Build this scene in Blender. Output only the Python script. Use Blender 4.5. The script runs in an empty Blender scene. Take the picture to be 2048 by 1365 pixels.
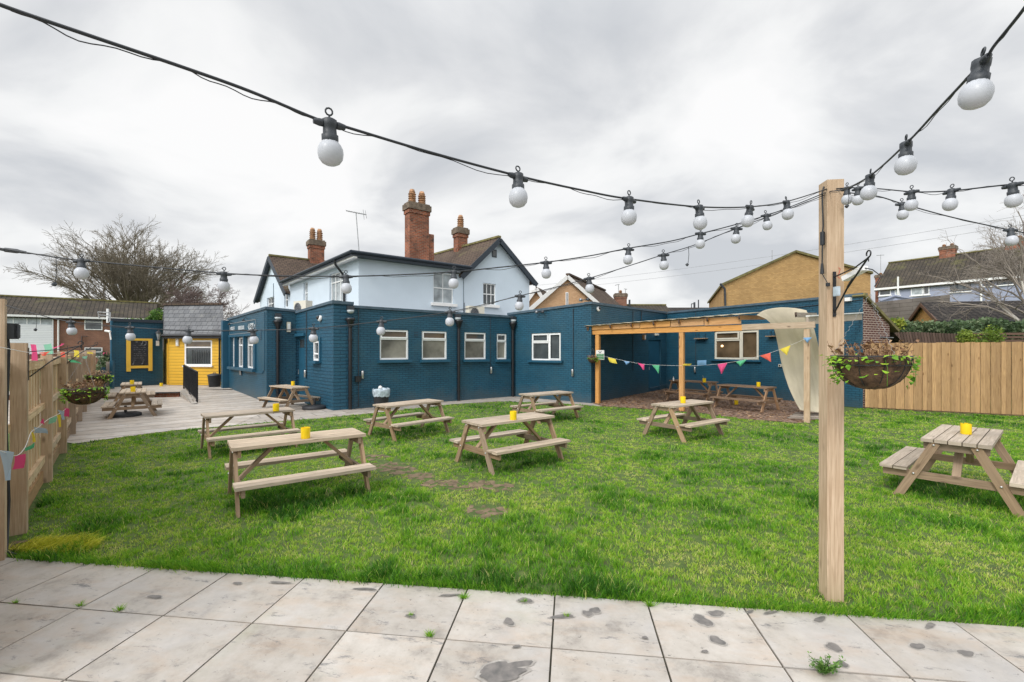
import bpy, math, random
import numpy as np
from mathutils import Vector, Matrix, Euler
R = math.radians
# ------------------------------------------------------------------ camera, sky, sun, exposure
F, CX, HY, EYE = 910.0, 1024.0, 700.0, 1.9
sc = bpy.context.scene
camd = bpy.data.cameras.new('camera')
cam = bpy.data.objects.new('camera', camd)
sc.collection.objects.link(cam)
cam.location = (0, 0, EYE)
cam.rotation_euler = (R(90), 0, 0)
camd.sensor_width = 36
camd.lens = 36 * F / 2048
camd.shift_y = 17.5 / 2048
camd.clip_start = 0.05
camd.clip_end = 2000
sc.camera = cam
SUN_EL, SUN_AZ = 42.0, 215.0      # sun behind the cloud, behind and left of the camera
world = bpy.data.worlds.new('World')
sc.world = world
world.use_nodes = True
wn, wl = world.node_tree.nodes, world.node_tree.links
wn.clear()
def W(t, **k):
    n = wn.new(t)
    for a, b in k.items(): setattr(n, a, b)
    return n
out = W('ShaderNodeOutputWorld')
sky = W('ShaderNodeTexSky', sky_type='NISHITA', sun_disc=False)
sky.sun_elevation = R(SUN_EL); sky.sun_rotation = R(SUN_AZ)
bg1 = W('ShaderNodeBackground'); bg1.inputs[1].default_value = 0.08
wl.new(sky.outputs[0], bg1.inputs[0])
tc = W('ShaderNodeTexCoord')
sep = W('ShaderNodeSeparateXYZ'); wl.new(tc.outputs['Generated'], sep.inputs[0])
zc = W('ShaderNodeMath', operation='MAXIMUM'); wl.new(sep.outputs[2], zc.inputs[0]); zc.inputs[1].default_value = 0.0
za = W('ShaderNodeMath', operation='ADD'); wl.new(zc.outputs[0], za.inputs[0]); za.inputs[1].default_value = 0.34
dx = W('ShaderNodeMath', operation='DIVIDE'); wl.new(sep.outputs[0], dx.inputs[0]); wl.new(za.outputs[0], dx.inputs[1])
dy = W('ShaderNodeMath', operation='DIVIDE'); wl.new(sep.outputs[1], dy.inputs[0]); wl.new(za.outputs[0], dy.inputs[1])
cb = W('ShaderNodeCombineXYZ'); wl.new(dx.outputs[0], cb.inputs[0]); wl.new(dy.outputs[0], cb.inputs[1])
mp = W('ShaderNodeMapping'); wl.new(cb.outputs[0], mp.inputs[0])
mp.inputs['Location'].default_value = (3.1, 1.7, 0.4); mp.inputs['Scale'].default_value = (1.15, 1.3, 1)
mp.inputs['Rotation'].default_value = (0, 0, R(-12))
n1 = W('ShaderNodeTexNoise'); wl.new(mp.outputs[0], n1.inputs['Vector'])
n1.inputs['Scale'].default_value = 1.5; n1.inputs['Detail'].default_value = 8; n1.inputs['Roughness'].default_value = 0.5
n1.inputs['Distortion'].default_value = 0.35
cr = W('ShaderNodeValToRGB'); wl.new(n1.outputs[0], cr.inputs[0])
e = cr.color_ramp.elements
e[0].position = 0.34; e[0].color = (0.62, 0.64, 0.67, 1)
e[1].position = 0.62; e[1].color = (1.0, 0.995, 0.99, 1)
m = cr.color_ramp.elements.new(0.44); m.color = (0.77, 0.78, 0.795, 1)
m = cr.color_ramp.elements.new(0.52); m.color = (0.915, 0.92, 0.92, 1)
# overcast sky is brighter overhead and around the veiled sun
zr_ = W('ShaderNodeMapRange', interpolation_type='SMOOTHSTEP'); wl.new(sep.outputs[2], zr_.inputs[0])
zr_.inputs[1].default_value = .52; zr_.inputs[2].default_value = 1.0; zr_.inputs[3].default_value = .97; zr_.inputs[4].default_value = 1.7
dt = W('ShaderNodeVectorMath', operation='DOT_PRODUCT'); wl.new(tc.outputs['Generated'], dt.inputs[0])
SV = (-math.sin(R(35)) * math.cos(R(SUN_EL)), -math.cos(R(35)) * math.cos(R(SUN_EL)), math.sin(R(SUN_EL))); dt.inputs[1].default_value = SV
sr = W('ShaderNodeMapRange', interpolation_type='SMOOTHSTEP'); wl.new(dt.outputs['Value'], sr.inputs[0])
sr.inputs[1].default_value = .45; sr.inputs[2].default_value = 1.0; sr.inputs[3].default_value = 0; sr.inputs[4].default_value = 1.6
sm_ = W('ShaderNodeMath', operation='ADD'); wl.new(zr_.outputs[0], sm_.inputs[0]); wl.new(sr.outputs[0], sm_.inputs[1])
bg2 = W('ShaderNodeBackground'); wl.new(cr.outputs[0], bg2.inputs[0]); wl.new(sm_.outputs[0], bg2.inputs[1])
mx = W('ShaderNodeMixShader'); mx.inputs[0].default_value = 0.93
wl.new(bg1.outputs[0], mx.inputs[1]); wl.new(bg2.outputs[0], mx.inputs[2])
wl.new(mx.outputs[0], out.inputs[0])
sund = bpy.data.lights.new('sun', 'SUN')
sund.energy = 1.4; sund.angle = R(14); sund.color = (1.0, 0.96, 0.9)
sun = bpy.data.objects.new('sun', sund)
sc.collection.objects.link(sun)
sun.rotation_euler = (R(90 - SUN_EL), 0, R(-35))
sc.view_settings.view_transform = 'Standard'
sc.view_settings.look = 'None'
sc.view_settings.exposure = 0.10
sc.view_settings.gamma = 1

# ------------------------------------------------------------------ helpers
rng = random.Random(7)
def G(px, py, z=0.0):
    Y = (EYE - z) * F / (py - HY)
    return Vector(((px - CX) / F * Y, Y, z))
def at(px, py, Y):
    return Vector(((px - CX) / F * Y, Y, EYE - (py - HY) / F * Y))
def tag(o, label=None, cat=None, group=None, kind=None):
    if label: o['label'] = label
    if cat: o['category'] = cat
    if group: o['group'] = group
    if kind: o['kind'] = kind
    return o
def empty(name, loc=(0, 0, 0), rz=0.0, label=None, cat=None, group=None, kind=None):
    o = bpy.data.objects.new(name, None)
    sc.collection.objects.link(o)
    o.location = loc; o.rotation_euler = (0, 0, rz); o.empty_display_size = 0.1
    return tag(o, label, cat, group, kind)
CH = {}
def setpar(o, p):
    if p is not None:
        o.parent = p
        CH.setdefault(p.name, []).append(o)
def copy_tree(o, parent=None):
    c = o.copy(); sc.collection.objects.link(c)
    setpar(c, parent)
    for ch in list(CH.get(o.name, [])): copy_tree(ch, c)
    return c

class MB:
    def __init__(s): s.v = []; s.f = []; s.uv = []; s.r = []; s.sm = []
    def face(s, pts, uv=None, r=0.0, sm=False, ou=0.0, ov=0.0):
        i = len(s.v); pts = [Vector(p) for p in pts]
        if uv is None:
            n = Vector((0, 0, 0))
            for k in range(len(pts)):
                a, b = pts[k], pts[(k + 1) % len(pts)]
                n += a.cross(b)
            if n.length < 1e-12: n = Vector((0, 0, 1))
            n.normalize()
            if abs(n.z) > 0.95: t = Vector((1, 0, 0))
            else: t = Vector((-n.y, n.x, 0)).normalized()
            b = n.cross(t)
            uv = [(p.dot(t) + ou, p.dot(b) + ov) for p in pts]
        s.v += [tuple(p) for p in pts]; s.f.append(tuple(range(i, i + len(pts)))); s.uv.append(uv); s.r.append(r); s.sm.append(sm)
    def grid(s, P, r=0.0, sm=True, closed=False, us=1.0, vs=1.0):
        base = len(s.v); nr, nc = len(P), len(P[0])
        for row in P:
            s.v += [tuple(p) for p in row]
        for i in range(nr - 1):
            for j in range(nc if closed else nc - 1):
                j2 = (j + 1) % nc
                s.f.append((base + i * nc + j, base + i * nc + j2, base + (i + 1) * nc + j2, base + (i + 1) * nc + j))
                s.uv.append([(j * us, i * vs), ((j + 1) * us, i * vs), ((j + 1) * us, (i + 1) * vs), (j * us, (i + 1) * vs)])
                s.r.append(r); s.sm.append(sm)
    def beam(s, p0, p1, w, h, up=(0, 0, 1), r=None, wear=0):
        p0, p1 = Vector(p0), Vector(p1); d = p1 - p0; L = d.length; d = d.normalized()
        u = Vector(up); a = d.cross(u)
        if a.length < 1e-4: a = d.cross(Vector((1, 0, 0)))
        a.normalize(); u = a.cross(d).normalized()
        if r is None: r = rng.random()
        o1, o2 = rng.random() * 40, rng.random() * 40
        A, U = a * (w / 2), u * (h / 2)
        c = [p0 - A - U, p0 + A - U, p0 + A + U, p0 - A + U, p1 - A - U, p1 + A - U, p1 + A + U, p1 - A + U]
        def q(i, j, k, l, wd, off):
            s.face([c[i], c[j], c[k], c[l]], [(o1, o2 + off), (o1, o2 + wd + off), (o1 + L, o2 + wd + off), (o1 + L, o2 + off)], r)
        q(1, 0, 4, 5, w, 0); q(3, 2, 6, 7, w, .3); q(0, 3, 7, 4, h, .6); q(2, 1, 5, 6, h, .9)
        s.face([c[0], c[1], c[2], c[3]], [(o1, o2), (o1 + .01, o2), (o1 + .01, o2 + h), (o1, o2 + h)], r)
        s.face([c[7], c[6], c[5], c[4]], [(o1, o2), (o1 + .01, o2), (o1 + .01, o2 + h), (o1, o2 + h)], r)
    def box(s, x0, x1, y0, y1, z0, z1, r=0.0):
        P = [Vector((x, y, z)) for z in (z0, z1) for y in (y0, y1) for x in (x0, x1)]
        for f in ((0, 2, 3, 1), (4, 5, 7, 6), (0, 1, 5, 4), (2, 6, 7, 3), (1, 3, 7, 5), (0, 4, 6, 2)):
            s.face([P[i] for i in f], r=r)
    def tube(s, pts, rad, n=6, r=0.0, cap=True):
        pts = [Vector(p) for p in pts]
        if not isinstance(rad, (list, tuple)): rad = [rad] * len(pts)
        rows = []; pa = None
        for i, p in enumerate(pts):
            d = (pts[min(i + 1, len(pts) - 1)] - pts[max(i - 1, 0)])
            if d.length < 1e-9: d = Vector((0, 0, 1))
            d.normalize()
            if pa is None:
                a = d.cross(Vector((0, 0, 1)))
                if a.length < 1e-3: a = d.cross(Vector((1, 0, 0)))
            else: a = pa - d * pa.dot(d)
            a.normalize(); pa = a; b = d.cross(a)
            rows.append([p + (a * math.cos(2 * math.pi * k / n) + b * math.sin(2 * math.pi * k / n)) * rad[i] for k in range(n)])
        s.grid(rows, r, True, True, .02, .1)
        if cap:
            s.face(list(reversed(rows[0])), r=r); s.face(rows[-1], r=r)
    def lathe(s, prof, c=(0, 0, 0), n=16, r=0.0, sm=True):
        c = Vector(c)
        s.grid([[c + Vector((math.cos(2 * math.pi * k / n) * q, math.sin(2 * math.pi * k / n) * q, z)) for k in range(n)] for q, z in prof], r, sm, True, .1, .1)
    def build(s, name, mat, parent=None, loc=None, **k):
        me = bpy.data.meshes.new(name)
        me.from_pydata(s.v, [], s.f)
        uvl = me.uv_layers.new(name='UVMap')
        flat = np.array([c for f in s.uv for uv in f for c in uv], dtype=np.float32)
        uvl.data.foreach_set('uv', flat)
        att = me.attributes.new('rnd', 'FLOAT', 'FACE')
        att.data.foreach_set('value', np.array(s.r, dtype=np.float32))
        me.polygons.foreach_set('use_smooth', np.array(s.sm, dtype=bool))
        me.materials.append(mat)
        o = bpy.data.objects.new(name, me)
        sc.collection.objects.link(o)
        if loc is not None: o.location = loc
        setpar(o, parent)
        tag(o, **k)
        return o

# ------------------------------------------------------------------ materials
def mat_new(name):
    m = bpy.data.materials.new(name); m.use_nodes = True
    return m, m.node_tree.nodes, m.node_tree.links, m.node_tree.nodes['Principled BSDF']
def NN(n, t, **k):
    x = n.new(t)
    for a, b in k.items(): setattr(x, a, b)
    return x
def c4(c): return (c[0], c[1], c[2], 1)
def plain(name, col, rough=0.6, metal=0.0, var=0.0, vscale=8.0, bump=0.0, bscale=60.0, spec=0.5, rnd=0.0, emit=None, coords='Object'):
    m, n, l, b = mat_new(name)
    b.inputs['Roughness'].default_value = rough; b.inputs['Metallic'].default_value = metal
    b.inputs['Specular IOR Level'].default_value = spec
    b.inputs['Base Color'].default_value = c4(col)
    t = NN(n, 'ShaderNodeTexCoord')
    last = None
    if var > 0:
        nz = NN(n, 'ShaderNodeTexNoise'); l.new(t.outputs[coords], nz.inputs['Vector'])
        nz.inputs['Scale'].default_value = vscale; nz.inputs['Detail'].default_value = 5
        mr = NN(n, 'ShaderNodeMapRange'); l.new(nz.outputs[0], mr.inputs[0])
        mr.inputs[1].default_value = .3; mr.inputs[2].default_value = .7; mr.inputs[3].default_value = 1 - var; mr.inputs[4].default_value = 1 + var
        last = mr.outputs[0]
    if rnd > 0:
        a = NN(n, 'ShaderNodeAttribute', attribute_name='rnd')
        mr2 = NN(n, 'ShaderNodeMapRange'); l.new(a.outputs['Fac'], mr2.inputs[0])
        mr2.inputs[3].default_value = 1 - rnd; mr2.inputs[4].default_value = 1 + rnd
        if last is None: last = mr2.outputs[0]
        else:
            mm = NN(n, 'ShaderNodeMath', operation='MULTIPLY'); l.new(last, mm.inputs[0]); l.new(mr2.outputs[0], mm.inputs[1]); last = mm.outputs[0]
    if last is not None:
        vm = NN(n, 'ShaderNodeVectorMath', operation='SCALE'); vm.inputs[0].default_value = col[:3]
        l.new(last, vm.inputs['Scale']); l.new(vm.outputs[0], b.inputs['Base Color'])
    if bump > 0:
        nb = NN(n, 'ShaderNodeTexNoise'); l.new(t.outputs[coords], nb.inputs['Vector']); nb.inputs['Scale'].default_value = bscale; nb.inputs['Detail'].default_value = 6
        bp = NN(n, 'ShaderNodeBump'); bp.inputs['Strength'].default_value = bump; bp.inputs['Distance'].default_value = .01
        l.new(nb.outputs[0], bp.inputs['Height']); l.new(bp.outputs[0], b.inputs['Normal'])
    return m
def brick(name, c1, c2, mortar, base_dirt=None, *, bw=.225, bh=.075, ms=.010, rough=.8, bump=.5, var=.25, vs=.7, offset=.5, blotch=None, dist=.008, mix2=None, spec=0.4):
    """courses in metres from the UVs; optional blotches of another colour (moss, soot)"""
    m, n, l, b = mat_new(name)
    b.inputs['Roughness'].default_value = rough; b.inputs['Specular IOR Level'].default_value = spec
    t = NN(n, 'ShaderNodeTexCoord')
    nz0 = NN(n, 'ShaderNodeTexNoise'); l.new(t.outputs['UV'], nz0.inputs['Vector']); nz0.inputs['Scale'].default_value = 9
    va = NN(n, 'ShaderNodeVectorMath', operation='MULTIPLY_ADD'); l.new(nz0.outputs['Color'], va.inputs[0]); va.inputs[1].default_value = (.006, .006, 0); l.new(t.outputs['UV'], va.inputs[2])
    br = NN(n, 'ShaderNodeTexBrick', offset=offset); l.new(va.outputs[0], br.inputs['Vector'])
    br.inputs['Color1'].default_value = c4(c1); br.inputs['Color2'].default_value = c4(c2); br.inputs['Mortar'].default_value = c4(mortar)
    br.inputs['Scale'].default_value = 1; br.inputs['Mortar Size'].default_value = ms; br.inputs['Mortar Smooth'].default_value = .3
    br.inputs['Brick Width'].default_value = bw; br.inputs['Row Height'].default_value = bh
    nz = NN(n, 'ShaderNodeTexNoise'); l.new(t.outputs['UV'], nz.inputs['Vector']); nz.inputs['Scale'].default_value = vs; nz.inputs['Detail'].default_value = 8; nz.inputs['Roughness'].default_value = .65
    mr = NN(n, 'ShaderNodeMapRange'); l.new(nz.outputs[0], mr.inputs[0]); mr.inputs[1].default_value = .3; mr.inputs[2].default_value = .7; mr.inputs[3].default_value = 1 - var; mr.inputs[4].default_value = 1 + var
    vm = NN(n, 'ShaderNodeVectorMath', operation='SCALE'); l.new(br.outputs['Color'], vm.inputs[0]); l.new(mr.outputs[0], vm.inputs['Scale'])
    col = vm.outputs[0]
    if blotch:
        bc, bs, lo, hi = blotch
        nb = NN(n, 'ShaderNodeTexNoise'); l.new(t.outputs['UV'], nb.inputs['Vector']); nb.inputs['Scale'].default_value = bs; nb.inputs['Detail'].default_value = 8; nb.inputs['Roughness'].default_value = .7
        mb = NN(n, 'ShaderNodeMapRange'); l.new(nb.outputs[0], mb.inputs[0]); mb.inputs[1].default_value = lo; mb.inputs[2].default_value = hi
        mi = NN(n, 'ShaderNodeMixRGB'); l.new(mb.outputs[0], mi.inputs[0]); l.new(col, mi.inputs[1]); mi.inputs[2].default_value = c4(bc)
        col = mi.outputs[0]
    if base_dirt:
        sx_ = NN(n, 'ShaderNodeSeparateXYZ'); l.new(t.outputs['UV'], sx_.inputs[0])
        nd = NN(n, 'ShaderNodeTexNoise'); l.new(t.outputs['UV'], nd.inputs['Vector']); nd.inputs['Scale'].default_value = 1.7; nd.inputs['Detail'].default_value = 8; nd.inputs['Roughness'].default_value = .7
        ma = NN(n, 'ShaderNodeMath', operation='MULTIPLY_ADD'); l.new(nd.outputs[0], ma.inputs[0]); ma.inputs[1].default_value = -1.5; l.new(sx_.outputs[1], ma.inputs[2])
        md_ = NN(n, 'ShaderNodeMapRange'); l.new(ma.outputs[0], md_.inputs[0]); md_.inputs[1].default_value = -.75; md_.inputs[2].default_value = -.25; md_.inputs[3].default_value = .65; md_.inputs[4].default_value = 0
        mi2 = NN(n, 'ShaderNodeMixRGB'); l.new(md_.outputs[0], mi2.inputs[0]); l.new(col, mi2.inputs[1]); mi2.inputs[2].default_value = c4(base_dirt); col = mi2.outputs[0]
    l.new(col, b.inputs['Base Color'])
    bp = NN(n, 'ShaderNodeBump', invert=True); bp.inputs['Strength'].default_value = bump; bp.inputs['Distance'].default_value = dist
    ad = NN(n, 'ShaderNodeMath', operation='MULTIPLY_ADD')
    nf = NN(n, 'ShaderNodeTexNoise'); l.new(t.outputs['UV'], nf.inputs['Vector']); nf.inputs['Scale'].default_value = 28; nf.inputs['Detail'].default_value = 5
    l.new(nf.outputs[0], ad.inputs[0]); ad.inputs[1].default_value = .9; l.new(br.outputs['Fac'], ad.inputs[2])
    l.new(ad.outputs[0], bp.inputs['Height']); l.new(bp.outputs[0], b.inputs['Normal'])
    return m
def wood(name, ca, cb_, cc, rough=.75, grain=26.0, knots=True, stain=None):
    """grain runs along U; ca/cb_ grain tones, cc crack and knot tone; every board shifts with rnd"""
    m, n, l, b = mat_new(name)
    b.inputs['Roughness'].default_value = rough; b.inputs['Specular IOR Level'].default_value = .3
    t = NN(n, 'ShaderNodeTexCoord')
    mp = NN(n, 'ShaderNodeMapping'); l.new(t.outputs['UV'], mp.inputs[0]); mp.inputs['Scale'].default_value = (1.3, grain, 1)
    nz = NN(n, 'ShaderNodeTexNoise'); l.new(mp.outputs[0], nz.inputs['Vector']); nz.inputs['Scale'].default_value = 2.2; nz.inputs['Detail'].default_value = 7; nz.inputs['Distortion'].default_value = .8
    cr = NN(n, 'ShaderNodeValToRGB'); l.new(nz.outputs[0], cr.inputs[0])
    e = cr.color_ramp.elements
    e[0].position = .3; e[0].color = c4(cb_); e[1].position = .66; e[1].color = c4(ca)
    col = cr.outputs[0]
    # fine cracks
    mp2 = NN(n, 'ShaderNodeMapping'); l.new(t.outputs['UV'], mp2.inputs[0]); mp2.inputs['Scale'].default_value = (2.0, grain * 2.6, 1)
    nc = NN(n, 'ShaderNodeTexNoise'); l.new(mp2.outputs[0], nc.inputs['Vector']); nc.inputs['Scale'].default_value = 2.0; nc.inputs['Detail'].default_value = 4
    mc = NN(n, 'ShaderNodeMapRange'); l.new(nc.outputs[0], mc.inputs[0]); mc.inputs[1].default_value = .6; mc.inputs[2].default_value = .74; mc.inputs[4].default_value = .55
    mi = NN(n, 'ShaderNodeMixRGB'); l.new(mc.outputs[0], mi.inputs[0]); l.new(col, mi.inputs[1]); mi.inputs[2].default_value = c4(cc); col = mi.outputs[0]
    if knots:
        mk = NN(n, 'ShaderNodeMapping'); l.new(t.outputs['UV'], mk.inputs[0]); mk.inputs['Scale'].default_value = (2.2, 5.5, 1)
        vo = NN(n, 'ShaderNodeTexVoronoi'); l.new(mk.outputs[0], vo.inputs['Vector']); vo.inputs['Scale'].default_value = 1.0
        mv = NN(n, 'ShaderNodeMapRange'); l.new(vo.outputs['Distance'], mv.inputs[0]); mv.inputs[1].default_value = .045; mv.inputs[2].default_value = .14; mv.inputs[3].default_value = .8; mv.inputs[4].default_value = 0
        m3 = NN(n, 'ShaderNodeMixRGB'); l.new(mv.outputs[0], m3.inputs[0]); l.new(col, m3.inputs[1]); m3.inputs[2].default_value = c4(cc); col = m3.outputs[0]
    if stain:
        ns = NN(n, 'ShaderNodeTexNoise'); l.new(t.outputs['UV'], ns.inputs['Vector']); ns.inputs['Scale'].default_value = 2.4; ns.inputs['Detail'].default_value = 4
        ms = NN(n, 'ShaderNodeMapRange'); l.new(ns.outputs[0], ms.inputs[0]); ms.inputs[1].default_value = .45; ms.inputs[2].default_value = .7; ms.inputs[4].default_value = .7
        m4 = NN(n, 'ShaderNodeMixRGB'); l.new(ms.outputs[0], m4.inputs[0]); l.new(col, m4.inputs[1]); m4.inputs[2].default_value = c4(stain); col = m4.outputs[0]
    a = NN(n, 'ShaderNodeAttribute', attribute_name='rnd')
    mr = NN(n, 'ShaderNodeMapRange'); l.new(a.outputs['Fac'], mr.inputs[0]); mr.inputs[3].default_value = .78; mr.inputs[4].default_value = 1.2
    vm = NN(n, 'ShaderNodeVectorMath', operation='SCALE'); l.new(col, vm.inputs[0]); l.new(mr.outputs[0], vm.inputs['Scale'])
    oi = NN(n, 'ShaderNodeObjectInfo'); mo = NN(n, 'ShaderNodeMapRange'); l.new(oi.outputs['Random'], mo.inputs[0]); mo.inputs[3].default_value = .88; mo.inputs[4].default_value = 1.13
    hs = NN(n, 'ShaderNodeHueSaturation'); l.new(vm.outputs[0], hs.inputs['Color']); l.new(mo.outputs[0], hs.inputs['Value']); l.new(mo.outputs[0], hs.inputs['Saturation'])
    l.new(hs.outputs[0], b.inputs['Base Color'])
    bp = NN(n, 'ShaderNodeBump'); bp.inputs['Strength'].default_value = .35; bp.inputs['Distance'].default_value = .004
    l.new(nz.outputs[0], bp.inputs['Height']); l.new(bp.outputs[0], b.inputs['Normal'])
    return m
def leafmat(name, ramp, rough=.5, trans=.25):
    m, n, l, b = mat_new(name)
    a = NN(n, 'ShaderNodeAttribute', attribute_name='rnd')
    cr = NN(n, 'ShaderNodeValToRGB'); l.new(a.outputs['Fac'], cr.inputs[0])
    e = cr.color_ramp.elements
    e[0].color = c4(ramp[0]); e[-1].color = c4(ramp[-1])
    for i, c in enumerate(ramp[1:-1]):
        x = cr.color_ramp.elements.new((i + 1) / (len(ramp) - 1)); x.color = c4(c)
    l.new(cr.outputs[0], b.inputs['Base Color']); b.inputs['Roughness'].default_value = rough; b.inputs['Specular IOR Level'].default_value = .3
    tr = NN(n, 'ShaderNodeBsdfTranslucent'); l.new(cr.outputs[0], tr.inputs[0])
    ms = NN(n, 'ShaderNodeMixShader'); ms.inputs[0].default_value = trans
    l.new(b.outputs[0], ms.inputs[1]); l.new(tr.outputs[0], ms.inputs[2]); l.new(ms.outputs[0], n['Material Output'].inputs[0])
    return m

BLUE = (.021, .094, .150)
M = {}
M['blue'] = brick('blue painted brick', BLUE, (.0175, .081, .130), (.0065, .036, .062), rough=.40, spec=.34, bump=1.0, var=.22, ms=.008, dist=.008,
                  blotch=((.034, .095, .130), .8, .48, .72), base_dirt=(.062, .090, .105))
M['blue_rough'] = brick('blue painted rock faced block', BLUE, (.017, .084, .142), (.008, .046, .080), bw=.42, bh=.11, spec=.32, rough=.40, bump=1.0, var=.12, ms=.010, dist=.03)
M['blue_flat'] = plain('blue gloss paint', (.019, .090, .150), .4, spec=.35, var=.1, vscale=3)
M['coping'] = plain('blue grey coping', (.060, .100, .135), .6, var=.25, vscale=4, bump=.3)
M['flatroof'] = plain('grey felt roof', (.16, .16, .16), .9, var=.3, vscale=2)
M['white_render'] = plain('pale blue white render', (.60, .69, .775), .7, var=.05, vscale=.8, bump=.5, bscale=22)
M['upvc'] = plain('white plastic frame', (.82, .83, .83), .35, var=.04)
M['cream_frame'] = plain('cream plastic frame', (.66, .63, .53), .4, var=.05)
M['black'] = plain('black paint', (.012, .013, .016), .35, var=.2)
M['dark_fascia'] = plain('dark blue black fascia', (.022, .033, .048), .45, var=.15)
M['yellow_board'] = brick('yellow weatherboard', (.78, .46, .045), (.72, .42, .04), (.30, .17, .02), bw=9.0, bh=.145, ms=.008, rough=.5, bump=.8, var=.08, dist=.015)
M['yellow'] = plain('yellow gloss paint', (.80, .50, .06), .45, var=.08, vscale=3)
M['slate'] = brick('grey slates', (.150, .155, .165), (.105, .11, .12), (.035, .035, .04), bw=.28, bh=.24, ms=.010, rough=.6, bump=.9, var=.3, vs=1.2, dist=.015,
                   blotch=((.22, .22, .2), 2.5, .55, .8))
M['moss_tile'] = brick('mossy brown roof tiles', (.085, .068, .050), (.060, .050, .040), (.022, .020, .016), bw=.33, bh=.30, ms=.030, rough=.9, bump=1.0, var=.35, vs=.5, offset=0, dist=.05,
                       blotch=((.13, .125, .045), .45, .54, .72))
M['brown_tile'] = brick('brown roof tiles', (.115, .080, .058), (.090, .062, .046), (.035, .025, .02), bw=.25, bh=.20, ms=.018, rough=.9, bump=.8, var=.3, vs=.7, dist=.03,
                        blotch=((.17, .15, .07), 1.1, .55, .8))
M['dark_tile'] = brick('dark corrugated tiles', (.052, .043, .038), (.042, .035, .03), (.012, .01, .01), bw=.30, bh=.34, ms=.045, rough=.9, bump=1.0, var=.3, vs=.8, offset=0, dist=.06)
M['moss_ridge'] = plain('mossy ridge tiles', (.17, .15, .06), .95, var=.4, vscale=3)
M['red_brick'] = brick('red chimney brick', (.33, .095, .045), (.17, .055, .035), (.24, .17, .12), rough=.9, var=.45, vs=1.4, ms=.012, blotch=((.05, .035, .03), 2.6, .55, .66))
M['brick_terrace'] = brick('terrace brick', (.27, .12, .075), (.19, .08, .055), (.22, .16, .12), rough=.9, var=.2)
M['garage_brick'] = brick('dark red brick pale joints', (.125, .05, .04), (.10, .042, .036), (.42, .33, .28), rough=.9, var=.25, ms=.014)
M['tan_brick'] = brick('tan brick', (.56, .35, .14), (.44, .26, .10), (.36, .24, .12), rough=.9, var=.12)
M['pink_brick'] = brick('pale buff brick', (.62, .39, .22), (.52, .30, .16), (.54, .38, .24), rough=.9, var=.12, blotch=((.42, .2, .09), 4, .62, .75))
M['stone_cap'] = plain('lichened chimney cap', (.15, .115, .085), .95, var=.5, vscale=5, bump=.5)
M['clay'] = plain('clay chimney pot', (.36, .20, .11), .85, var=.45, vscale=6)
M['lilac'] = plain('lilac grey render', (.31, .34, .44), .85, var=.1, vscale=.5, bump=.3)
M['grey_wall'] = brick('grey block wall', (.20, .18, .165), (.16, .145, .13), (.10, .09, .08), bw=1.8, bh=.30, ms=.02, rough=.95, var=.35, vs=.6)
M['white_board'] = brick('white weatherboard', (.78, .80, .82), (.74, .76, .79), (.45, .47, .5), bw=9, bh=.16, ms=.01, rough=.5, bump=.6, var=.05, dist=.01)
M['clear_pane'] = plain('dark window glass', (.055, .065, .07), .06, var=.5, vscale=1.5, spec=.8)
M['frosted'] = plain('frosted window glass', (.19, .18, .15), .22, var=.6, vscale=1.3, spec=.6)
M['curtain_pane'] = plain('glass over pale curtain', (.34, .38, .40), .12, var=.45, vscale=2.2, spec=.7)
M['strip'] = plain('dim plastic strip', (.095, .105, .11), .3)
M['brown_pane'] = plain('glass over brown room', (.12, .085, .05), .12, var=.5, vscale=1.4, spec=.6)
M['metal'] = plain('brushed steel', (.55, .55, .55), .3, metal=.9)
M['steel_grey'] = plain('galvanised grey', (.34, .35, .36), .5, metal=.3, var=.2)
M['plastic_dark'] = plain('dark grey plastic', (.030, .036, .044), .5, var=.2)
M['bulb'] = plain('opal bulb', (.46, .48, .52), .35, spec=.35)
M['cable'] = plain('black rubber cable', (.014, .017, .022), .5)
M['wood_top'] = wood('weathered grey pine', (.58, .485, .38), (.38, .305, .23), (.09, .065, .045), stain=(.33, .275, .215))
M['wood_leg'] = wood('brown treated pine', (.36, .255, .165), (.22, .15, .095), (.08, .05, .03), stain=(.30, .22, .15))
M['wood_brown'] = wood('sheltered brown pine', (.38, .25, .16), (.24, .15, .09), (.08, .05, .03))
M['wood_post'] = wood('planed pine post', (.52, .40, .285), (.35, .25, .165), (.12, .075, .045), grain=30, stain=(.36, .25, .16))
M['wood_fence'] = wood('fence boards', (.44, .295, .165), (.28, .18, .10), (.13, .07, .035), grain=18, stain=(.36, .24, .14))
M['wood_fence_pale'] = wood('pale fence boards', (.66, .52, .35), (.48, .35, .22), (.16, .10, .06), grain=20, stain=(.34, .22, .13))
M['wood_orange'] = wood('orange pine', (.60, .33, .135), (.42, .21, .08), (.17, .07, .03), grain=22)
M['wood_grey'] = wood('silvered timber', (.42, .37, .31), (.28, .24, .2), (.12, .10, .08))
M['wood_dark'] = wood('dark stained slats', (.13, .085, .065), (.08, .052, .04), (.03, .02, .015))
M['tarp'] = plain('weathered translucent sheet', (.42, .37, .27), .5, var=.3, vscale=1.4, coords='UV')
M['pot'] = plain('yellow enamel', (.90, .63, .012), .35, var=.04)
M['rubber'] = plain('black rubber', (.02, .022, .026), .6, var=.2)
M['bin_bag'] = plain('clear plastic liner', (.42, .50, .56), .25, var=.4, vscale=12, spec=.8)
M['liner'] = plain('coir liner', (.095, .055, .030), .95, var=.6, vscale=22, bump=1.0, bscale=70)
M['ivy'] = leafmat('ivy leaf', [(.08, .20, .02), (.20, .42, .03), (.42, .62, .05)])
M['dead'] = leafmat('dead stems', [(.12, .06, .035), (.30, .17, .095), (.50, .33, .19)], trans=.1)
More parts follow.
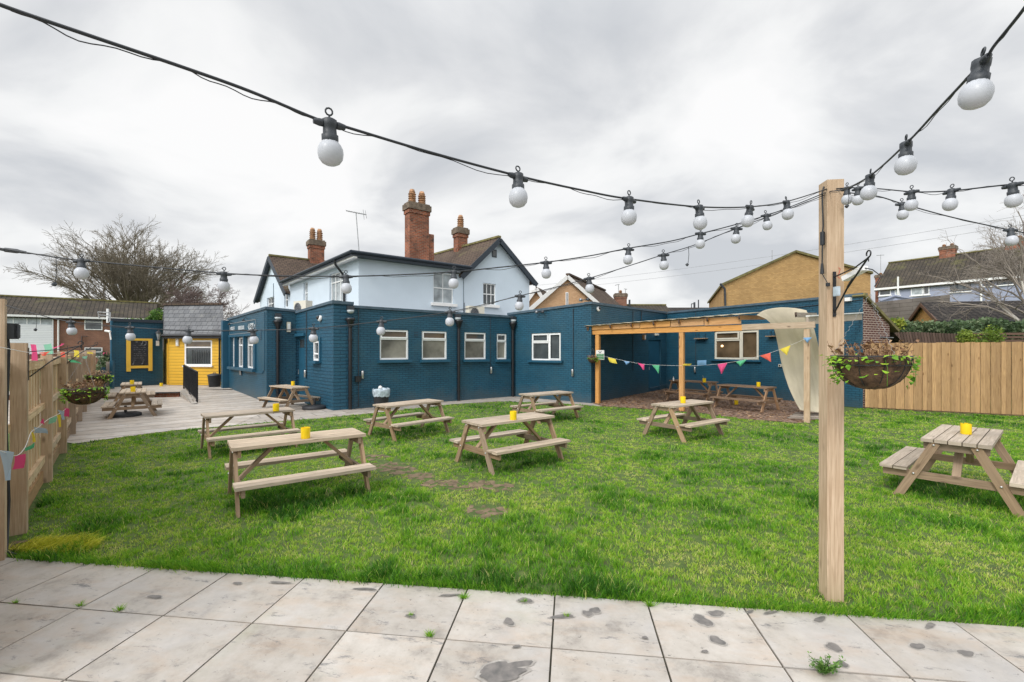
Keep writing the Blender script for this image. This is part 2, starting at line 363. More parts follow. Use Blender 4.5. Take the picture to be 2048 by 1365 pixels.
M['hedge'] = leafmat('hedge leaf', [(.03, .055, .025), (.065, .115, .05), (.12, .18, .085), (.22, .26, .15)])
M['shrub'] = leafmat('shrub leaf', [(.03, .08, .015), (.08, .18, .03), (.20, .30, .05)])
M['yellow_leaf'] = leafmat('yellow green leaf', [(.07, .14, .02), (.20, .28, .04), (.40, .42, .07)])
M['weed'] = leafmat('weed leaf', [(.06, .14, .03), (.12, .26, .05), (.22, .36, .09)])
M['grass'] = leafmat('grass blade', [(.032, .120, .012), (.105, .310, .018), (.245, .480, .032), (.430, .590, .065), (.70, .64, .27)], rough=.45, trans=.42)
M['grass_yellow'] = leafmat('yellowed grass', [(.34, .42, .02), (.66, .66, .04), (.85, .80, .16)], trans=.3)
M['bark'] = plain('mossy bark', (.20, .175, .115), .95, var=.4, vscale=.5)
M['bark_brown'] = plain('brown bark', (.10, .08, .065), .95, var=.3, vscale=.5)
M['birch'] = plain('pale birch bark', (.48, .45, .40), .8, var=.3, vscale=2)
M['birch_twig'] = plain('birch twigs', (.27, .235, .20), .9)
M['twig'] = plain('fine twigs', (.205, .175, .130), .95)
M['twig_dark'] = plain('dark fine twigs', (.17, .125, .115), .95)
M['white_paint'] = plain('white gloss', (.80, .80, .79), .4, var=.03)
M['chalk'] = plain('chalk', (.26, .27, .29), .9)
M['letter'] = plain('pale lettering', (.60, .64, .66), .6)
M['board_black'] = plain('chalkboard', (.018, .020, .026), .55, var=.5, vscale=5)
M['green_sign'] = plain('green sign', (.012, .20, .05), .45)
M['joint'] = plain('dirty joint', (.055, .050, .035), .95, var=.5, vscale=6)
M['dirt'] = plain('soil', (.165, .12, .072), .95, var=.4, vscale=9, bump=1, bscale=40)
M['silver'] = plain('grey alloy', (.3, .31, .33), .35, metal=.6)
for nm, c in (('flag_pink', (.80, .10, .27)), ('flag_green', (.12, .52, .27)), ('flag_yellow', (.86, .70, .09)), ('flag_blue', (.22, .42, .68)),
              ('flag_coral', (.85, .16, .11)), ('flag_pale', (.46, .58, .70)), ('flag_mint', (.30, .66, .48))):
    M[nm] = leafmat(nm, [c, c], rough=.8, trans=.35)

def slabmat(name, brickn=None, lift=1.0, mort=(.22, .19, .15, 1)):
    m, n, l, b = mat_new(name)
    b.inputs['Roughness'].default_value = .55; b.inputs['Specular IOR Level'].default_value = .35
    t = NN(n, 'ShaderNodeTexCoord'); a = NN(n, 'ShaderNodeAttribute', attribute_name='rnd')
    ad = NN(n, 'ShaderNodeVectorMath', operation='MULTIPLY_ADD'); l.new(a.outputs['Fac'], ad.inputs[0]); ad.inputs[1].default_value = (13, 7, 5); l.new(t.outputs['UV'], ad.inputs[2])
    v = ad.outputs[0]
    n1 = NN(n, 'ShaderNodeTexNoise'); l.new(v, n1.inputs['Vector']); n1.inputs['Scale'].default_value = 3.0; n1.inputs['Detail'].default_value = 12; n1.inputs['Roughness'].default_value = .72
    cr = NN(n, 'ShaderNodeValToRGB'); l.new(n1.outputs[0], cr.inputs[0]); e = cr.color_ramp.elements
    e[0].position = .32; e[0].color = (.265, .24, .215, 1); e[1].position = .66; e[1].color = (.50, .465, .425, 1)
    x = cr.color_ramp.elements.new(.47); x.color = (.415, .38, .338, 1)
    col = cr.outputs[0]
    def over(col, scale, lo, hi, c, amt, warp=0.0, det=7, mapping=None, rot=.8, rough=.65):
        src = v
        if mapping:
            mp = NN(n, 'ShaderNodeMapping'); l.new(v, mp.inputs[0]); mp.inputs['Scale'].default_value = mapping; mp.inputs['Rotation'].default_value = (0, 0, rot); src = mp.outputs[0]
        q = NN(n, 'ShaderNodeTexNoise'); l.new(src, q.inputs['Vector']); q.inputs['Scale'].default_value = scale; q.inputs['Detail'].default_value = det; q.inputs['Roughness'].default_value = rough; q.inputs['Distortion'].default_value = warp
        mr = NN(n, 'ShaderNodeMapRange'); l.new(q.outputs[0], mr.inputs[0]); mr.inputs[1].default_value = lo; mr.inputs[2].default_value = hi; mr.inputs[4].default_value = amt
        mi = NN(n, 'ShaderNodeMixRGB'); l.new(mr.outputs[0], mi.inputs[0]); l.new(col, mi.inputs[1]); mi.inputs[2].default_value = c4(c)
        return mi.outputs[0]
    col = over(col, 2.2, .48, .70, (.44, .31, .21), .38, .5, 10, (1, 3.2, 1), .5)            # warm iron staining, streaky
    col = over(col, 1.5, .50, .72, (.36, .36, .37), .45, .2, 9)                                # cool bruising
    col = over(col, 3.6, .565, .63, (.13, .13, .135), .8, .3, 12, (1, 2.6, 1), .6, .82)         # dark lichen, broken up
    col = over(col, 26, .66, .73, (.12, .11, .10), .7, 0, 3)                                   # pits
    col = over(col, .8, .62, .75, (.28, .30, .18), .30)                                        # faint algae
    mr3 = NN(n, 'ShaderNodeMapRange'); l.new(a.outputs['Fac'], mr3.inputs[0]); mr3.inputs[3].default_value = .93 * lift; mr3.inputs[4].default_value = 1.12 * lift
    vm = NN(n, 'ShaderNodeVectorMath', operation='SCALE'); l.new(col, vm.inputs[0]); l.new(mr3.outputs[0], vm.inputs['Scale']); col = vm.outputs[0]
    h = n1.outputs[0]
    if brickn:
        br = NN(n, 'ShaderNodeTexBrick', offset=.5)
        mpb = NN(n, 'ShaderNodeMapping'); l.new(t.outputs['UV'], mpb.inputs[0]); mpb.inputs['Rotation'].default_value = (0, 0, brickn[3]); mpb.inputs['Location'].default_value = (25 if brickn[0] > 50 else 0, 0, 0)
        l.new(mpb.outputs[0], br.inputs['Vector']); br.inputs['Scale'].default_value = 1
        br.inputs['Brick Width'].default_value = brickn[0]; br.inputs['Row Height'].default_value = brickn[1]; br.inputs['Mortar Size'].default_value = brickn[2]
        br.inputs['Color1'].default_value = (1, 1, 1, 1); br.inputs['Color2'].default_value = (.82, .80, .78, 1); br.inputs['Mortar'].default_value = mort
        m2 = NN(n, 'ShaderNodeMixRGB', blend_type='MULTIPLY'); m2.inputs[0].default_value = 1; l.new(col, m2.inputs[1]); l.new(br.outputs['Color'], m2.inputs[2]); col = m2.outputs[0]
    l.new(col, b.inputs['Base Color'])
    bp = NN(n, 'ShaderNodeBump'); bp.inputs['Strength'].default_value = .5; bp.inputs['Distance'].default_value = .010
    l.new(h, bp.inputs['Height']); l.new(bp.outputs[0], b.inputs['Normal'])
    return m
M['slab'] = slabmat('riven porcelain slab')
M['slab_far'] = slabmat('paving strip', (.9, .6, .012, -.66), 1.12)
M['deck'] = slabmat('pale terrace slabs', (90.0, .66, .028, -.66), 1.32, (.34, .29, .24, 1))
def stainmat():
    m, n, l, b = mat_new('damp stain')
    t = NN(n, 'ShaderNodeTexCoord')
    q = NN(n, 'ShaderNodeTexNoise'); l.new(t.outputs['Object'], q.inputs['Vector']); q.inputs['Scale'].default_value = 20; q.inputs['Detail'].default_value = 6
    cr = NN(n, 'ShaderNodeValToRGB'); l.new(q.outputs[0], cr.inputs[0]); e = cr.color_ramp.elements
    e[0].position = .3; e[0].color = (.115, .11, .105, 1); e[1].position = .7; e[1].color = (.22, .20, .185, 1)
    l.new(cr.outputs[0], b.inputs['Base Color']); b.inputs['Roughness'].default_value = .6
    return m
M['stain'] = stainmat()
M['halo'] = plain('drying halo', (.36, .335, .305), .6, var=.25, vscale=25)
def groundmat(name, ramp, scale, bump=.6, rough=.95):
    m, n, l, b = mat_new(name)
    t = NN(n, 'ShaderNodeTexCoord')
    q = NN(n, 'ShaderNodeTexNoise'); l.new(t.outputs['Object'], q.inputs['Vector']); q.inputs['Scale'].default_value = scale; q.inputs['Detail'].default_value = 9; q.inputs['Roughness'].default_value = .7
    cr = NN(n, 'ShaderNodeValToRGB'); l.new(q.outputs[0], cr.inputs[0]); e = cr.color_ramp.elements
    e[0].position = .3; e[0].color = c4(ramp[0]); e[1].position = .7; e[1].color = c4(ramp[-1])
    for i, c in enumerate(ramp[1:-1]):
        x = cr.color_ramp.elements.new(.3 + .4 * (i + 1) / (len(ramp) - 1)); x.color = c4(c)
    l.new(cr.outputs[0], b.inputs['Base Color']); b.inputs['Roughness'].default_value = rough
    bp = NN(n, 'ShaderNodeBump'); bp.inputs['Strength'].default_value = bump; bp.inputs['Distance'].default_value = .03
    l.new(q.outputs[0], bp.inputs['Height']); l.new(bp.outputs[0], b.inputs['Normal'])
    return m
M['lawn'] = groundmat('lawn floor', [(.075, .060, .026), (.055, .095, .018), (.085, .130, .024), (.17, .17, .06)], 7.5)
M['field'] = groundmat('rough ground', [(.06, .09, .025), (.10, .13, .04)], .5)
M['chips'] = groundmat('wood chip bed', [(.10, .065, .045), (.24, .16, .115), (.40, .29, .22)], 16)

# ------------------------------------------------------------------ ground
U = Vector((.992, -.127, 0)); V = Vector((.127, .992, 0))
def UV_(u, v, z=0): return U * u + V * v + Vector((0, 0, z))
def poly(name, pts, z, mat, **k):
    mb = MB(); mb.face([(p[0], p[1], z) for p in pts]); return mb.build(name, mat, **k)
poly('ground', [(-900, -300), (900, -300), (900, 1500), (-900, 1500)], -.06, M['field'], kind='structure')
# hillside on the right behind the hedge
mb = MB()
mb.grid([[Vector((x, y, z)) for x in (16, 40, 140)] for y, z in ((21, -.05), (30, 1.6), (42, 4.6), (300, 9))], sm=True)
mb.grid([[Vector((a, 21, -.05)), Vector((b, 21, -.05))] for a, b in ((10, 16), (10, 16))])
mb.build('hillside', M['field'], kind='structure')
# near patio: real slabs with open joints
PU, PV, U0, V0 = .692, .636, -.118, 3.543
mb = MB(); g = .0062
for i in range(-14, 15):
    for j in range(1, 10):
        u0, u1 = U0 + i * PU + g, U0 + (i + 1) * PU - g
        v1, v0 = V0 - (j - 1) * PV - g, V0 - j * PV + g
        r = rng.random(); h = rng.uniform(-.0015, .0015)
        c = [UV_(u0, v0, h), UV_(u1, v0, h), UV_(u1, v1, h), UV_(u0, v1, h)]
        mb.face(c, [(u0, v0), (u1, v0), (u1, v1), (u0, v1)], r)
        for a in range(4):
            p, q = c[a], c[(a + 1) % 4]
            mb.face([q, p, p - Vector((0, 0, .03)), q - Vector((0, 0, .03))], r=r)
patio = mb.build('patio', M['slab'], kind='structure')
poly('patio_bed', [UV_(-12, -4), UV_(12, -4), UV_(12, V0 - .003), UV_(-12, V0 - .003)], -.012, M['joint'], kind='structure')
# stains on the slabs
def blob(mb, c, rx, ry, rot, z, n=18, jag=.22, sd=0):
    rr = random.Random(sd); k1, k2, k3 = rr.random() * 6, rr.random() * 6, rr.random() * 6
    pts = []
    for i in range(n):
        a = 2 * math.pi * i / n
        q = 1 + jag * math.sin(2 * a + k1) + jag * .6 * math.sin(3 * a + k2) + jag * .4 * math.sin(5 * a + k3)
        x, y = rx * q * math.cos(a), ry * q * math.sin(a)
        pts.append((c[0] + x * math.cos(rot) - y * math.sin(rot), c[1] + x * math.sin(rot) + y * math.cos(rot), z))
    mb.face(pts)
stains = [(992, 1340, .10, .055), (1035, 1330, .09, .03), (1400, 1240, .045, .055), (1413, 1245, .03, .06), (1432, 1228, .05, .04), (1434, 1282, .04, .045), (1190, 1222, .05, .03), (1175, 1228, .03, .04),
          (1668, 1296, .035, .05), (1835, 1294, .045, .03), (1932, 1308, .045, .03), (1050, 1202, .05, .035), (1018, 1245, .03, .045), (1125, 1234, .07, .025), (1860, 1253, .05, .02),
          (1640, 1240, .06, .02), (1540, 1227, .05, .015), (822, 1233, .035, .022), (310, 1195, .05, .022), (475, 1168, .04, .014), (1686, 1330, .03, .025), (1034, 1295, .022, .015),
          (1500, 1225, .03, .012), (1006, 1352, .14, .05), (1290, 1277, .02, .012), (1410, 1305, .018, .014), (560, 1167, .10, .012), (730, 1180, .10, .014), (900, 1192, .07, .014)]
for k, (px, py, rx, ry) in enumerate(stains):
    mb = MB(); c = G(px, py); blob(mb, c, rx, ry, .1 + (px - 1024) / 2500, .0032 + .0002 * k, sd=k, jag=.18); mb.build('stain', M['stain'], patio); mb = MB(); blob(mb, c, rx * 1.22, ry * 1.25, .1 + (px - 1024) / 2500, .0026 + .00001 * k, sd=k, jag=.18); mb.build('stain_halo', M['halo'], patio)

FENCE0, FDIR = Vector((-4.68, 4.13, 0)), Vector((-.655, .756, 0)).normalized()
LAWN = [G(-60, 1113), G(15, 1119), G(148, 888), G(250, 874), G(350, 861), G(560, 843), G(640, 837), G(730, 828), G(906, 809), G(997, 803), G(1100, 806), G(1205, 813),
        G(1300, 819), G(1400, 826), G(1480, 838), G(1600, 847), G(1640, 838), G(1700, 822), G(1726, 817), G(2048, 833.5), G(2300, 846), G(2800, 872),
        UV_(9.5, V0 + .02), UV_(-4.9, V0 - .03)]
poly('lawn', [UV_(-8.5, V0), UV_(18, V0), Vector((26, 24, 0)), Vector((-26, 24, 0))], -.006, M['lawn'], kind='structure')
DIRT = [(110, 1090, .24, 1.1), (970, 1022, .27, 1.0), (770, 932, .34, 1.0), (800, 940, .28, 1.0), (840, 952, .25, 1.0), (880, 966, .25, .85), (930, 972, .28, .7), (965, 968, .26, .9), (1000, 975, .25, .7), (1120, 985, .25, .35), (700, 895, .35, .45), (745, 915, .3, .6),
        (35, 1095, .22, .95), (1180, 1010, .2, .3), (1340, 1130, .2, .3), (1960, 1130, .2, .35), (830, 1010, .15, .4)]
mb = MB(); rr = random.Random(77)
for k, (px, py, r, sx) in enumerate(DIRT):
    if .55 < sx <= 1.0:
        c = G(px, py)
        for q in range(int(34 * sx)):
            a = rr.random() * 6.28; d = r * .95 * math.sqrt(rr.random()); w_ = rr.uniform(.015, .075); blob(mb, (c.x + math.cos(a) * d, c.y + math.sin(a) * d * .8), w_, w_ * rr.uniform(.5, .9), rr.random() * 3, -.003 + (k * 30 + q) * 4e-6, n=11, sd=900 + k * 40 + q, jag=.3)
mb.build('soil', M['dirt'], kind='structure')
# paved strip along the building and the pale deck to the left
K1 = Vector((-5.58, 14.22, 0)); AE = Vector((.08, 18.59, 0)); BC = Vector((2.81, 16.16, 0)); CE = Vector((7.53, 22.17, 0)); DE = Vector((11.40, 14.78, 0))
FC = Vector((-8.80, 16.31, 0)); FE = Vector((-8.02, 16.90, 0)); GL = Vector((-12.68, 20.35, 0))
poly('paving_strip', [G(470, 851), G(560, 843), G(640, 837), G(730, 828), G(906, 809), G(997, 803), G(1100, 806), G(1205, 813), BC + Vector((.3, 0, 0)), BC + Vector((0, .3, 0)), AE + Vector((0, .3, 0)), K1 + Vector((0, .4, 0)), K1 + Vector((-1.2, 1.0, 0)), G(560, 812)],
     .0, M['slab_far'], kind='structure')
deckpts = [G(148, 888), G(250, 874), G(350, 861), G(470, 851), G(560, 812), K1 + Vector((-1.2, 1.0, 0)), FE + Vector((0, .5, 0)), FC + Vector((.2, .3, 0)), G(532, 805), G(400, 805), G(394, 806), G(360, 793.5), Vector((-13.45, 18.2, 0)), Vector((-20.5, 16.8, 0)), Vector((-16, 12.6, 0))]
poly('terrace', deckpts, .004, M['deck'], kind='structure')
# raised terrace with brick riser and ramp
zt = .20
RT0 = G(360, 784, zt); RT1 = Vector((-20.5, 17.0, zt))
mb = MB()
plat = [RT1, RT0, G(368, 778, zt), GL + Vector((.6, -.75, zt)), GL + Vector((0, .4, zt)), Vector((-13, 25, zt)), Vector((-21, 25, zt))]
mb.face(plat)
mb.build('raised_terrace', M['deck'], kind='structure')
mb = MB(); mb.beam(RT1 + Vector((0, -.02, -.12)), RT0 + Vector((0, -.02, -.12)), .06, .15)
mb.face([RT1 + Vector((0, -.06, 0)), RT0 + Vector((0, -.06, 0)), RT0 + Vector((0, -.06, -.22)), RT1 + Vector((0, -.06, -.22))])
mb.build('terrace_riser', M['red_brick'], kind='structure')
mb = MB(); mb.beam(RT1 + Vector((0, -.10, -.015)), RT0 + Vector((0, -.10, -.015)), .14, .035); mb.build('terrace_nosing', M['plastic_dark'], kind='structure')
RB = G(395, 806, .006)
mb = MB()
mb.face([RB, FC + Vector((.1, .1, .006)), GL + Vector((.3, .1, zt + .003)), G(368, 778, zt + .003)])
mb.build('ramp', M['deck'], kind='structure')
A_, B_, C_, D_ = G(360, 782.5, zt + .03), G(369, 777.5, zt + .03), G(395, 806.5, .03), G(384, 808, .012)
mb = MB(); mb.face([D_, C_, B_, A_]); mb.face([D_, A_, Vector((A_.x, A_.y, 0))]); mb.face([C_, B_, Vector((B_.x, B_.y, 0)), Vector((C_.x, C_.y, 0))]); mb.build('ramp_kerb', M['slab_far'], kind='structure')
# wood chip bed
CHIP = [BC + Vector((.05, -.02, 0)), G(1205, 813), G(1300, 819), G(1400, 826), G(1480, 838), G(1600, 847), G(1640, 838), DE + (CE - DE) * .14, CE, BC + (CE - BC) * .05]
poly('chip_bed', CHIP, .006, M['chips'], kind='structure')

# ------------------------------------------------------------------ value noise + polygons
def vnoise(x, y, sc_, seed=0):
    r = np.random.RandomState(seed); T = r.rand(256, 256)
    x = x * sc_ + 1000.; y = y * sc_ + 1000.
    xi = np.floor(x).astype(int); yi = np.floor(y).astype(int); fx = x - xi; fy = y - yi
    fx = fx * fx * (3 - 2 * fx); fy = fy * fy * (3 - 2 * fy)
    a = T[xi % 256, yi % 256]; b = T[(xi + 1) % 256, yi % 256]; c = T[xi % 256, (yi + 1) % 256]; d = T[(xi + 1) % 256, (yi + 1) % 256]
    return (a * (1 - fx) + b * fx) * (1 - fy) + (c * (1 - fx) + d * fx) * fy
def inpoly(x, y, P):
    ins = np.zeros(x.shape, bool); n = len(P)
    for i in range(n):
        x0, y0, x1, y1 = P[i][0], P[i][1], P[(i + 1) % n][0], P[(i + 1) % n][1]
        c = ((y0 > y) != (y1 > y)) & (x < (x1 - x0) * (y - y0) / (y1 - y0 + 1e-12) + x0)
        ins ^= c
    return ins
def mesh_np(name, verts, loops, starts, totals, rnd, mat, **k):
    me = bpy.data.meshes.new(name)
    me.vertices.add(len(verts)); me.vertices.foreach_set('co', verts.astype(np.float32).ravel())
    me.loops.add(len(loops)); me.loops.foreach_set('vertex_index', loops.astype(np.int32))
    me.polygons.add(len(starts)); me.polygons.foreach_set('loop_start', starts.astype(np.int32))
    try: me.polygons.foreach_set('loop_total', totals.astype(np.int32))
    except Exception: pass
    me.update(calc_edges=True)
    a = me.attributes.new('rnd', 'FLOAT', 'FACE'); a.data.foreach_set('value', rnd.astype(np.float32))
    me.materials.append(mat)
    o = bpy.data.objects.new(name, me); sc.collection.objects.link(o)
    par = k.pop('parent', None); setpar(o, par)
    return tag(o, **k)
def blades(name, x, y, z, h, w, lean, leanang, rnd, mat, rs, **k):
    """each blade: a quad and a triangle, bent over"""
    n = len(x); fa = rs.rand(n) * 2 * np.pi
    ax, ay = np.cos(fa) * w / 2, np.sin(fa) * w / 2
    lx, ly = np.cos(leanang) * lean, np.sin(leanang) * lean
    Vv = np.empty((n, 5, 3))
    Vv[:, 0] = np.stack([x - ax, y - ay, z], 1); Vv[:, 1] = np.stack([x + ax, y + ay, z], 1)
    mx_, my_, mz = x + lx * .35, y + ly * .35, z + h * .6
    Vv[:, 2] = np.stack([mx_ + ax * .8, my_ + ay * .8, mz], 1); Vv[:, 3] = np.stack([mx_ - ax * .8, my_ - ay * .8, mz], 1)
    Vv[:, 4] = np.stack([x + lx, y + ly, z + h], 1)
    b = np.arange(n)[:, None] * 5
    lo = np.concatenate([b + 0, b + 1, b + 2, b + 3, b + 3, b + 2, b + 4], 1).ravel()
    st = np.stack([np.arange(n) * 7, np.arange(n) * 7 + 4], 1).ravel(); to = np.tile([4, 3], n)
    return mesh_np(name, Vv.reshape(-1, 3), lo, st, to, np.repeat(rnd, 2), mat, **k)

# ------------------------------------------------------------------ lawn grass
# unmown grass grows longer under the picnic tables, and is coloured darker there
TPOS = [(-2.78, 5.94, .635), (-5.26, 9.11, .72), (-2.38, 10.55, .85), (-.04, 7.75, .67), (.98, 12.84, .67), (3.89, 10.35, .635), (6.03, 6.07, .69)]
rs = np.random.RandomState(3)
bands = [(3.2, 4.6, 560, 11, .0052), (4.6, 6.2, 400, 10, .0062), (6.2, 9, 240, 9, .0078), (9, 13, 140, 8, .0100), (13, 20, 80, 7, .0130)]
X_, Y_, H_, W_, L_, A_, C_ = [], [], [], [], [], [], []
for y0, y1, dens, per, wd in bands:
    xm = 1.28 * y1 + 1.5
    nt = int(dens * 2 * xm * (y1 - y0))
    tx = rs.uniform(-xm, xm, nt); ty = rs.uniform(y0, y1, nt)
    k = (np.abs(tx) < 1.28 * ty + 1.2) & inpoly(tx, ty, LAWN)
    tx, ty = tx[k], ty[k]
    keep = np.ones(len(tx))
    for px, py, r, s in DIRT:
        c = G(px, py); d2 = ((tx - c.x) ** 2 + (ty - c.y) ** 2) / (r * r)
        wob = vnoise(tx, ty, 9, 5)
        keep *= 1 - s * np.clip(1.5 - d2 * (0.6 + .9 * wob), 0, 1)
    thin = vnoise(tx, ty, 3.3, 9)
    fine = vnoise(tx, ty, 9.0, 19)
    keep *= np.clip(.30 + 1.1 * thin + .6 * fine, .42, 1)
    k = rs.rand(len(tx)) < keep; tx, ty, kp = tx[k], ty[k], keep[k]
    lush = .55 * vnoise(tx, ty, 1.6, 1) + .45 * vnoise(tx, ty, 4.5, 2); lush = np.clip(.5 + (lush - .5) * 1.35, 0, 1)
    edge = np.clip(1 - (tx * V.x + ty * V.y - V0) / .35, 0, 1); lush = np.clip(lush + .35 * edge, 0, 1)
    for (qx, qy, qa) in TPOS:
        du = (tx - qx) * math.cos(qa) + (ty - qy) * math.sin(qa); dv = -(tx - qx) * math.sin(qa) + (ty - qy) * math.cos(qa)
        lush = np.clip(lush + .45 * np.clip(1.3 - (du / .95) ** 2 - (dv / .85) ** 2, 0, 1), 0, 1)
    nt = len(tx)
    bx = np.repeat(tx, per); by = np.repeat(ty, per); lu = np.repeat(lush, per); n = len(bx); kk = np.repeat(kp, per)
    ang = rs.rand(n) * 2 * np.pi; rad = np.abs(rs.normal(0, .020 + wd, n))
    bx = bx + np.cos(ang) * rad; by = by + np.sin(ang) * rad
    h = (.024 + .075 * np.clip(lu, 0, 1) ** 1.9) * rs.uniform(.55, 1.25, n) * (.92 if y0 < 6 else .72) * (.5 + .5 * kk)
    wind = np.repeat(rs.rand(nt) * 2 * np.pi, per)
    la = np.where(rs.rand(n) < .6, ang, wind)
    ln = h * rs.uniform(.25, 1.0, n)
    macro = vnoise(bx, by, .55, 21)
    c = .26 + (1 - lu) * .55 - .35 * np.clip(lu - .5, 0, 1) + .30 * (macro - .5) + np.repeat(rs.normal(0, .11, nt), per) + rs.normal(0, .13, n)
    c = np.where(rs.rand(n) < .04 + .14 * np.clip(.6 - lu, 0, 1), rs.uniform(.82, 1, n), c)
    X_.append(bx); Y_.append(by); H_.append(h); W_.append(np.full(n, wd) * rs.uniform(.7, 1.3, n)); L_.append(ln); A_.append(la); C_.append(c)
cat_ = np.concatenate
X_, Y_, H_, W_, L_, A_, C_ = map(cat_, (X_, Y_, H_, W_, L_, A_, C_))
# long fringe flopping over the patio edge
nf = 14000
fu = rs.uniform(-5.0, 8.5, nf); fv = V0 + np.abs(rs.normal(0, .06, nf)) - .012 - .03 * np.clip(vnoise(fu, fu * 0, 2.2, 44) - .4, 0, 1)
fx = U.x * fu + V.x * fv; fy = U.y * fu + V.y * fv
lum = vnoise(fx, fy, 3.0, 31)
k = rs.rand(nf) < (.35 + .65 * lum); fx, fy, lum = fx[k], fy[k], lum[k]; nf = len(fx)
X_ = cat_([X_, fx]); Y_ = cat_([Y_, fy]); hh = rs.uniform(.03, .085, nf) * (.6 + .7 * lum)
H_ = cat_([H_, hh]); W_ = cat_([W_, rs.uniform(.003, .0055, nf)]); L_ = cat_([L_, hh * rs.uniform(.3, 1.3, nf)])
A_ = cat_([A_, rs.normal(-1.7, .9, nf)]); C_ = cat_([C_, np.clip(rs.normal(.33, .14, nf), 0, 1)])
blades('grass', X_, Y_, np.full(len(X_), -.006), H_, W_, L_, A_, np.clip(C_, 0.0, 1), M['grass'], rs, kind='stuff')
print('blades', len(X_))
# the flattened yellow clump by the left fence post
n = 2600
c0 = G(118, 1092)
a = rs.rand(n) * 2 * np.pi; r_ = np.sqrt(rs.rand(n))
r_ = r_ * (.55 + .75 * vnoise(np.cos(a) * 2, np.sin(a) * 2, 1.3, 6)); gx = c0.x + np.cos(a) * r_ * .42 + rs.normal(0, .035, n); gy = c0.y + np.sin(a) * r_ * .19 + rs.normal(0, .02, n)
hh = rs.uniform(.02, .06, n)
blades('yellowed_grass', gx, gy, np.zeros(n), hh, np.full(n, .0060), rs.uniform(.06, .14, n), rs.normal(.1, .8, n), rs.rand(n), M['grass_yellow'], rs, kind='stuff')
# loose wood chips
n = 5200
cx_ = rs.uniform(2.5, 11, n * 4); cy_ = rs.uniform(11.5, 22, n * 4); k = inpoly(cx_, cy_, CHIP); cx_, cy_ = cx_[k][:n], cy_[k][:n]; n = len(cx_)
a = rs.rand(n) * np.pi; L = rs.uniform(.02, .055, n); Wd = rs.uniform(.008, .02, n); t = rs.uniform(-.02, .02, n)
ca, sa = np.cos(a), np.sin(a)
Vv = np.empty((n, 4, 3)); z0 = .012 + rs.rand(n) * .012
for i, (s1, s2) in enumerate(((-1, -1), (1, -1), (1, 1), (-1, 1))):
    Vv[:, i] = np.stack([cx_ + ca * L * s1 - sa * Wd * s2, cy_ + sa * L * s1 + ca * Wd * s2, z0 + s1 * t * .4 + s2 * .004], 1)
mesh_np('wood_chips', Vv.reshape(-1, 3), np.arange(n * 4), np.arange(n) * 4, np.full(n, 4), rs.rand(n), M['dead'], kind='stuff')

# ------------------------------------------------------------------ walls, windows, roofs
class Wall:
    def __init__(s, p0, p1, z0, t0, z1=None, t1=None):
        s.p0, s.p1 = Vector((p0[0], p0[1], 0)), Vector((p1[0], p1[1], 0))
        d = s.p1 - s.p0; s.L = d.length; s.u = d.normalized()
        n = Vector((s.u.y, -s.u.x, 0))
        if n.dot(s.p0 + s.p1) > 0: n = -n
        s.n = n
        s.b = (z0, z0 if z1 is None else z1); s.t = (t0, t0 if t1 is None else t1)
    def pt(s, a, z, d=0.0): return s.p0 + s.u * a + s.n * d + Vector((0, 0, z))
    def s_of(s, px):
        k = (px - CX) / F   # X = k*Y
        return (k * s.p0.y - s.p0.x) / (s.u.x - k * s.u.y)
    def z_of(s, px, py):
        a = s.s_of(px); return EYE - (py - HY) / F * (s.p0.y + s.u.y * a)
    def rect(s, pxl, pxr, pt_, pb): return (s.s_of(pxl), s.s_of(pxr), s.z_of(pxl, pb), s.z_of(pxl, pt_))
    def lerp(s, ab, a): return ab[0] + (ab[1] - ab[0]) * a / s.L
    def face(s, mb, ops=(), depth=.11, top=True, thick=.22, off=0.0):
        S = sorted(set([0.0, s.L] + [x for o in ops for x in o[:2]]))
        Z = sorted(set([z for o in ops for z in o[2:4]]))
        zl = ['b'] + Z + ['t']
        def q(a, z, d=0.0):
            zz = s.lerp(s.b, a) if z == 'b' else s.lerp(s.t, a) if z == 't' else z
            return s.pt(a, zz, d)
        o1 = s.p0.x * 0
        def emit(P):
            uv = [((p - s.p0).dot(s.u) + off, p.z) for p in P]
            mb.face(P, uv)
        for i in range(len(S) - 1):
            for j in range(len(zl) - 1):
                ms_ = (S[i] + S[i + 1]) / 2
                za_ = zl[j]; zb_ = zl[j + 1]
                mz = None
                if za_ != 'b' and zb_ != 't': mz = (za_ + zb_) / 2
                if mz is not None and any(o[0] < ms_ < o[1] and o[2] < mz < o[3] for o in ops): continue
                emit([q(S[i], za_), q(S[i + 1], za_), q(S[i + 1], zb_), q(S[i], zb_)])
        for a0, a1, z0, z1 in [o[:4] for o in ops]:
            for P in ([s.pt(a0, z0), s.pt(a0, z0, -depth), s.pt(a0, z1, -depth), s.pt(a0, z1)], [s.pt(a1, z0, -depth), s.pt(a1, z0), s.pt(a1, z1), s.pt(a1, z1, -depth)],
                      [s.pt(a0, z1), s.pt(a0, z1, -depth), s.pt(a1, z1, -depth), s.pt(a1, z1)], [s.pt(a0, z0, -depth), s.pt(a0, z0), s.pt(a1, z0), s.pt(a1, z0, -depth)]): mb.face(P)
            mb.face([s.pt(a0, z0, -depth), s.pt(a1, z0, -depth), s.pt(a1, z1, -depth), s.pt(a0, z1, -depth)])
        if top: mb.face([q(0, 't'), q(s.L, 't'), q(s.L, 't', -thick), q(0, 't', -thick)])
    def coping(s, mb, w=.30, h=.09, over=.05, e0=0.05, e1=0.05):
        a = s.pt(-e0, s.t[0] + h / 2, -w / 2 + over); b = s.pt(s.L + e1, s.t[1] + h / 2, -w / 2 + over)
        mb.beam(a, b, w, h, r=.5)
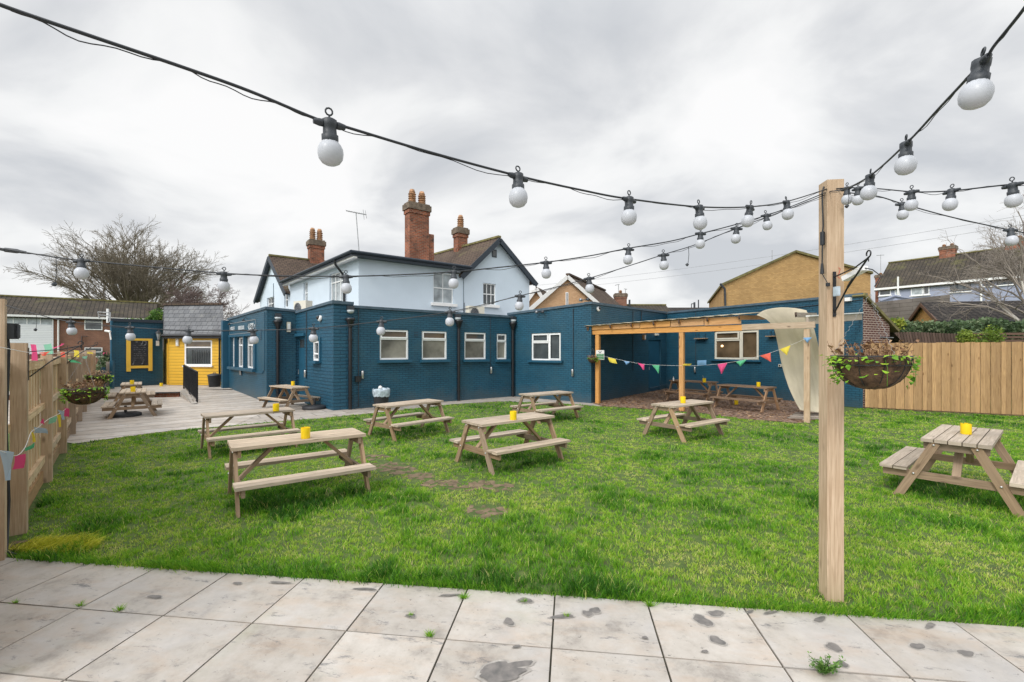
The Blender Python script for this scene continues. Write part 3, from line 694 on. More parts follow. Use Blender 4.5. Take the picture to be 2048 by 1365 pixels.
def bars(mb, w, o, lines, fw=.055, d0=-.10, d1=-.03):
    """lines: list of (s0,z0,s1,z1) fractions of the opening drawn as frame bars, plus the outer frame"""
    a0, a1, z0, z1 = o; dm = (d0 + d1) / 2; th = d1 - d0
    def bar(p, q, wid, up): mb.beam(p, q, wid if up == 'v' else th, th if up == 'v' else wid, up=(w.n if up == 'v' else (0, 0, 1)), r=.5)
    P = lambda a, z, d=dm: w.pt(a, z, d)
    bar(P(a0 + fw / 2, z0), P(a0 + fw / 2, z1), fw, 'v'); bar(P(a1 - fw / 2, z0), P(a1 - fw / 2, z1), fw, 'v')
    bar(P(a0 + fw, z0 + fw / 2), P(a1 - fw, z0 + fw / 2), fw, 'h'); bar(P(a0 + fw, z1 - fw / 2), P(a1 - fw, z1 - fw / 2), fw, 'h')
    for (fa, fz, fb, fzz, wd, pr) in lines:
        A0, A1 = a0 + (a1 - a0) * fa, a0 + (a1 - a0) * fb; Z0, Z1 = z0 + (z1 - z0) * fz, z0 + (z1 - z0) * fzz
        if abs(fa - fb) < 1e-6: bar(P(A0, max(Z0, z0 + fw) + .001, dm + pr), P(A0, min(Z1, z1 - fw) - .001, dm + pr), wd, 'v')
        else: bar(P(max(A0, a0 + fw) + .001, Z0, dm + pr), P(min(A1, a1 - fw) - .001, Z0, dm + pr), wd, 'h')
def window(w, o, parent, lines, fmat, pmat, fw=.055, depth=.11, sill=None, sash=(), label=None, top_pane=None, split=None):
    a0, a1, z0, z1 = o
    mb = MB(); bars(mb, w, o, lines, fw, -depth + .01, -depth + .075)
    for (fa, fz, fb, fzz) in sash:    # a raised opening sash
        so = (a0 + (a1 - a0) * fa, a0 + (a1 - a0) * fb, z0 + (z1 - z0) * fz, z0 + (z1 - z0) * fzz)
        bars(mb, w, so, [], fw * .8, -depth + .078, -depth + .095)
    f = mb.build('window', fmat, parent)
    if label: f['label'] = label
    if split is None:
        mb = MB(); d = -depth + .03
        mb.face([w.pt(a0 + .01, z0 + .01, d), w.pt(a1 - .01, z0 + .01, d), w.pt(a1 - .01, z1 - .01, d), w.pt(a0 + .01, z1 - .01, d)])
        mb.build('pane', pmat, f)
    else:
        zs = z0 + (z1 - z0) * split
        for q0, q1, mm in ((z0 + .01, zs - .003, pmat), (zs + .003, z1 - .01, top_pane)):
            mb = MB(); d = -depth + .03
            mb.face([w.pt(a0 + .01, q0, d), w.pt(a1 - .01, q0, d), w.pt(a1 - .01, q1, d), w.pt(a0 + .01, q1, d)]); mb.build('pane', mm, f)
    if sill:
        mb = MB(); sm, sh, so_, sd = sill
        mb.beam(w.pt(a0 - so_, z0 - sh / 2 - .002, sd / 2 - .02), w.pt(a1 + so_, z0 - sh / 2 - .002, sd / 2 - .02), sd, sh, r=.5)
        mb.build('sill', sm, f)
    return f
def downpipe(w, px, parent, ztop, zbot=0.0, r=.045, hop=True, mat=None):
    a = w.s_of(px); mb = MB()
    mb.tube([w.pt(a, zbot, .07), w.pt(a, ztop, .07)], r, 8)
    for z in (zbot + .35, zbot + 1.3, zbot + 2.2):
        if z < ztop: mb.tube([w.pt(a, z, .07), w.pt(a, z + .06, .07)], r * 1.3, 8)
    if hop:
        c = w.pt(a, ztop, .08)
        mb.lathe([(.05, -.16), (.10, -.02), (.15, .10), (.15, .16), (0, .16)], c, 10)
    mb.build('downpipe', mat or M['black'], parent)

pub = empty('pub_wing', K1, 0, 'long single-storey navy painted brick wing with flat roof joined to the white upper storey', 'building')
pub.location = (0, 0, 0)
wA = Wall(K1 + (AE - K1).normalized() * .62, AE, 0, 3.24, 0, 3.20)
wP = Wall(K1, K1 + (AE - K1).normalized() * .62, 0, 3.34)      # rock faced pier front
wE = Wall(FE, K1, 0, 3.24, 0, 3.36)
wF = Wall(FC, FE, 0, 3.36, 0, 3.30)
wG = Wall(GL, FC, .18, 3.22, 0, 3.36)
opsA = [wA.rect(759.7, 817, 659.5, 720.0), wA.rect(843.8, 894, 662.5, 719.6), wA.rect(929, 972, 665, 719.2), wA.rect(993.6, 1013.5, 668, 719)]
for w_, o_, f_ in ((wA, opsA, 0), (wF, [], 3.3)): mb = MB(); w_.face(mb, o_, off=f_); mb.build('wall', M['blue'], pub)
mb = MB()
gw = [wG.rect(462, 471, 679, 733), wG.rect(473.5, 488, 677.5, 733.5), wG.rect(491, 508, 674.5, 735)]
zb, zt_ = min(o[2] for o in gw), max(o[3] for o in gw)
gw = [(o[0], o[1], zb, zt_) for o in gw]
wG.face(mb, gw, depth=.16, off=7.1)
mb.build('wall', M['blue'], pub)
dE = (wE.s_of(591.5) + .02, wE.s_of(609), 0.0, 2.38)
eo = wE.rect(628.5, 639.5, 682.5, 721.5)
for w_, o_ in ((wE, [dE, eo]), (wP, [])): mb = MB(); w_.face(mb, o_, depth=.16); mb.build('rough_wall', M['blue_rough'], pub, label='rock faced navy block wall at the corner')
mb = MB()
for w, a, b in ((wA, 0, 0), (wP, .05, -.0), (wE, 0, .05), (wF, .05, 0), (wG, 0, .05)): w.coping(mb, e0=a, e1=b, h=.085 if w is not wP else .09)
mb.build('coping', M['coping'], pub)
mb = MB(); mb.face([(p.x, p.y, 3.12) for p in (GL, FC, FE, K1, AE, AE + Vector((2, 7, 0)), Vector((-1, 32, 0)), Vector((-16, 32, 0)))]); mb.build('roof', M['flatroof'], pub)
# pilaster at the far left end of the wing
mb = MB(); pl = GL + Vector((-.12, -.05, 0)); mb.beam(pl + Vector((0, 0, .15)), pl + Vector((0, 0, 3.2)), .30, .24, up=wG.n); mb.build('pilaster', M['blue_flat'], pub)
for k, o in enumerate(opsA):
    lines = [(0, .70, 1, .70, .06, 0)]
    window(wA, o, pub, lines, M['upvc'], M['frosted'], sash=[(.04, .72, .97, .985)] if k < 3 else [(.05, .72, .95, .985)], sill=(M['blue_flat'], .10, .08, .16), split=.70, top_pane=M['brown_pane'] if k < 2 else M['clear_pane'])
for o in gw:
    window(wG, o, pub, [(0, .74, 1, .74, .06, 0), (.5, 0, .5, 1, .06, 0)], M['upvc'], M['clear_pane'], depth=.16, sash=[(.5, 0, 1, .74)])
mb = MB(); a0, a1 = gw[0][0] - .12, gw[2][1] + .30
mb.beam(wG.pt(a0, zb - .06, .06), wG.pt(a1, zb - .06, .06), .16, .11, r=.5)
for a in (a0 + .05, (gw[0][1] + gw[1][0]) / 2, (gw[1][1] + gw[2][0]) / 2, a1 - .10): mb.beam(wG.pt(a, zb, .03), wG.pt(a, zt_ + .06, .03), .10 if a < a1 - .2 else .22, .06, up=wG.n, r=.5)
mb.beam(wG.pt(a0, zt_ + .08, .035), wG.pt(a1, zt_ + .08, .035), .07, .09, r=.5)
mb.build('window_surround', M['blue_flat'], pub)
window(wE, eo, pub, [(0, .35, 1, .35, .05, 0)], M['upvc'], M['clear_pane'], fw=.07, depth=.05, sill=(M['blue_flat'], .09, .1, .2))
mb = MB(); mb.beam(wE.pt(eo[1] + .08, eo[2] - .08, .02), wE.pt(eo[1] + .08, eo[3] + .12, .02), .12, .05, up=wE.n, r=.5); mb.beam(wE.pt(eo[0] - .06, eo[3] + .06, .03), wE.pt(eo[1], eo[3] + .06, .03), .08, .10, r=.5); mb.build('window_surround', M['blue_flat'], pub)
# entrance door in the return
mb = MB(); a0, a1 = dE[0], dE[1]; am = (a0 + a1) / 2; mb.beam(wE.pt(am, 0, -.13), wE.pt(am, 2.36, -.13), a1 - a0 - .02, .05, up=wE.n, r=.5)
for q in (.35, .85, 1.35): mb.beam(wE.pt(a0 + .12, q + .20, -.10), wE.pt(a1 - .12, q + .20, -.10), .02, .34, r=.5)
d = mb.build('door', M['blue_flat'], pub)
mb = MB(); mb.face([wE.pt(a0 + .12, 1.98, -.098), wE.pt(a1 - .12, 1.98, -.098), wE.pt(a1 - .12, 2.28, -.098), wE.pt(a0 + .12, 2.28, -.098)]); mb.build('fanlight', M['clear_pane'], d)
mb = MB(); mb.tube([wE.pt(a0 + .10, 1.0, -.06), wE.pt(a0 + .10, 1.16, -.06)], .012, 6); mb.build('handle', M['metal'], d)
mb = MB(); mb.beam(wE.pt(a0 - .02, 2.44, .02), wE.pt(a1 + .1, 2.44, .02), .10, .10, r=.5); mb.build('door_lintel', M['blue_flat'], pub)
downpipe(wA, 699, pub, 2.75, r=.06); downpipe(wA, 915.5, pub, 2.85, r=.055); downpipe(wA, 1023.5, pub, 2.85, r=.055); downpipe(wF, 555, pub, 2.80, r=.055)
# air bricks
def vent(w, px, py, parent, cols=1, rows=3, wd=.22, hh=.16):
    a, z = w.s_of(px), w.z_of(px, py); mb = MB()
    mb.beam(w.pt(a - wd / 2, z, .004), w.pt(a + wd / 2, z, .004), .012, hh, r=.5)
    o = mb.build('air_brick', M['blue_flat'], parent); mb = MB()
    for k in range(rows): mb.beam(w.pt(a - wd / 2 + .02, z - hh / 2 + hh * (k + .5) / rows, .010), w.pt(a + wd / 2 - .02, z - hh / 2 + hh * (k + .5) / rows, .010), .005, hh / rows * .4, r=.5)
    mb.build('slot', M['black'], o)
vent(wA, 832, 669, pub); vent(wG, 522, 670, pub, rows=6, hh=.42)
# conduits run down the wall
def conduit(w, pts, name='conduit', parent=None, r=.013, mat=None):
    mb = MB(); mb.tube([w.pt(w.s_of(a), w.z_of(a, b), .02) for a, b in pts], r, 5); return mb.build(name, mat or M['plastic_dark'], parent)
conduit(wA, [(716.5, 618), (716.5, 758), (716.5, 815)], parent=pub)
conduit(wE, [(614, 625), (614, 745)], parent=pub); conduit(wG, [(530, 625), (530, 740), (525, 747), (512, 745)], parent=pub, mat=M['blue_flat'])
conduit(wA, [(980, 634), (980, 738)], parent=pub, r=.009)
mb = MB(); a, z = wA.s_of(714.5), wA.z_of(714.5, 758.5); mb.beam(wA.pt(a, z - .09, .05), wA.pt(a, z + .09, .05), .17, .09, up=wA.n); mb.build('junction_box', M['black'], pub)
# lettering painted in a thin frame over the bar windows: unreadable at this size, so only its strokes
def strokes(w, px0, px1, zc, h, n, mb, sd, d=.012):
    rr = random.Random(sd); a0, a1 = w.s_of(px0), w.s_of(px1); st = (a1 - a0) / n
    for k in range(n):
        a = a0 + st * (k + .5); kind = rr.randint(0, 3)
        mb.beam(w.pt(a - st * .28, zc - h / 2, d), w.pt(a - st * .28, zc + h / 2, d), st * .22, .006, up=w.n, r=.5)
        if kind != 1: mb.beam(w.pt(a - st * .2, zc + h / 2 - h * .08, d), w.pt(a + st * .3, zc + h / 2 - h * .08, d), .006, h * .16, r=.5)
        if kind in (0, 2): mb.beam(w.pt(a + st * .28, zc - h / 2, d), w.pt(a + st * .28, zc + h / 2, d), st * .2, .006, up=w.n, r=.5)
        if kind in (1, 2, 3): mb.beam(w.pt(a - st * .2, zc - h / 2 + h * .08, d), w.pt(a + st * .3, zc - h / 2 + h * .08, d), .006, h * .16, r=.5)
        if kind == 3: mb.beam(w.pt(a - st * .2, zc, d), w.pt(a + st * .2, zc, d), .006, h * .14, r=.5)
zc0 = wG.z_of(485, 655.5)
mb = MB(); strokes(wG, 461, 470, zc0, .17, 7, mb, 1); strokes(wG, 477, 489.5, zc0, .15, 10, mb, 2); strokes(wG, 498, 508, zc0, .24, 7, mb, 3)
for a, q in ((496.6, 1), (510, -1)):
    A = wG.s_of(a); mb.beam(wG.pt(A, zc0, .012), wG.pt(A + q * .1, zc0 + .07, .012), .02, .006, up=wG.n); mb.beam(wG.pt(A, zc0, .012), wG.pt(A + q * .1, zc0 - .07, .012), .02, .006, up=wG.n)
letters = mb.build('painted_lettering', M['letter'], pub)
mb = MB(); a0, a1 = wG.s_of(459.5), wG.s_of(512)
for z in (zc0 - .24, zc0 + .24): mb.beam(wG.pt(a0, z, .012), wG.pt(a1, z, .012), .006, .02, r=.5)
for a in (a0, a1): mb.beam(wG.pt(a, zc0 - .24, .012), wG.pt(a, zc0 + .24, .012), .02, .006, up=wG.n, r=.5)
mb.build('painted_border', M['steel_grey'], pub)

# second flat roofed wing, behind the pergola
wing = empty('garden_wing', (0, 0, 0), 0, 'navy painted brick wing with flat roof and a red brick end, behind the pergola', 'building')
wB = Wall(AE + Vector((-.25, .22, 0)), BC, 0, 3.33, 0, 3.52)
wC = Wall(BC, CE, 0, 3.52, 0, 3.66)
wD = Wall(CE, DE, 0, 3.66, 0, 3.66)
BR = Vector((12.95, 15.6, 0)); wR = Wall(DE, BR, 0, 3.66, 0, 2.77)
oB = wB.rect(1062.7, 1121.5, 667.5, 720.5); oD = wD.rect(1428.4, 1517.4, 663.5, 718.5); dC = (wC.s_of(1297), wC.s_of(1322), 0.0, 2.35)
for w_, o_, f_ in ((wB, oB, 1.7), (wC, dC, 5.2), (wD, oD, 9.3)): mb = MB(); w_.face(mb, [o_], off=f_); mb.build('wall', M['blue'], wing)
mb = MB(); wR.face(mb); mb.build('end_wall', M['garage_brick'], wing, label='unpainted dark red brick end with sloping top')
mb = MB(); mb.beam(wR.pt(-.05, 3.70, -.10), wR.pt(wR.L + .5, 3.70 - .89 * (wR.L + .5) / wR.L, -.10), .36, .10); mb.build('verge', M['moss_ridge'], wing)
mb = MB(); P = [wR.pt(0, 3.66, -.1), wR.pt(wR.L + 1.2, 3.66 - .89 * (wR.L + 1.2) / wR.L, -.1)]; mb.face([P[0], P[1], P[1] + Vector((-2.6, 7, 0)), P[0] + Vector((-2.6, 7, 0))]); mb.build('lean_to_roof', M['moss_tile'], wing)
mb = MB()
wB.coping(mb, e0=.0, e1=.06); wC.coping(mb, e0=.06, e1=-.1, h=.088); wD.coping(mb, e0=-.1, e1=.02, h=.085)
mb.build('coping', M['coping'], wing)
mb = MB(); mb.face([(p.x, p.y, 3.26) for p in (AE, BC, CE, DE, BR + Vector((-.6, 0, 0)), Vector((12, 30, 0)), Vector((2, 30, 0)))]); mb.build('roof', M['flatroof'], wing)
window(wB, oB, wing, [(.60, 0, .60, 1, .07, 0), (0, .66, .60, .66, .06, 0)], M['upvc'], M['clear_pane'], sash=[(.62, .03, .98, .97), (.03, .69, .57, .97)], sill=(M['blue_flat'], .08, .12, .14))
fD = window(wD, oD, wing, [(.60, 0, .60, 1, .08, 0), (0, .68, .60, .68, .07, 0)], M['cream_frame'], M['brown_pane'], fw=.07, sash=[(.63, .03, .98, .97), (.03, .71, .57, .97)], sill=(M['blue_flat'], .07, .12, .12))
# a lamp glowing inside the room behind that window
m, n, l, b = mat_new('warm lamp'); b.inputs['Emission Color'].default_value = (1, .62, .28, 1); b.inputs['Emission Strength'].default_value = 2.2; b.inputs['Base Color'].default_value = (1, .8, .5, 1); M['lamp'] = m
mb = MB(); a, z = wD.s_of(1442), wD.z_of(1442, 692.5); q = wD.pt(a, z, -.075); mb.lathe([(0, .05), (.05, .03), (.06, 0), (.04, -.04), (0, -.05)], q, 8); mb.build('room_lamp', M['lamp'], fD)
mb = MB(); am = (dC[0] + dC[1]) / 2; mb.beam(wC.pt(am, 0.02, -.08), wC.pt(am, 2.32, -.08), dC[1] - dC[0] - .04, .05, up=wC.n, r=.5)
for q in (.5, 1.5): mb.beam(wC.pt(dC[0] + .18, q, -.05), wC.pt(dC[1] - .18, q, -.05), .02, .75, r=.5)
d = mb.build('door', M['blue_flat'], wing); mb = MB(); mb.tube([wC.pt(dC[0] + .14, 1.0, -.02), wC.pt(dC[0] + .14, 1.14, -.02)], .013, 6); mb.build('handle', M['metal'], d)
conduit(wB, [(1147, 618), (1147, 742)], parent=wing); conduit(wC, [(1265, 622), (1265, 742)], parent=wing, r=.012); conduit(wC, [(1282, 622), (1282, 670)], parent=wing, r=.018)
conduit(wD, [(1392, 624), (1392, 736)], parent=wing, r=.011)
conduit(wD, [(1340, 643), (1520, 624), (1725, 600)], parent=wing, r=.012)
conduit(wR, [(1760, 675), (1785, 676)], parent=wing, mat=M['silver'], r=.02)
mb = MB(); a, z = wC.s_of(1298), .18; mb.tube([wC.pt(a, z, .05), wC.pt(wC.L - .1, z + .05, .05)], .016, 6); mb.build('pipe', M['coping'], wing)

# ------------------------------------------------------------------ white upper storey of the pub
d1 = Vector((.792, .611, 0)); d2 = Vector((-.690, .724, 0)).normalized()
Q0 = Vector((-6.44, 19.1, 0))
white = empty('white_pub_house', (0, 0, 0), 0, 'pale blue-white rendered two-storey house with dark bargeboards and tiled gables above the navy wings', 'building')
hR = Wall(Q0, Q0 + d1 * 5.15, 2.9, 5.86, 2.9, 5.86)
hG = Wall(Q0 + d1 * 5.153, Q0 + d1 * 9.32, 2.9, 5.72)
hL = Wall(Q0 + d2 * 8.8, Q0, 2.9, 5.62, 2.9, 5.86)
hH = Wall(Q0 + d2 * 14.3, Q0 + d2 * 8.803, 2.9, 5.25)
o1 = hR.rect(866.8, 907, 544, 606); o2 = hG.rect(966.4, 992, 566, 609.5); o3 = hL.rect(659, 688, 549, 610); o4 = hL.rect(607, 615.5, 566, 608); o5 = hH.rect(534, 548.5, 597, 621); o6 = hH.rect(568.5, 576, 585, 616)
o7 = hG.rect(983.8, 993, 499, 514.5)
mb = MB(); hR.face(mb, [o1], depth=.14, top=False); mb.build('wall', M['white_render'], white); mb = MB(); hG.face(mb, [o2], depth=.14, top=False); mb.face([hG.pt(0, 5.72), hG.pt(hG.L, 5.72), hG.pt(hG.s_of(993), 7.55)]); mb.build('wall', M['white_render'], white); mb = MB()
hL.face(mb, [o3, o4], depth=.16, top=False); hH.face(mb, [o5, o6], depth=.16, top=False)
apG = hG.s_of(993); apH = hH.L * .5
zaG, zaH = 7.55, 7.45
mb.face([hH.pt(0, 5.25), hH.pt(hH.L, 5.25), hH.pt(apH, zaH)])
# far sides
e1 = Q0 + d1 * 9.32; mb.face([e1 + Vector((0, 0, 2.9)), e1 + d2 * 9 + Vector((0, 0, 2.9)), e1 + d2 * 9 + Vector((0, 0, 5.72)), e1 + Vector((0, 0, 5.72))])
e2 = Q0 + d2 * 14.3; mb.face([e2 + Vector((0, 0, 2.9)), e2 + d1 * 9 + Vector((0, 0, 2.9)), e2 + d1 * 9 + Vector((0, 0, 5.25)), e2 + Vector((0, 0, 5.25))])
mb.build('wall', M['white_render'], white)
def roofslab(mb, a, b, c, d, th=.10):
    a, b, c, d = map(Vector, (a, b, c, d)); dz = Vector((0, 0, th))
    mb.face([a, b, c, d]); mb.face([d - dz, c - dz, b - dz, a - dz])
    for p, q in ((a, b), (b, c), (c, d), (d, a)): mb.face([p, p - dz, q - dz, q])
def gable_roof(mb, w, ap, ze0, ze1, za, back, length, over=.30, front=.25):
    """two slopes running from wall w along back"""
    f = -back * front; bk = back * length
    s0 = (za - ze0) / ap; s1 = (za - ze1) / (w.L - ap)
    L0 = w.pt(-over, ze0 - s0 * over + .10) + f; A = w.pt(ap, za + .12) + f; R0 = w.pt(w.L + over, ze1 - s1 * over + .10) + f
    roofslab(mb, L0, A, A + bk - f, L0 + bk - f); roofslab(mb, A, R0, R0 + bk - f, A + bk - f)
    return L0, A, R0
mb = MB()
Lg, Ag, Rg = gable_roof(mb, hG, apG, 5.72, 5.72, zaG, d2, 9.0)
Lh, Ah, Rh = gable_roof(mb, hH, apH, 5.25, 5.25, zaH, d1, 9.5)
mb.build('roof', M['brown_tile'], white)
mb = MB(); mb.beam(Ag + Vector((0, 0, .02)), Ag + d2 * 9, .2, .1); mb.beam(Ah + Vector((0, 0, .02)), Ah + d1 * 9, .2, .1); mb.build('ridge', M['moss_ridge'], white)
for a, b_, dr in ((Lg, Ag, -d2), (Ag, Rg, -d2), (Lh, Ah, -d1), (Ah, Rh, -d1)):
    mb = MB(); o = dr * .03 + Vector((0, 0, -.16)); mb.beam(a + o, b_ + o, .05, .24, r=.5)
    o = dr * -.12 + Vector((0, 0, -.15)); mb.beam(a + o, b_ + o, .22, .03, r=.5)
    mb.build('bargeboard', M['dark_fascia'], white)
# low hipped roof of the corner block with fascia and gutter
ze = 5.96; ov = .42; nR, nL = hR.n, hL.n
c0 = Q0 + nR * ov + nL * ov
cR = Q0 + d1 * 5.3 + nR * ov; cL = Q0 + d2 * 8.6 + nL * ov
inn = Q0 + d1 * 3.4 + d2 * 3.4
mb = MB()
top = [c0 + Vector((0, 0, ze)), cR + Vector((0, 0, ze)), cR - nR * 3.6 + Vector((0, 0, ze + .35)), inn + Vector((0, 0, ze + .35)), cL - nL * 3.4 + Vector((0, 0, ze + .1)), cL + Vector((0, 0, ze - .26))]
mb.face([top[0], top[1], top[2], top[3]]); mb.face([top[0], top[3], top[4], top[5]])
mb.face([top[2], top[3], top[4], Q0 + d1 * 5 + d2 * 9 + Vector((0, 0, ze + .3))])
mb.build('low_roof', M['slate'], white)
mb = MB()
zl_ = lambda t: ze - .26 * t
A0, A1, A2 = c0 + Vector((0, 0, ze - .13)), cR + Vector((0, 0, ze - .13)), cL + Vector((0, 0, ze - .39))
mb.beam(A0, A1, .04, .20, r=.5); mb.beam(A0, A2, .04, .20, r=.5)
def gutter(mb, a, b, n_): mb.tube([a + n_ * .07 + Vector((0, 0, .05)), b + n_ * .07 + Vector((0, 0, .05))], .065, 8)
gutter(mb, A0 + nL * .07, A1, nR); gutter(mb, A0 + nR * .07, A2, nL)
mb.face([c0 + Vector((0, 0, ze - .22)), cR + Vector((0, 0, ze - .22)), cR - nR * ov + Vector((0, 0, ze - .22)), Q0 + Vector((0, 0, ze - .22))])
mb.build('fascia', M['dark_fascia'], white)
mb = MB(); mb.beam(c0 - nL * .13 + Vector((0, 0, ze - .27)), cL - nL * .13 + Vector((0, 0, ze - .50)), .16, .07, r=.5)
mb.face([c0 + Vector((0, 0, ze - .225)), Q0 + Vector((0, 0, ze - .225)), Q0 + d2 * 8.6 + Vector((0, 0, ze - .48)), cL + Vector((0, 0, ze - .48))])
mb.build('soffit', M['white_paint'], white)
mb = MB(); k0 = Q0 + d2 * 1.25 + nL * (ov + .06)
mb.tube([k0 + Vector((0, 0, 5.82)), k0 + Vector((0, 0, 5.60)), k0 - nL * .33 + Vector((0, 0, 5.22)), k0 - nL * .40 + Vector((0, 0, 5.05)), k0 - nL * .40 + Vector((0, 0, 2.6))], .05, 8); mb.build('downpipe', M['black'], white)
def sashwin(w, o, cols, parent, mat, depth, sill=True):
    L = [(0, .5, 1, .5, .05, 0)] + [(i / cols, 0, i / cols, 1, .025, 0) for i in range(1, cols)]
    return window(w, o, parent, L, M['upvc'], mat, fw=.05, depth=depth, sill=(M['white_paint'], .13, .14, .16) if sill else None)
sashwin(hR, o1, 2, white, M['curtain_pane'], .14); sashwin(hG, o2, 3, white, M['clear_pane'], .14)
window(hL, o3, white, [(0, .70, 1, .70, .05, 0), (.3, 0, .3, 1, .05, 0), (.65, 0, .65, 1, .05, 0)], M['upvc'], M['curtain_pane'], depth=.16)
sashwin(hL, o4, 1, white, M['curtain_pane'], .16, False); sashwin(hH, o5, 3, white, M['clear_pane'], .16, False); sashwin(hH, o6, 1, white, M['clear_pane'], .16, False)
mb = MB(); mb.beam(hG.pt((o7[0] + o7[1]) / 2, o7[2], .01), hG.pt((o7[0] + o7[1]) / 2, o7[3], .01), o7[1] - o7[0], .03, up=hG.n, r=.5); f = mb.build('attic_window', M['dark_fascia'], white)
mb = MB(); a0, a1, z0, z1 = o7; mb.face([hG.pt(a0 + .05, z0 + .05, .028), hG.pt(a1 - .05, z0 + .05, .028), hG.pt(a1 - .05, z1 - .05, .028), hG.pt(a0 + .05, z1 - .05, .028)]); mb.build('pane', M['clear_pane'], f)
mb = MB(); mb.tube([hG.pt(-.02, 2.9, .02), hG.pt(-.02, 5.7, .02)], .012, 5); mb.tube([hH.pt(hH.L * .52, 2.9, .02), hH.pt(hH.L * .52, 5.9, .02)], .015, 5); mb.build('wall_cable', M['coping'], white)
def chimney(parent, c, ax, w, dp, z0, z1, pots, capmat=None, bmat=None, capw=.06, ph=.85, step=None, pr=.15):
    bx = Vector(ax).normalized(); by = Vector((-bx.y, bx.x, 0)); c = Vector((c[0], c[1], 0))
    def bb(mb, hw, hd, a, b, off=0): mb.beam(c + bx * off + Vector((0, 0, a)), c + bx * off + Vector((0, 0, b)), 2 * hd, 2 * hw, up=bx, r=.5)
    mb = MB()
    def pris(mb, hw, hd, a, b, off=0, o2=0):
        p = [c + bx * (off + s * hw) + by * (o2 + t * hd) for s, t in ((-1, -1), (1, -1), (1, 1), (-1, 1))]
        for i in range(4):
            q, r_ = p[i], p[(i + 1) % 4]; mb.face([q + Vector((0, 0, a)), r_ + Vector((0, 0, a)), r_ + Vector((0, 0, b)), q + Vector((0, 0, b))])
        mb.face([q + Vector((0, 0, b)) for q in p])
    pris(mb, w / 2, dp / 2, z0, z1 - .55)
    pris(mb, w / 2 + .04, dp / 2 + .04, z1 - .549, z1 - .362)
    if step: pris(mb, step[0] / 2, dp / 2 * .8, z0, step[1], off=w / 2 + step[0] / 2 + .002)
    ch = mb.build('chimney', bmat or M['red_brick'], parent)
    mb = MB(); pris(mb, w / 2 + .09, dp / 2 + .09, z1 - .36, z1 - .08); pris(mb, w / 2 + .03, dp / 2 + .03, z1 - .079, z1)
    mb.build('cap', capmat or M['stone_cap'], ch)
    for k in range(pots):
        off = (k - (pots - 1) / 2) * (w * .5); mb = MB(); p = c + bx * off + Vector((0, 0, z1 - .02)); s = ph / .85; r0 = pr
        prof = [(r0, 0), (r0 * .92, .10)]
        for j in range(4): prof += [(r0 * 1.0, .14 + .13 * j), (r0 * 1.16, .18 + .13 * j), (r0 * 1.12, .20 + .13 * j), (r0 * .74, .205 + .13 * j), (r0 * .80, .26 + .13 * j)]
        prof += [(r0 * .95, .68), (r0 * .62, .85), (r0 * .55, .80), (0, .80)]
        mb.lathe([(a, b * s) for a, b in prof], p, 12); mb.build('chimney_pot', M['clay'], ch)
    return ch
chimney(white, at(834, 600, 22.6), d1, 1.05, .55, 5.2, 9.12, 2, ph=.70, step=(.30, 7.7), pr=.17)
pc = Ag + d2 * 3.3; chimney(white, pc, d1, .62, .50, 6.8, 8.75, 1, ph=.75, pr=.17)
pc = Ah + d1 * 2.7; chimney(white, pc, d1, .85, .60, 6.2, 8.85, 2, ph=.78, pr=.17)
mb = MB(); p = at(720, 505, 21.5); q = at(712, 427, 21.5); mb.tube([p - Vector((0, 0, .6)), q], .022, 5)
a, b_ = at(693, 422, 21.5), at(733, 430, 21.8); mb.tube([a, b_], .018, 4); dd = (b_ - a)
for k in range(12):
    c = a + dd * (k / 12); mb.tube([c + Vector((.02, -.12, .0)), c + Vector((-.02, .12, .0))], .012, 3)
c = a + dd * .88; mb.tube([c + Vector((-.05, 0, .22)), c + Vector((.0, 0, -.25))], .012, 3); mb.tube([c + Vector((.05, 0, .18)), c + Vector((.12, 0, -.2))], .012, 3)
mb.build('aerial', M['steel_grey'], white)

# ------------------------------------------------------------------ outbuilding with the chalkboard, yellow kiosk
J0, J1 = Vector((-18.07, 20.5, 0)), Vector((-17.13, 22.3, 0))
JL = at(222, 700, 20.6); JR = at(326, 700, 22.2); JL.z = JR.z = 0
wJ = Wall(JL, JR, 0, EYE + 57 / F * 20.6, 0, EYE + 53 / F * 22.2)
shed = empty('navy_outhouse', (0, 0, 0), 0, 'small navy painted brick outhouse with flat roof carrying the framed chalkboard', 'building')
mb = MB(); wJ.face(mb, off=2.2); mb.build('wall', M['blue'], shed); mb = MB(); wj2 = Wall(JL + Vector((-1.2, 4.0, 0)), JL, 0, 3.19, 0, 3.19); wj2.face(mb)
mb.build('wall', M['blue'], shed)
mb = MB(); wJ.coping(mb, h=.14, over=.08); mb.build('coping', M['dark_fascia'], shed)
mb = MB(); mb.face([JL + Vector((0, 0, 3.15)), JR + Vector((0, 0, 3.15)), JR + Vector((0, 5, 3.15)), JL + Vector((-1.2, 5, 3.15))]); mb.build('roof', M['flatroof'], shed)
mb = MB(); a, b_, Yj = (196, 624.5), (220, 626), 20.5
mb.tube([at(220, 644, Yj), at(220.5, 626, Yj), at(196, 624.5, Yj - .2), at(199, 637, Yj - .2)], .028, 6); mb.tube([at(220, 632, Yj), at(198, 630.5, Yj - .2)], .02, 5); mb.build('roof_rail', M['steel_grey'], shed)
mb = MB(); mb.tube([at(223, 642, Yj), at(223, 752, 20.5)], .05, 6); mb.build('downpipe', M['blue_flat'], shed)
mb = MB(); mb.tube([at(215.5, 618, 21.5), at(215.5, 646, 21.5)], .05, 8); mb.build('flue', M['upvc'], shed)
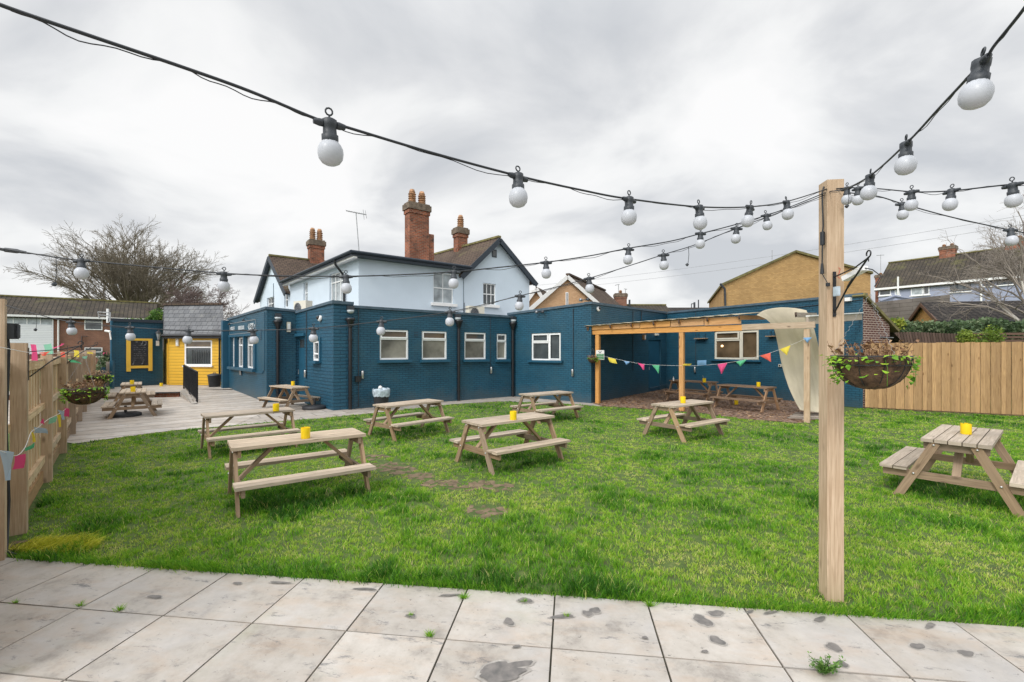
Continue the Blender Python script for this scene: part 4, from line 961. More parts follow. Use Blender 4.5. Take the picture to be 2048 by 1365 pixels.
# chalkboard
o = wJ.rect(252, 303.5, 677.5, 737.5)
cbd = empty('chalkboard', (0, 0, 0), 0, 'chalkboard menu with yellow A-frame surround hung on the navy outhouse', 'chalkboard')
a0, a1, z0, z1 = o; z1 = wJ.z_of(303.5, 677.5) * .5 + z1 * .5
mb = MB(); fw = .15
mb.beam(wJ.pt(a0 + fw / 2, z0 - .14, .06), wJ.pt(a0 + fw / 2, z1, .06), fw, .07, up=wJ.n, r=.5); mb.beam(wJ.pt(a1 - fw / 2, z0 - .14, .06), wJ.pt(a1 - fw / 2, z1, .06), fw, .07, up=wJ.n, r=.5)
mb.beam(wJ.pt(a0 + fw, z1 - .05, .055), wJ.pt(a1 - fw, z1 - .05, .055), .06, .10, r=.5); mb.beam(wJ.pt(a0 + fw, z0 + .06, .055), wJ.pt(a1 - fw, z0 + .06, .055), .06, .12, r=.5)
mb.build('frame', M['yellow'], cbd)
mb = MB(); mb.beam(wJ.pt((a0 + a1) / 2, z0 + .05, .035), wJ.pt((a0 + a1) / 2, z1 - .05, .035), a1 - a0 - 2 * fw + .02, .03, up=wJ.n, r=.5); mb.build('board', M['board_black'], cbd)
mb = MB(); rr = random.Random(5); A0, A1 = a0 + fw + .06, a1 - fw - .06; hh = z1 - z0
def line(z, x0, x1, h):
    x = x0
    while x < x1:
        wd = rr.uniform(.02, .10)
        if rr.random() < .8: mb.beam(wJ.pt(x, z + rr.uniform(-.01, .01), .053), wJ.pt(min(x + wd, x1), z + rr.uniform(-.01, .01), .053), .004, h * rr.uniform(.5, 1.1), r=.5)
        x += wd + rr.uniform(.01, .035)
line(z1 - .17, A0 + .14, A1 - .32, .028)
for k in range(8): line(z1 - .33 - k * (hh - .62) / 8, A0 + .06, A1 - (0 if k != 3 else .06) - .02, .011)
line(z0 + .26, A0 + .28, A1 - .28, .018)
def note(x, z, s, double):
    mb.lathe([(0, -.02 * s), (.022 * s, 0), (0, .02 * s)], wJ.pt(x, z, .052), 8); mb.beam(wJ.pt(x + .02 * s, z, .053), wJ.pt(x + .03 * s, z + .10 * s, .053), .010 * s, .004, up=wJ.n)
    if double:
        mb.lathe([(0, -.02 * s), (.022 * s, 0), (0, .02 * s)], wJ.pt(x + .09 * s, z - .02 * s, .052), 8); mb.beam(wJ.pt(x + .11 * s, z - .02 * s, .053), wJ.pt(x + .12 * s, z + .08 * s, .053), .010 * s, .004, up=wJ.n); mb.beam(wJ.pt(x + .03 * s, z + .10 * s, .053), wJ.pt(x + .12 * s, z + .08 * s, .053), .004, .016 * s)
note(A1 - .20, z1 - .26, 1.5, True); note(A0 + .03, z0 + .20, 1.3, False); note(A1 - .18, z0 + .20, 1.3, False)
mb.build('chalk_writing', M['chalk'], cbd)

kio = empty('yellow_kiosk', (0, 0, 0), 0, 'yellow weatherboarded kiosk with a steep grey slate roof', 'building')
KL = at(338.5, 700, 21.9); KR = at(451, 700, 21.6); KL.z = KR.z = 0
wK = Wall(KL, KR, .12, 2.68)
kb = Vector((-.69, .725, 0)).normalized()
oK = wK.rect(369, 424, 681, 731.5)
mb = MB(); wK.face(mb, [oK], depth=.08)
KB = KL + kb * 2.2
wK2 = Wall(KB, KL, .12, 2.68); oK2 = (wK2.L - 1.3, wK2.L - .35, .15, 2.2)
wK2.face(mb, off=.07)
rz = 4.05; km = KL + kb * 1.1
mb.face([KL + Vector((0, 0, 2.68)), km + Vector((0, 0, rz)), KB + Vector((0, 0, 2.68))])
mb.build('wall', M['yellow_board'], kio)
mb = MB(); mb.beam(wK.pt(0, .14, .02), wK.pt(wK.L, .14, .02), .06, .14, r=.5); mb.build('plinth', M['dark_fascia'], kio)
mb = MB(); mb.beam(wK2.pt((oK2[0] + oK2[1]) / 2, .2, .02), wK2.pt((oK2[0] + oK2[1]) / 2, 2.2, .02), .9, .04, up=wK2.n, r=.5); mb.build('door', M['yellow'], kio)
mb = MB(); ex = -wK.u * .12; e2_ = wK.u * (wK.L + .12)
F0 = KL + ex + wK.n * .22 + Vector((0, 0, 2.62)); F1 = KL + e2_ + wK.n * .22 + Vector((0, 0, 2.62)); R0_ = km + ex + Vector((0, 0, rz + .08)); R1_ = km + e2_ + Vector((0, 0, rz + .08)); B0_ = KB + ex + Vector((0, 0, 2.6)); B1_ = KB + e2_ + Vector((0, 0, 2.6))
roofslab(mb, F0, F1, R1_, R0_, .07); roofslab(mb, R0_, R1_, B1_, B0_, .07); mb.build('roof', M['slate'], kio)
mb = MB(); mb.beam(R0_ + Vector((0, 0, .03)), R1_ + Vector((0, 0, .03)), .16, .09); mb.build('ridge', M['brown_tile'], kio)
mb = MB(); mb.beam(F0 + Vector((0, 0, -.12)), F1 + Vector((0, 0, -.12)), .07, .13); gutter(mb, F0 + Vector((0, 0, -.10)), F1 + Vector((0, 0, -.10)), wK.n); mb.beam(F0 + Vector((.01, 0, -.07)), R0_ + Vector((.01, 0, -.07)), .03, .10)
mb.build('gutter', M['black'], kio)
downpipe(wK, 441, kio, 2.55, .15, hop=False, r=.035)
window(wK, oK, kio, [(0, .72, 1, .72, .06, 0)], M['upvc'], M['clear_pane'], fw=.07, depth=.08, sill=(M['upvc'], .06, .06, .10), split=.72, top_pane=M['brown_pane'])
mb = MB(); rr = random.Random(9)
for k in range(8): # hanging strip curtain seen behind the glass
    a = oK[0] + .35 + k * .12; mb.tube([wK.pt(a, oK[2] + .1, -.048), wK.pt(a + .02, oK[2] + .75, -.048)], .022, 4)
mb.build('curtain', M['strip'], kio)

# ------------------------------------------------------------------ houses beyond
def house(name, label, a, b, ext, z0, zea, zeb, za, frac, wmat, rmat, over=.3, barge=None, ridge=None, group=None):
    """gable on a->b, running along ext"""
    root = empty(name, (0, 0, 0), 0, label, 'house', group)
    a, b, ext = Vector((a[0], a[1], 0)), Vector((b[0], b[1], 0)), Vector((ext[0], ext[1], 0))
    w = Wall(a, b, z0, zea, z0, zeb); Z = lambda p, z: Vector((p.x, p.y, z)); m_ = a + (b - a) * frac
    mb = MB()
    for o in (Vector((0, 0, 0)), ext):
        mb.face([Z(a + o, z0), Z(b + o, z0), Z(b + o, zeb), Z(m_ + o, za), Z(a + o, zea)])
    mb.face([Z(a, z0), Z(a + ext, z0), Z(a + ext, zea), Z(a, zea)]); mb.face([Z(b, z0), Z(b + ext, z0), Z(b + ext, zeb), Z(b, zeb)])
    mb.build('wall', wmat, root)
    e = ext.normalized() * over; ab = (b - a).normalized(); L0, L1 = (m_ - a).length, (b - m_).length
    A_ = Z(a - ab * over - e, zea - (za - zea) / L0 * over + .08); Mm = Z(m_ - e, za + .1); B_ = Z(b + ab * over - e, zeb - (za - zeb) / L1 * over + .08); x = ext + e * 2
    mb = MB(); roofslab(mb, A_, Mm, Mm + x, A_ + x, .14); roofslab(mb, Mm, B_, B_ + x, Mm + x, .14); mb.build('roof', rmat, root)
    if barge:
        mb = MB(); en = ext.normalized() * -.04
        for p, q in ((A_, Mm), (Mm, B_)): mb.beam(p + en + Vector((0, 0, -.16)), q + en + Vector((0, 0, -.16)), .05, .30, r=.5)
        mb.build('bargeboard', barge, root)
    if ridge:
        mb = MB(); mb.beam(Mm + Vector((0, 0, .04)), Mm + x + Vector((0, 0, .04)), .30, .14); mb.build('ridge', ridge, root)
    return root, w, (A_, Mm, B_, x)
def fwin(w, px0, px1, pt_, pb, root, cols=1, fmat=None, pmat=None, trans=None, zfix=None, fw=.07, sill=None):
    o = w.rect(px0, px1, pt_, pb)
    mb = MB(); L = [(i / cols, 0, i / cols, 1, fw * .9, 0) for i in range(1, cols)]
    if trans: L += [(0, trans, 1, trans, fw * .8, 0)]
    bars(mb, w, o, L, fw, .0, .06)
    f = mb.build('window', fmat or M['upvc'], root)
    a0, a1, z0, z1 = o; mb = MB(); mb.face([w.pt(a0, z0, .03), w.pt(a1, z0, .03), w.pt(a1, z1, .03), w.pt(a0, z1, .03)]); mb.build('pane', pmat or M['clear_pane'], f)
    if sill: mb = MB(); mb.beam(w.pt(a0 - .1, z0 - .06, .08), w.pt(a1 + .1, z0 - .06, .08), .14, .10, r=.5); mb.build('sill', sill, f)
    return o
# brick terrace on the left
t0 = at(-140, 700, 38.2); t1 = at(306, 700, 47); t0.z = t1.z = 0
fd = (t1 - t0).normalized(); bk = Vector((-fd.y, fd.x, 0));
if bk.y < 0: bk = -bk
terr, _, (A_, Mm, B_, x) = house('brick_terrace', 'red brick terraced house with white boarding and mossy brown roof behind the left fence', t0, t0 + bk * 7, t1 - t0, 0, 5.0, 5.0, 6.9, .5, M['brick_terrace'], M['moss_tile'], ridge=M['moss_ridge'])
wT = Wall(t0, t1, 0, 5.0)
mb = MB(); a0, a1 = wT.s_of(-60), wT.s_of(107); z0, z1 = .8, 5.0; am = (a0 + a1) / 2
mb.face([wT.pt(a0, 1.5, .08), wT.pt(a1, 1.5, .08), wT.pt(a1, wT.z_of(60, 649), .08), wT.pt(a0, wT.z_of(60, 649), .08)]); mb.face([wT.pt(a1, 1.5, .08), wT.pt(a1, 1.5, 0), wT.pt(a1, 5, 0), wT.pt(a1, 5, .08)])
mb.build('white_boarding', M['white_board'], terr)
fwin(wT, -30, 107, 632, 648.5, terr, 5, pmat=M['curtain_pane']); fwin(wT, 169, 205, 637.5, 660, terr, 1, trans=.7); fwin(wT, 169, 205, 695.5, 715, terr, 1, trans=.55)
fwin(wT, 235, 262, 638, 644.5, terr, 1)
mb = MB(); mb.beam(wT.pt(0, 4.98, .30), wT.pt(wT.L, 4.98, .30), .06, .18, r=.5); mb.build('gutter', M['white_paint'], terr)
mb = MB(); a = wT.s_of(117); mb.tube([wT.pt(a, 1, .1), wT.pt(a, 4.9, .1)], .07, 6); mb.build('downpipe', M['white_paint'], terr)
mb = MB(); a = wT.s_of(164); mb.tube([wT.pt(a, 1, .1), wT.pt(a, wT.z_of(164, 673), .1), wT.pt(wT.s_of(175), wT.z_of(175, 673), .1)], .04, 5); mb.build('waste_pipe', M['black'], terr)
# buff gable house in the middle
p0, p1 = at(1062, 700, 34), at(1228, 700, 36.5)
gh, wGH, (A_, Mm, B_, x) = house('buff_brick_house', 'pale buff brick house with white bargeboards and brown roof rising behind the garden wing', p0, p1, Vector((4.5, 9, 0)), 0, 4.9, 4.6, 7.55, .44, M['pink_brick'], M['brown_tile'], barge=M['white_paint'], ridge=M['brown_tile'])
fwin(wGH, 1131, 1136, 585, 612, gh, 1, fw=.06)
fwin(wGH, 1180, 1196, 622, 640, gh, 1)
p0, p1 = at(1040, 700, 40), at(1106, 700, 40.5)
g2, w2, _ = house('buff_brick_annex', 'smaller buff brick gable with white bargeboards beside the white pub house', p0, p1, Vector((3, 9, 0)), 0, 5.2, 5.2, 7.35, .52, M['pink_brick'], M['brown_tile'], barge=M['white_paint'])
fwin(w2, 1066, 1078, 613, 628, g2, 1)
# long low mossy roof and its neighbours
p0, p1 = at(1210, 700, 44), at(1350, 700, 44)
g3, w3, _ = house('mossy_bungalow', 'low bungalow with mossy grey tiled roof and a brick chimney', p0, p0 + Vector((0, 7, 0)), p1 - p0, 0, 4.7, 4.7, 6.45, .5, M['tan_brick'], M['moss_tile'], ridge=M['moss_ridge'])
chimney(g3, at(1241, 600, 46.5), (1, 0, 0), 1.15, .6, 5.4, 7.65, 1, bmat=M['brick_terrace'], ph=.35)
mb = MB(); mb.tube([at(1237, 590, 46.5), at(1237, 570, 46.5)], .03, 4); mb.tube([at(1230, 571, 46.5), at(1239, 569, 46.5)], .03, 4); mb.tube([at(1251, 595, 46.5), at(1251, 578, 46.5)], .03, 4); mb.tube([at(1248, 578, 46.5), at(1254, 579, 46.5)], .03, 4); mb.build('aerial', M['steel_grey'], g3)
mb = MB(); mb.tube([at(1259, 612, 46), at(1259, 600, 46)], .10, 6); mb.build('vent_pipe', M['plastic_dark'], g3)
p0, p1 = at(1350, 700, 52), at(1442, 700, 52)
g4, _, _ = house('far_tiled_house', 'far house showing only a low grey roof with thin pipes left of the tan gable', p0, p0 + Vector((0, 8, 0)), p1 - p0, 0, 5.6, 5.6, 7.0, .5, M['tan_brick'], M['dark_tile'])
mb = MB(); 
for a in ((1389, 605, .12), (1397, 600, .07), (1383, 608, .05)): mb.tube([at(a[0], 616, 54), at(a[0], a[1], 54)], a[2], 5)
mb.tube([at(1383, 608, 54), at(1388, 608, 54)], .05, 4); mb.build('vent_pipe', M['plastic_dark'], g4)
p0, p1 = at(1405, 700, 40), at(1475, 700, 40)
g5, _, _ = house('grey_hipped_house', 'grey tiled roof peeping out beside the tan gable', p0, p1, Vector((2, 7, 0)), 0, 5.0, 5.0, 6.2, .55, M['tan_brick'], M['moss_tile'])
# tan gable building behind the pergola
p0, p1 = at(1446, 700, 27), at(1741, 700, 29.5)
tg, wTG, (A_, Mm, B_, x) = house('tan_gable_building', 'broad tan brick gable end building behind the pergola', p0, p1, Vector((3.5, 10, 0)), 0, 5.78, 6.9, EYE + 196 / F * 28.1, .47, M['tan_brick'], M['moss_ridge'], over=.15)
mb = MB(); mb.tube([A_ + Vector((-.05, 0, .0)), A_ + Vector((.22, 0, -.3)), A_ + Vector((.25, 0, -1.3))], .06, 6); mb.build('downpipe', M['plastic_dark'], tg)
mb = MB(); mb.tube([Mm + Vector((-1.2, .5, -.5)), Mm + Vector((-1.2, .5, .1))], .02, 4); mb.build('aerial', M['steel_grey'], tg)
# lilac terrace on the hill
zh = 3.6
def hpt(px, Y): p = at(px, 700, Y); p.z = 0; return p
l0, l1 = hpt(1757, 52), hpt(2200, 39)
fd = (l1 - l0).normalized(); bk = Vector((-fd.y, fd.x, 0))
if bk.y < 0: bk = -bk
zeL = EYE + 122 / F * 52; zrL = EYE + 163 / F * 55
lil, _, (A_, Mm, B_, x) = house('lilac_terrace', 'lilac grey rendered terrace with long mossy tiled roof on the rise at the right', l0, l0 + bk * 8, l1 - l0, 2.5, zeL, zeL, zeL + 3.3, .5, M['lilac'], M['moss_tile'], ridge=M['moss_ridge'])
wL = Wall(l0, l1, 2.5, zeL)
mb = MB(); mb.beam(wL.pt(-.3, zeL - .08, .32), wL.pt(wL.L, zeL - .08, .32), .06, .22, r=.5); mb.build('gutter', M['white_paint'], lil)
for a in ((1759, 1782, 579, 592, 1, None, M['clear_pane']), (1790, 1800, 577, 591, 1, None, M['curtain_pane']), (1822, 1846, 573, 592, 1, None, M['curtain_pane']), (1847, 1859, 572, 590, 1, None, M['clear_pane']), (1901, 1942, 565, 585, 3, M['dark_fascia'], M['clear_pane']),
          (1968, 1984, 559, 573, 1, M['dark_fascia'], M['clear_pane']), (1994, 2025, 555, 571, 2, M['dark_fascia'], M['clear_pane'])):
    fwin(wL, *a[:4], lil, a[4], a[5], a[6], sill=M['white_paint'])
for px in (1798, 1964):
    mb = MB(); a = wL.s_of(px); mb.tube([wL.pt(a, 4, .3), wL.pt(a, zeL + (1.1 if px == 1798 else 0), .3)], .09, 6); mb.build('downpipe', M['white_paint'], lil)
rp = lambda px: (lambda t: Mm + x * t)((wL.s_of(px)) / wL.L)
for px, dz in ((1896, 1.1), (2030, .9)):
    c = hpt(px, 0.1); k = (px - CX) / F; P0 = l0 + bk * 4; den = (fd.x - k * fd.y); s_ = (k * P0.y - P0.x) / den; c = P0 + fd * s_
    chimney(lil, c, fd, 1.3, .7, zeL + 2, zeL + 3.3 + dz, 2, bmat=M['red_brick'], ph=.3)
c = l0 - fd * .6 + bk * 2.5; chimney(lil, c, fd, .8, .8, 3, zeL + 1.9, 1, bmat=M['red_brick'], ph=.25)
mb = MB(); q = c + Vector((0, 0, zeL + 1.9)); mb.tube([q, q + Vector((0, 0, 2.4))], .03, 4); mb.tube([q + Vector((-.5, 0, 2.3)), q + Vector((.4, 0, 2.35))], .03, 4); mb.build('aerial', M['steel_grey'], lil)
# grey block retaining wall with canopy roof edge
mb = MB(); w_ = Wall(hpt(1752, 36), hpt(1900, 31), 0, EYE + 95 / F * 36); w_.face(mb)
ob = mb.build('retaining_wall', M['grey_wall'], label='weathered grey block and panel retaining wall below the lilac terrace', category='garden wall') if False else None
rw = MB(); w_.face(rw); o_ = rw.build('retaining_wall', M['grey_wall']); tag(o_, 'weathered grey block and panel retaining wall below the lilac terrace', 'garden wall')
cp = MB(); Yc = 41; cp.beam(at(1759, 602, Yc), at(1790, 591.5, Yc), .2, .12); cp.beam(at(1790, 591.5, Yc), at(1855, 602, Yc - 2), .2, .12)
cp.face([at(1759, 603, Yc + .1), at(1790, 593, Yc + .1), at(1855, 603, Yc - 2), at(1855, 640, Yc - 2), at(1759, 640, Yc + .1)])
tag(cp.build('garage_gable', M['lilac']), 'shallow lilac garage gable just below the lilac terrace windows', 'garage')
# tan bungalow with dark corrugated roof
p0, p1 = hpt(1830, 25), hpt(1880, 24.0)
bung_fd = (hpt(2300, 18.5) - p0); 
root = empty('tan_bungalow', (0, 0, 0), 0, 'tan brick bungalow with dark corrugated roof behind the hedge', 'house')
ga, gb = hpt(1826, 27.5), hpt(1878, 24.2); gm = hpt(1850, 26.0); ext = Vector((13.5, -2.2, 0))
zr, ze_a, ze_b = EYE + 92 / F * 26, EYE + 60 / F * 27.5, EYE + 63 / F * 24.2
mb = MB(); Z = lambda p, z: Vector((p.x, p.y, z))
mb.face([Z(ga, 0), Z(gb, 0), Z(gb, ze_b), Z(gm, zr), Z(ga, ze_a)]); mb.face([Z(gb, 0), Z(gb + ext, 0), Z(gb + ext, ze_b), Z(gb, ze_b)]); mb.build('wall', M['tan_brick'], root)
mb = MB(); gdir = (gb - ga).normalized(); o_ = Vector((-.25, 0, 0))
roofslab(mb, Z(gb + gdir * .35, ze_b - .15) + o_, Z(gb + ext + gdir * .35, ze_b - .15), Z(gm + ext, zr + .1), Z(gm, zr + .1) + o_, .08); roofslab(mb, Z(gm, zr + .1) + o_, Z(gm + ext, zr + .1), Z(ga + ext - gdir * .35, ze_a - .15), Z(ga - gdir * .35, ze_a - .15) + o_, .08)
mb.build('roof', M['dark_tile'], root)
mb = MB(); mb.beam(Z(gb + gdir * .3, ze_b - .2) + o_, Z(gm, zr - .05) + o_, .06, .18); mb.beam(Z(gm, zr - .05) + o_, Z(ga - gdir * .3, ze_a - .2) + o_, .06, .18); mb.build('bargeboard', M['wood_dark'], root)
mb = MB(); a = Z(gb + gdir * .42, ze_b - .22); mb.tube([a, a + ext], .07, 6); mb.build('gutter', M['black'], root)

# ------------------------------------------------------------------ picnic tables
def make_table():
    root = empty('picnic_table', (0, 0, 0), 0, 'x', 'picnic table', 'A-frame picnic tables in the garden')
    L, Wd, Ht = .779, .2915, .725
    mb = MB(); pw = (2 * Wd - 4 * .011) / 5
    for k in range(5):
        y = -Wd + pw / 2 + k * (pw + .011); e = rng.uniform(-.004, .004)
        mb.beam((-L + e, y, Ht - .0195), (L + e, y, Ht - .0195), pw, .039)
    mb.build('tabletop', M['wood_top'], root)
    for s in (-1, 1):
        mb = MB(); sw = .124
        for k in range(2):
            y = s * (.677 - sw / 2 - k * (sw + .010)); mb.beam((-L, y, .337), (L, y, .337), sw, .038)
        mb.build('seat', M['wood_top'], root)
    for sx in (-1, 1):
        for sy in (-1, 1):
            mb = MB(); mb.beam((sx * .735, sy * .525, -.045), (sx * .735, sy * .165, .684), .036, .088, up=(0, 1, 0)); leg = mb.build('leg', M['wood_leg'], root)
            for z in (.29, .655):
                y = sy * (.525 - .36 * (z + .045) / .729); mb = MB(); mb.lathe([(0, .014), (.010, .012), (.013, .004), (.013, 0)], (0, 0, 0), 8)
                bo = mb.build('bolt', M['metal'], leg); bo.location = (sx * .754, y, z); bo.rotation_euler = (0, sx * R(90), 0)
        mb = MB(); mb.beam((sx * .698, -.655, .272), (sx * .698, .655, .272), .037, .088); mb.build('seat_bearer', M['wood_leg'], root)
        mb = MB(); mb.beam((sx * .698, -.275, .640), (sx * .698, .275, .640), .037, .085); mb.build('top_batten', M['wood_leg'], root)
        mb = MB(); mb.beam((sx * .27, 0, .680), (sx * .690, 0, .275), .075, .040, up=(0, 0, 1)); mb.build('brace', M['wood_leg'], root)
    return root
TBL = [
 (-2.778, 5.94, .635, .038, 'nearest picnic table on the left of the lawn, with a yellow pot on it'),
 (-5.258, 9.11, .721, -.059, 'picnic table on the lawn edge by the pale terrace, directly behind the nearest left table'),
 (-2.378, 10.547, .847, -.042, 'picnic table without a pot, on the lawn in front of the lined bin'),
 (-.039, 7.747, .673, .018, 'picnic table in the middle of the lawn with yellow pot, beside the worn path'),
 (.977, 12.84, .671, -.038, 'bare picnic table without a pot, near the corner of the navy garden wing'),
 (3.888, 10.351, .635, -.024, 'picnic table on the lawn in front of the pergola, yellow pot at its back edge'),
 (5.619, 5.657, .693, .131, 'picnic table end-on to the right of the tall post, pot with a sprig'),
 (-7.48, 15.26, -.657, -.042, 'picnic table tucked against the rock faced navy corner, by the pub door'),
 (-11.235, 13.514, 2.233, -.029, 'picnic table on the pale terrace over a round parasol base'),
 (-14.007, 16.756, 2.249, -.055, 'farther of the two terrace tables, next to the brick step'),
 (6.543, 16.435, -.869, .054, 'picnic table under the pergola behind its middle post, bottle and pot on top'),
 (7.313, 14.221, -.971, .056, 'picnic table under the pergola below the cream framed window'),
]
tab0 = make_table()
TS = []
for i, (x, y, a, z0, lab) in enumerate(TBL):
    o = tab0 if i == 0 else copy_tree(tab0)
    s = EYE / (EYE - z0); o.location = (x * s, y * s, 0); o.rotation_euler = (0, 0, a + (math.pi if i in (3, 5) else 0)); o.scale = (s, s, s); o['label'] = lab; TS.append(s)
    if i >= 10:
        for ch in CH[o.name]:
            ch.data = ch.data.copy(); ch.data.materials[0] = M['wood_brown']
# yellow pots
def make_pot():
    mb = MB(); mb.lathe([(.0545, 0), (.057, .004), (.057, .142)], (0, 0, 0), 28); mb.lathe([(.057, .142), (.054, .142)], (0, 0, 0), 28, sm=False); mb.lathe([(.054, .142), (.053, .03), (0, .03)], (0, 0, 0), 28, sm=False)
    return mb.build('yellow_pot', M['pot'])
POT = [(611, 877, 0, 'yellow cylindrical pot on the nearest left picnic table'), (552, 822.5, 1, 'yellow pot on the table at the terrace edge'), (1026.5, 840, 3, 'yellow pot on the table in the middle of the lawn'),
       (1366, 806.5, 5, 'yellow pot on the lawn table in front of the pergola'), (1932, 868.5, 6, 'yellow pot with a green sprig on the right-hand table'), (586, 771.5, 7, 'small yellow pot on the table by the pub door'),
       (266, 784, 8, 'yellow pot on the terrace table over the parasol base'), (264, 769, 9, 'yellow pot on the farther terrace table'), (1408.5, 765, 10, 'yellow pot with a stick on the left pergola table'),
       (1517, 773.8, 11, 'yellow pot on the right-hand pergola table')]
pot0 = make_pot()
for i, (px, py, t, lab) in enumerate(POT):
    o = pot0 if i == 0 else copy_tree(pot0); o.data = o.data.copy(); z = .7255 * TS[t]; p = G(px, py, z); o.location = p; tag(o, lab, 'pot', 'yellow pots')
    if t == 6:
        mb = MB(); rr = random.Random(4)
        for k in range(9):
            a = rr.random() * 6.28; q = Vector((math.cos(a) * rr.uniform(.03, .14), math.sin(a) * rr.uniform(.03, .10), rr.uniform(.15, .20))); mb.tube([(0, 0, .05), q * .6 + Vector((0, 0, .06)), q], .0015, 3, rr.random())
            for t_ in (.6, .8, 1): c = q * t_ + Vector((0, 0, .06 * (1 - t_))); mb.face([c, c + Vector((.012, .006, .004)), c + Vector((.018, -.004, .01)), c + Vector((.008, -.01, 0))], r=rr.random())
        mb.build('sprig', M['weed'], o)
    if t == 10:
        mb = MB(); mb.tube([(0, 0, .05), (-.05, 0, .24)], .008, 5); mb.build('stick', M['steel_grey'], o)
for px, py, z, lab in ((322.5, 773, zt, 'small yellow pot on the raised terrace beside the yellow kiosk'), (1472.5, 809.5, 0.01, 'yellow pot standing on the wood chips under the pergola table')):
    o = copy_tree(pot0); o.location = G(px, py, z); o.scale = (1.1, 1.1, 1.1); tag(o, lab, 'pot', 'yellow pots')
mb = MB(); p = G(1347, 762, .7255 * TS[10]); mb.lathe([(.028, 0), (.028, .09), (.012, .12), (.010, .16), (0, .16)], p, 10); tag(mb.build('bottle', M['upvc']), 'small pale sauce bottle on the left pergola table', 'bottle')

# ------------------------------------------------------------------ tall post, brackets, hanging baskets
PC = UV_(0, 0) + Vector((2.455, 3.50, 0))
pr = empty('tall_post', PC, math.atan2(U.y, U.x), 'tall square pine post carrying the festoon lights, in the lawn edge at right', 'post')
mb = MB(); mb.beam((0, 0, -.1), (0, 0, 3.19), .118, .118, up=(0, 1, 0), r=.75); mb.build('timber', M['wood_post'], pr)
mb = MB(); mb.tube([(-.0635, -.02, 3.15), (-.08, -.03, 3.10), (-.075, -.035, 2.85), (-.08, -.035, 2.80)], .006, 5); mb.tube([(-.08, -.035, 2.80), (-.08, -.035, 2.70)], .016, 6); mb.tube([(-.08, -.035, 2.70), (-.082, -.035, 2.55)], .005, 5); mb.tube([(-.082, -.035, 2.56), (-.082, -.035, 2.48)], [.008, .014], 6)
mb.tube([(-.082, -.035, 2.48), (-.06, -.07, 2.40)], .003, 4); mb.tube([(-.06, -.07, 2.405), (-.06, -.07, 2.38)], .014, 6); mb.build('hanging_plug_lead', M['cable'], pr)
mb = MB()
mb.tube([(x_, -.0605, z_) for x_, z_ in ((.02, 2.52), (.032, 2.51), (.015, 2.45), (.03, 2.44))], .0022, 4)
mb.build('marker_marks', M['flag_coral'], pr)
def make_bracket():
    r = empty('basket_bracket', (0, 0, 0), 0, 'x', 'bracket', 'hanging basket brackets')
    mb = MB(); mb.beam((0, -.004, -.17), (0, -.004, .17), .022, .006, up=(0, 1, 0)); mb.build('back_plate', M['black'], r)
    mb = MB(); mb.tube([(0, -.01, -.135), (0, -.16, .02), (0, -.40, .20)], .0065, 6); mb.tube([(0, -.01, .13), (0, -.25, .155), (0, -.41, .20)], .005, 6)
    for k in range(9): mb.tube([(0, -.17 - .007 * k, .03 + .006 * k), (.0, -.174 - .007 * k, .034 + .006 * k)], .009, 6)
    pts = [(0, -.40 - .022 * math.sin(t) * 1.0, .20 + .022 - .022 * math.cos(t)) for t in np.linspace(0, 5.2, 12)]; mb.tube(pts, .005, 5); mb.tube([(0, -.40, .20), (0, -.40, .17)], .004, 4); mb.build('arm', M['black'], r)
    return r
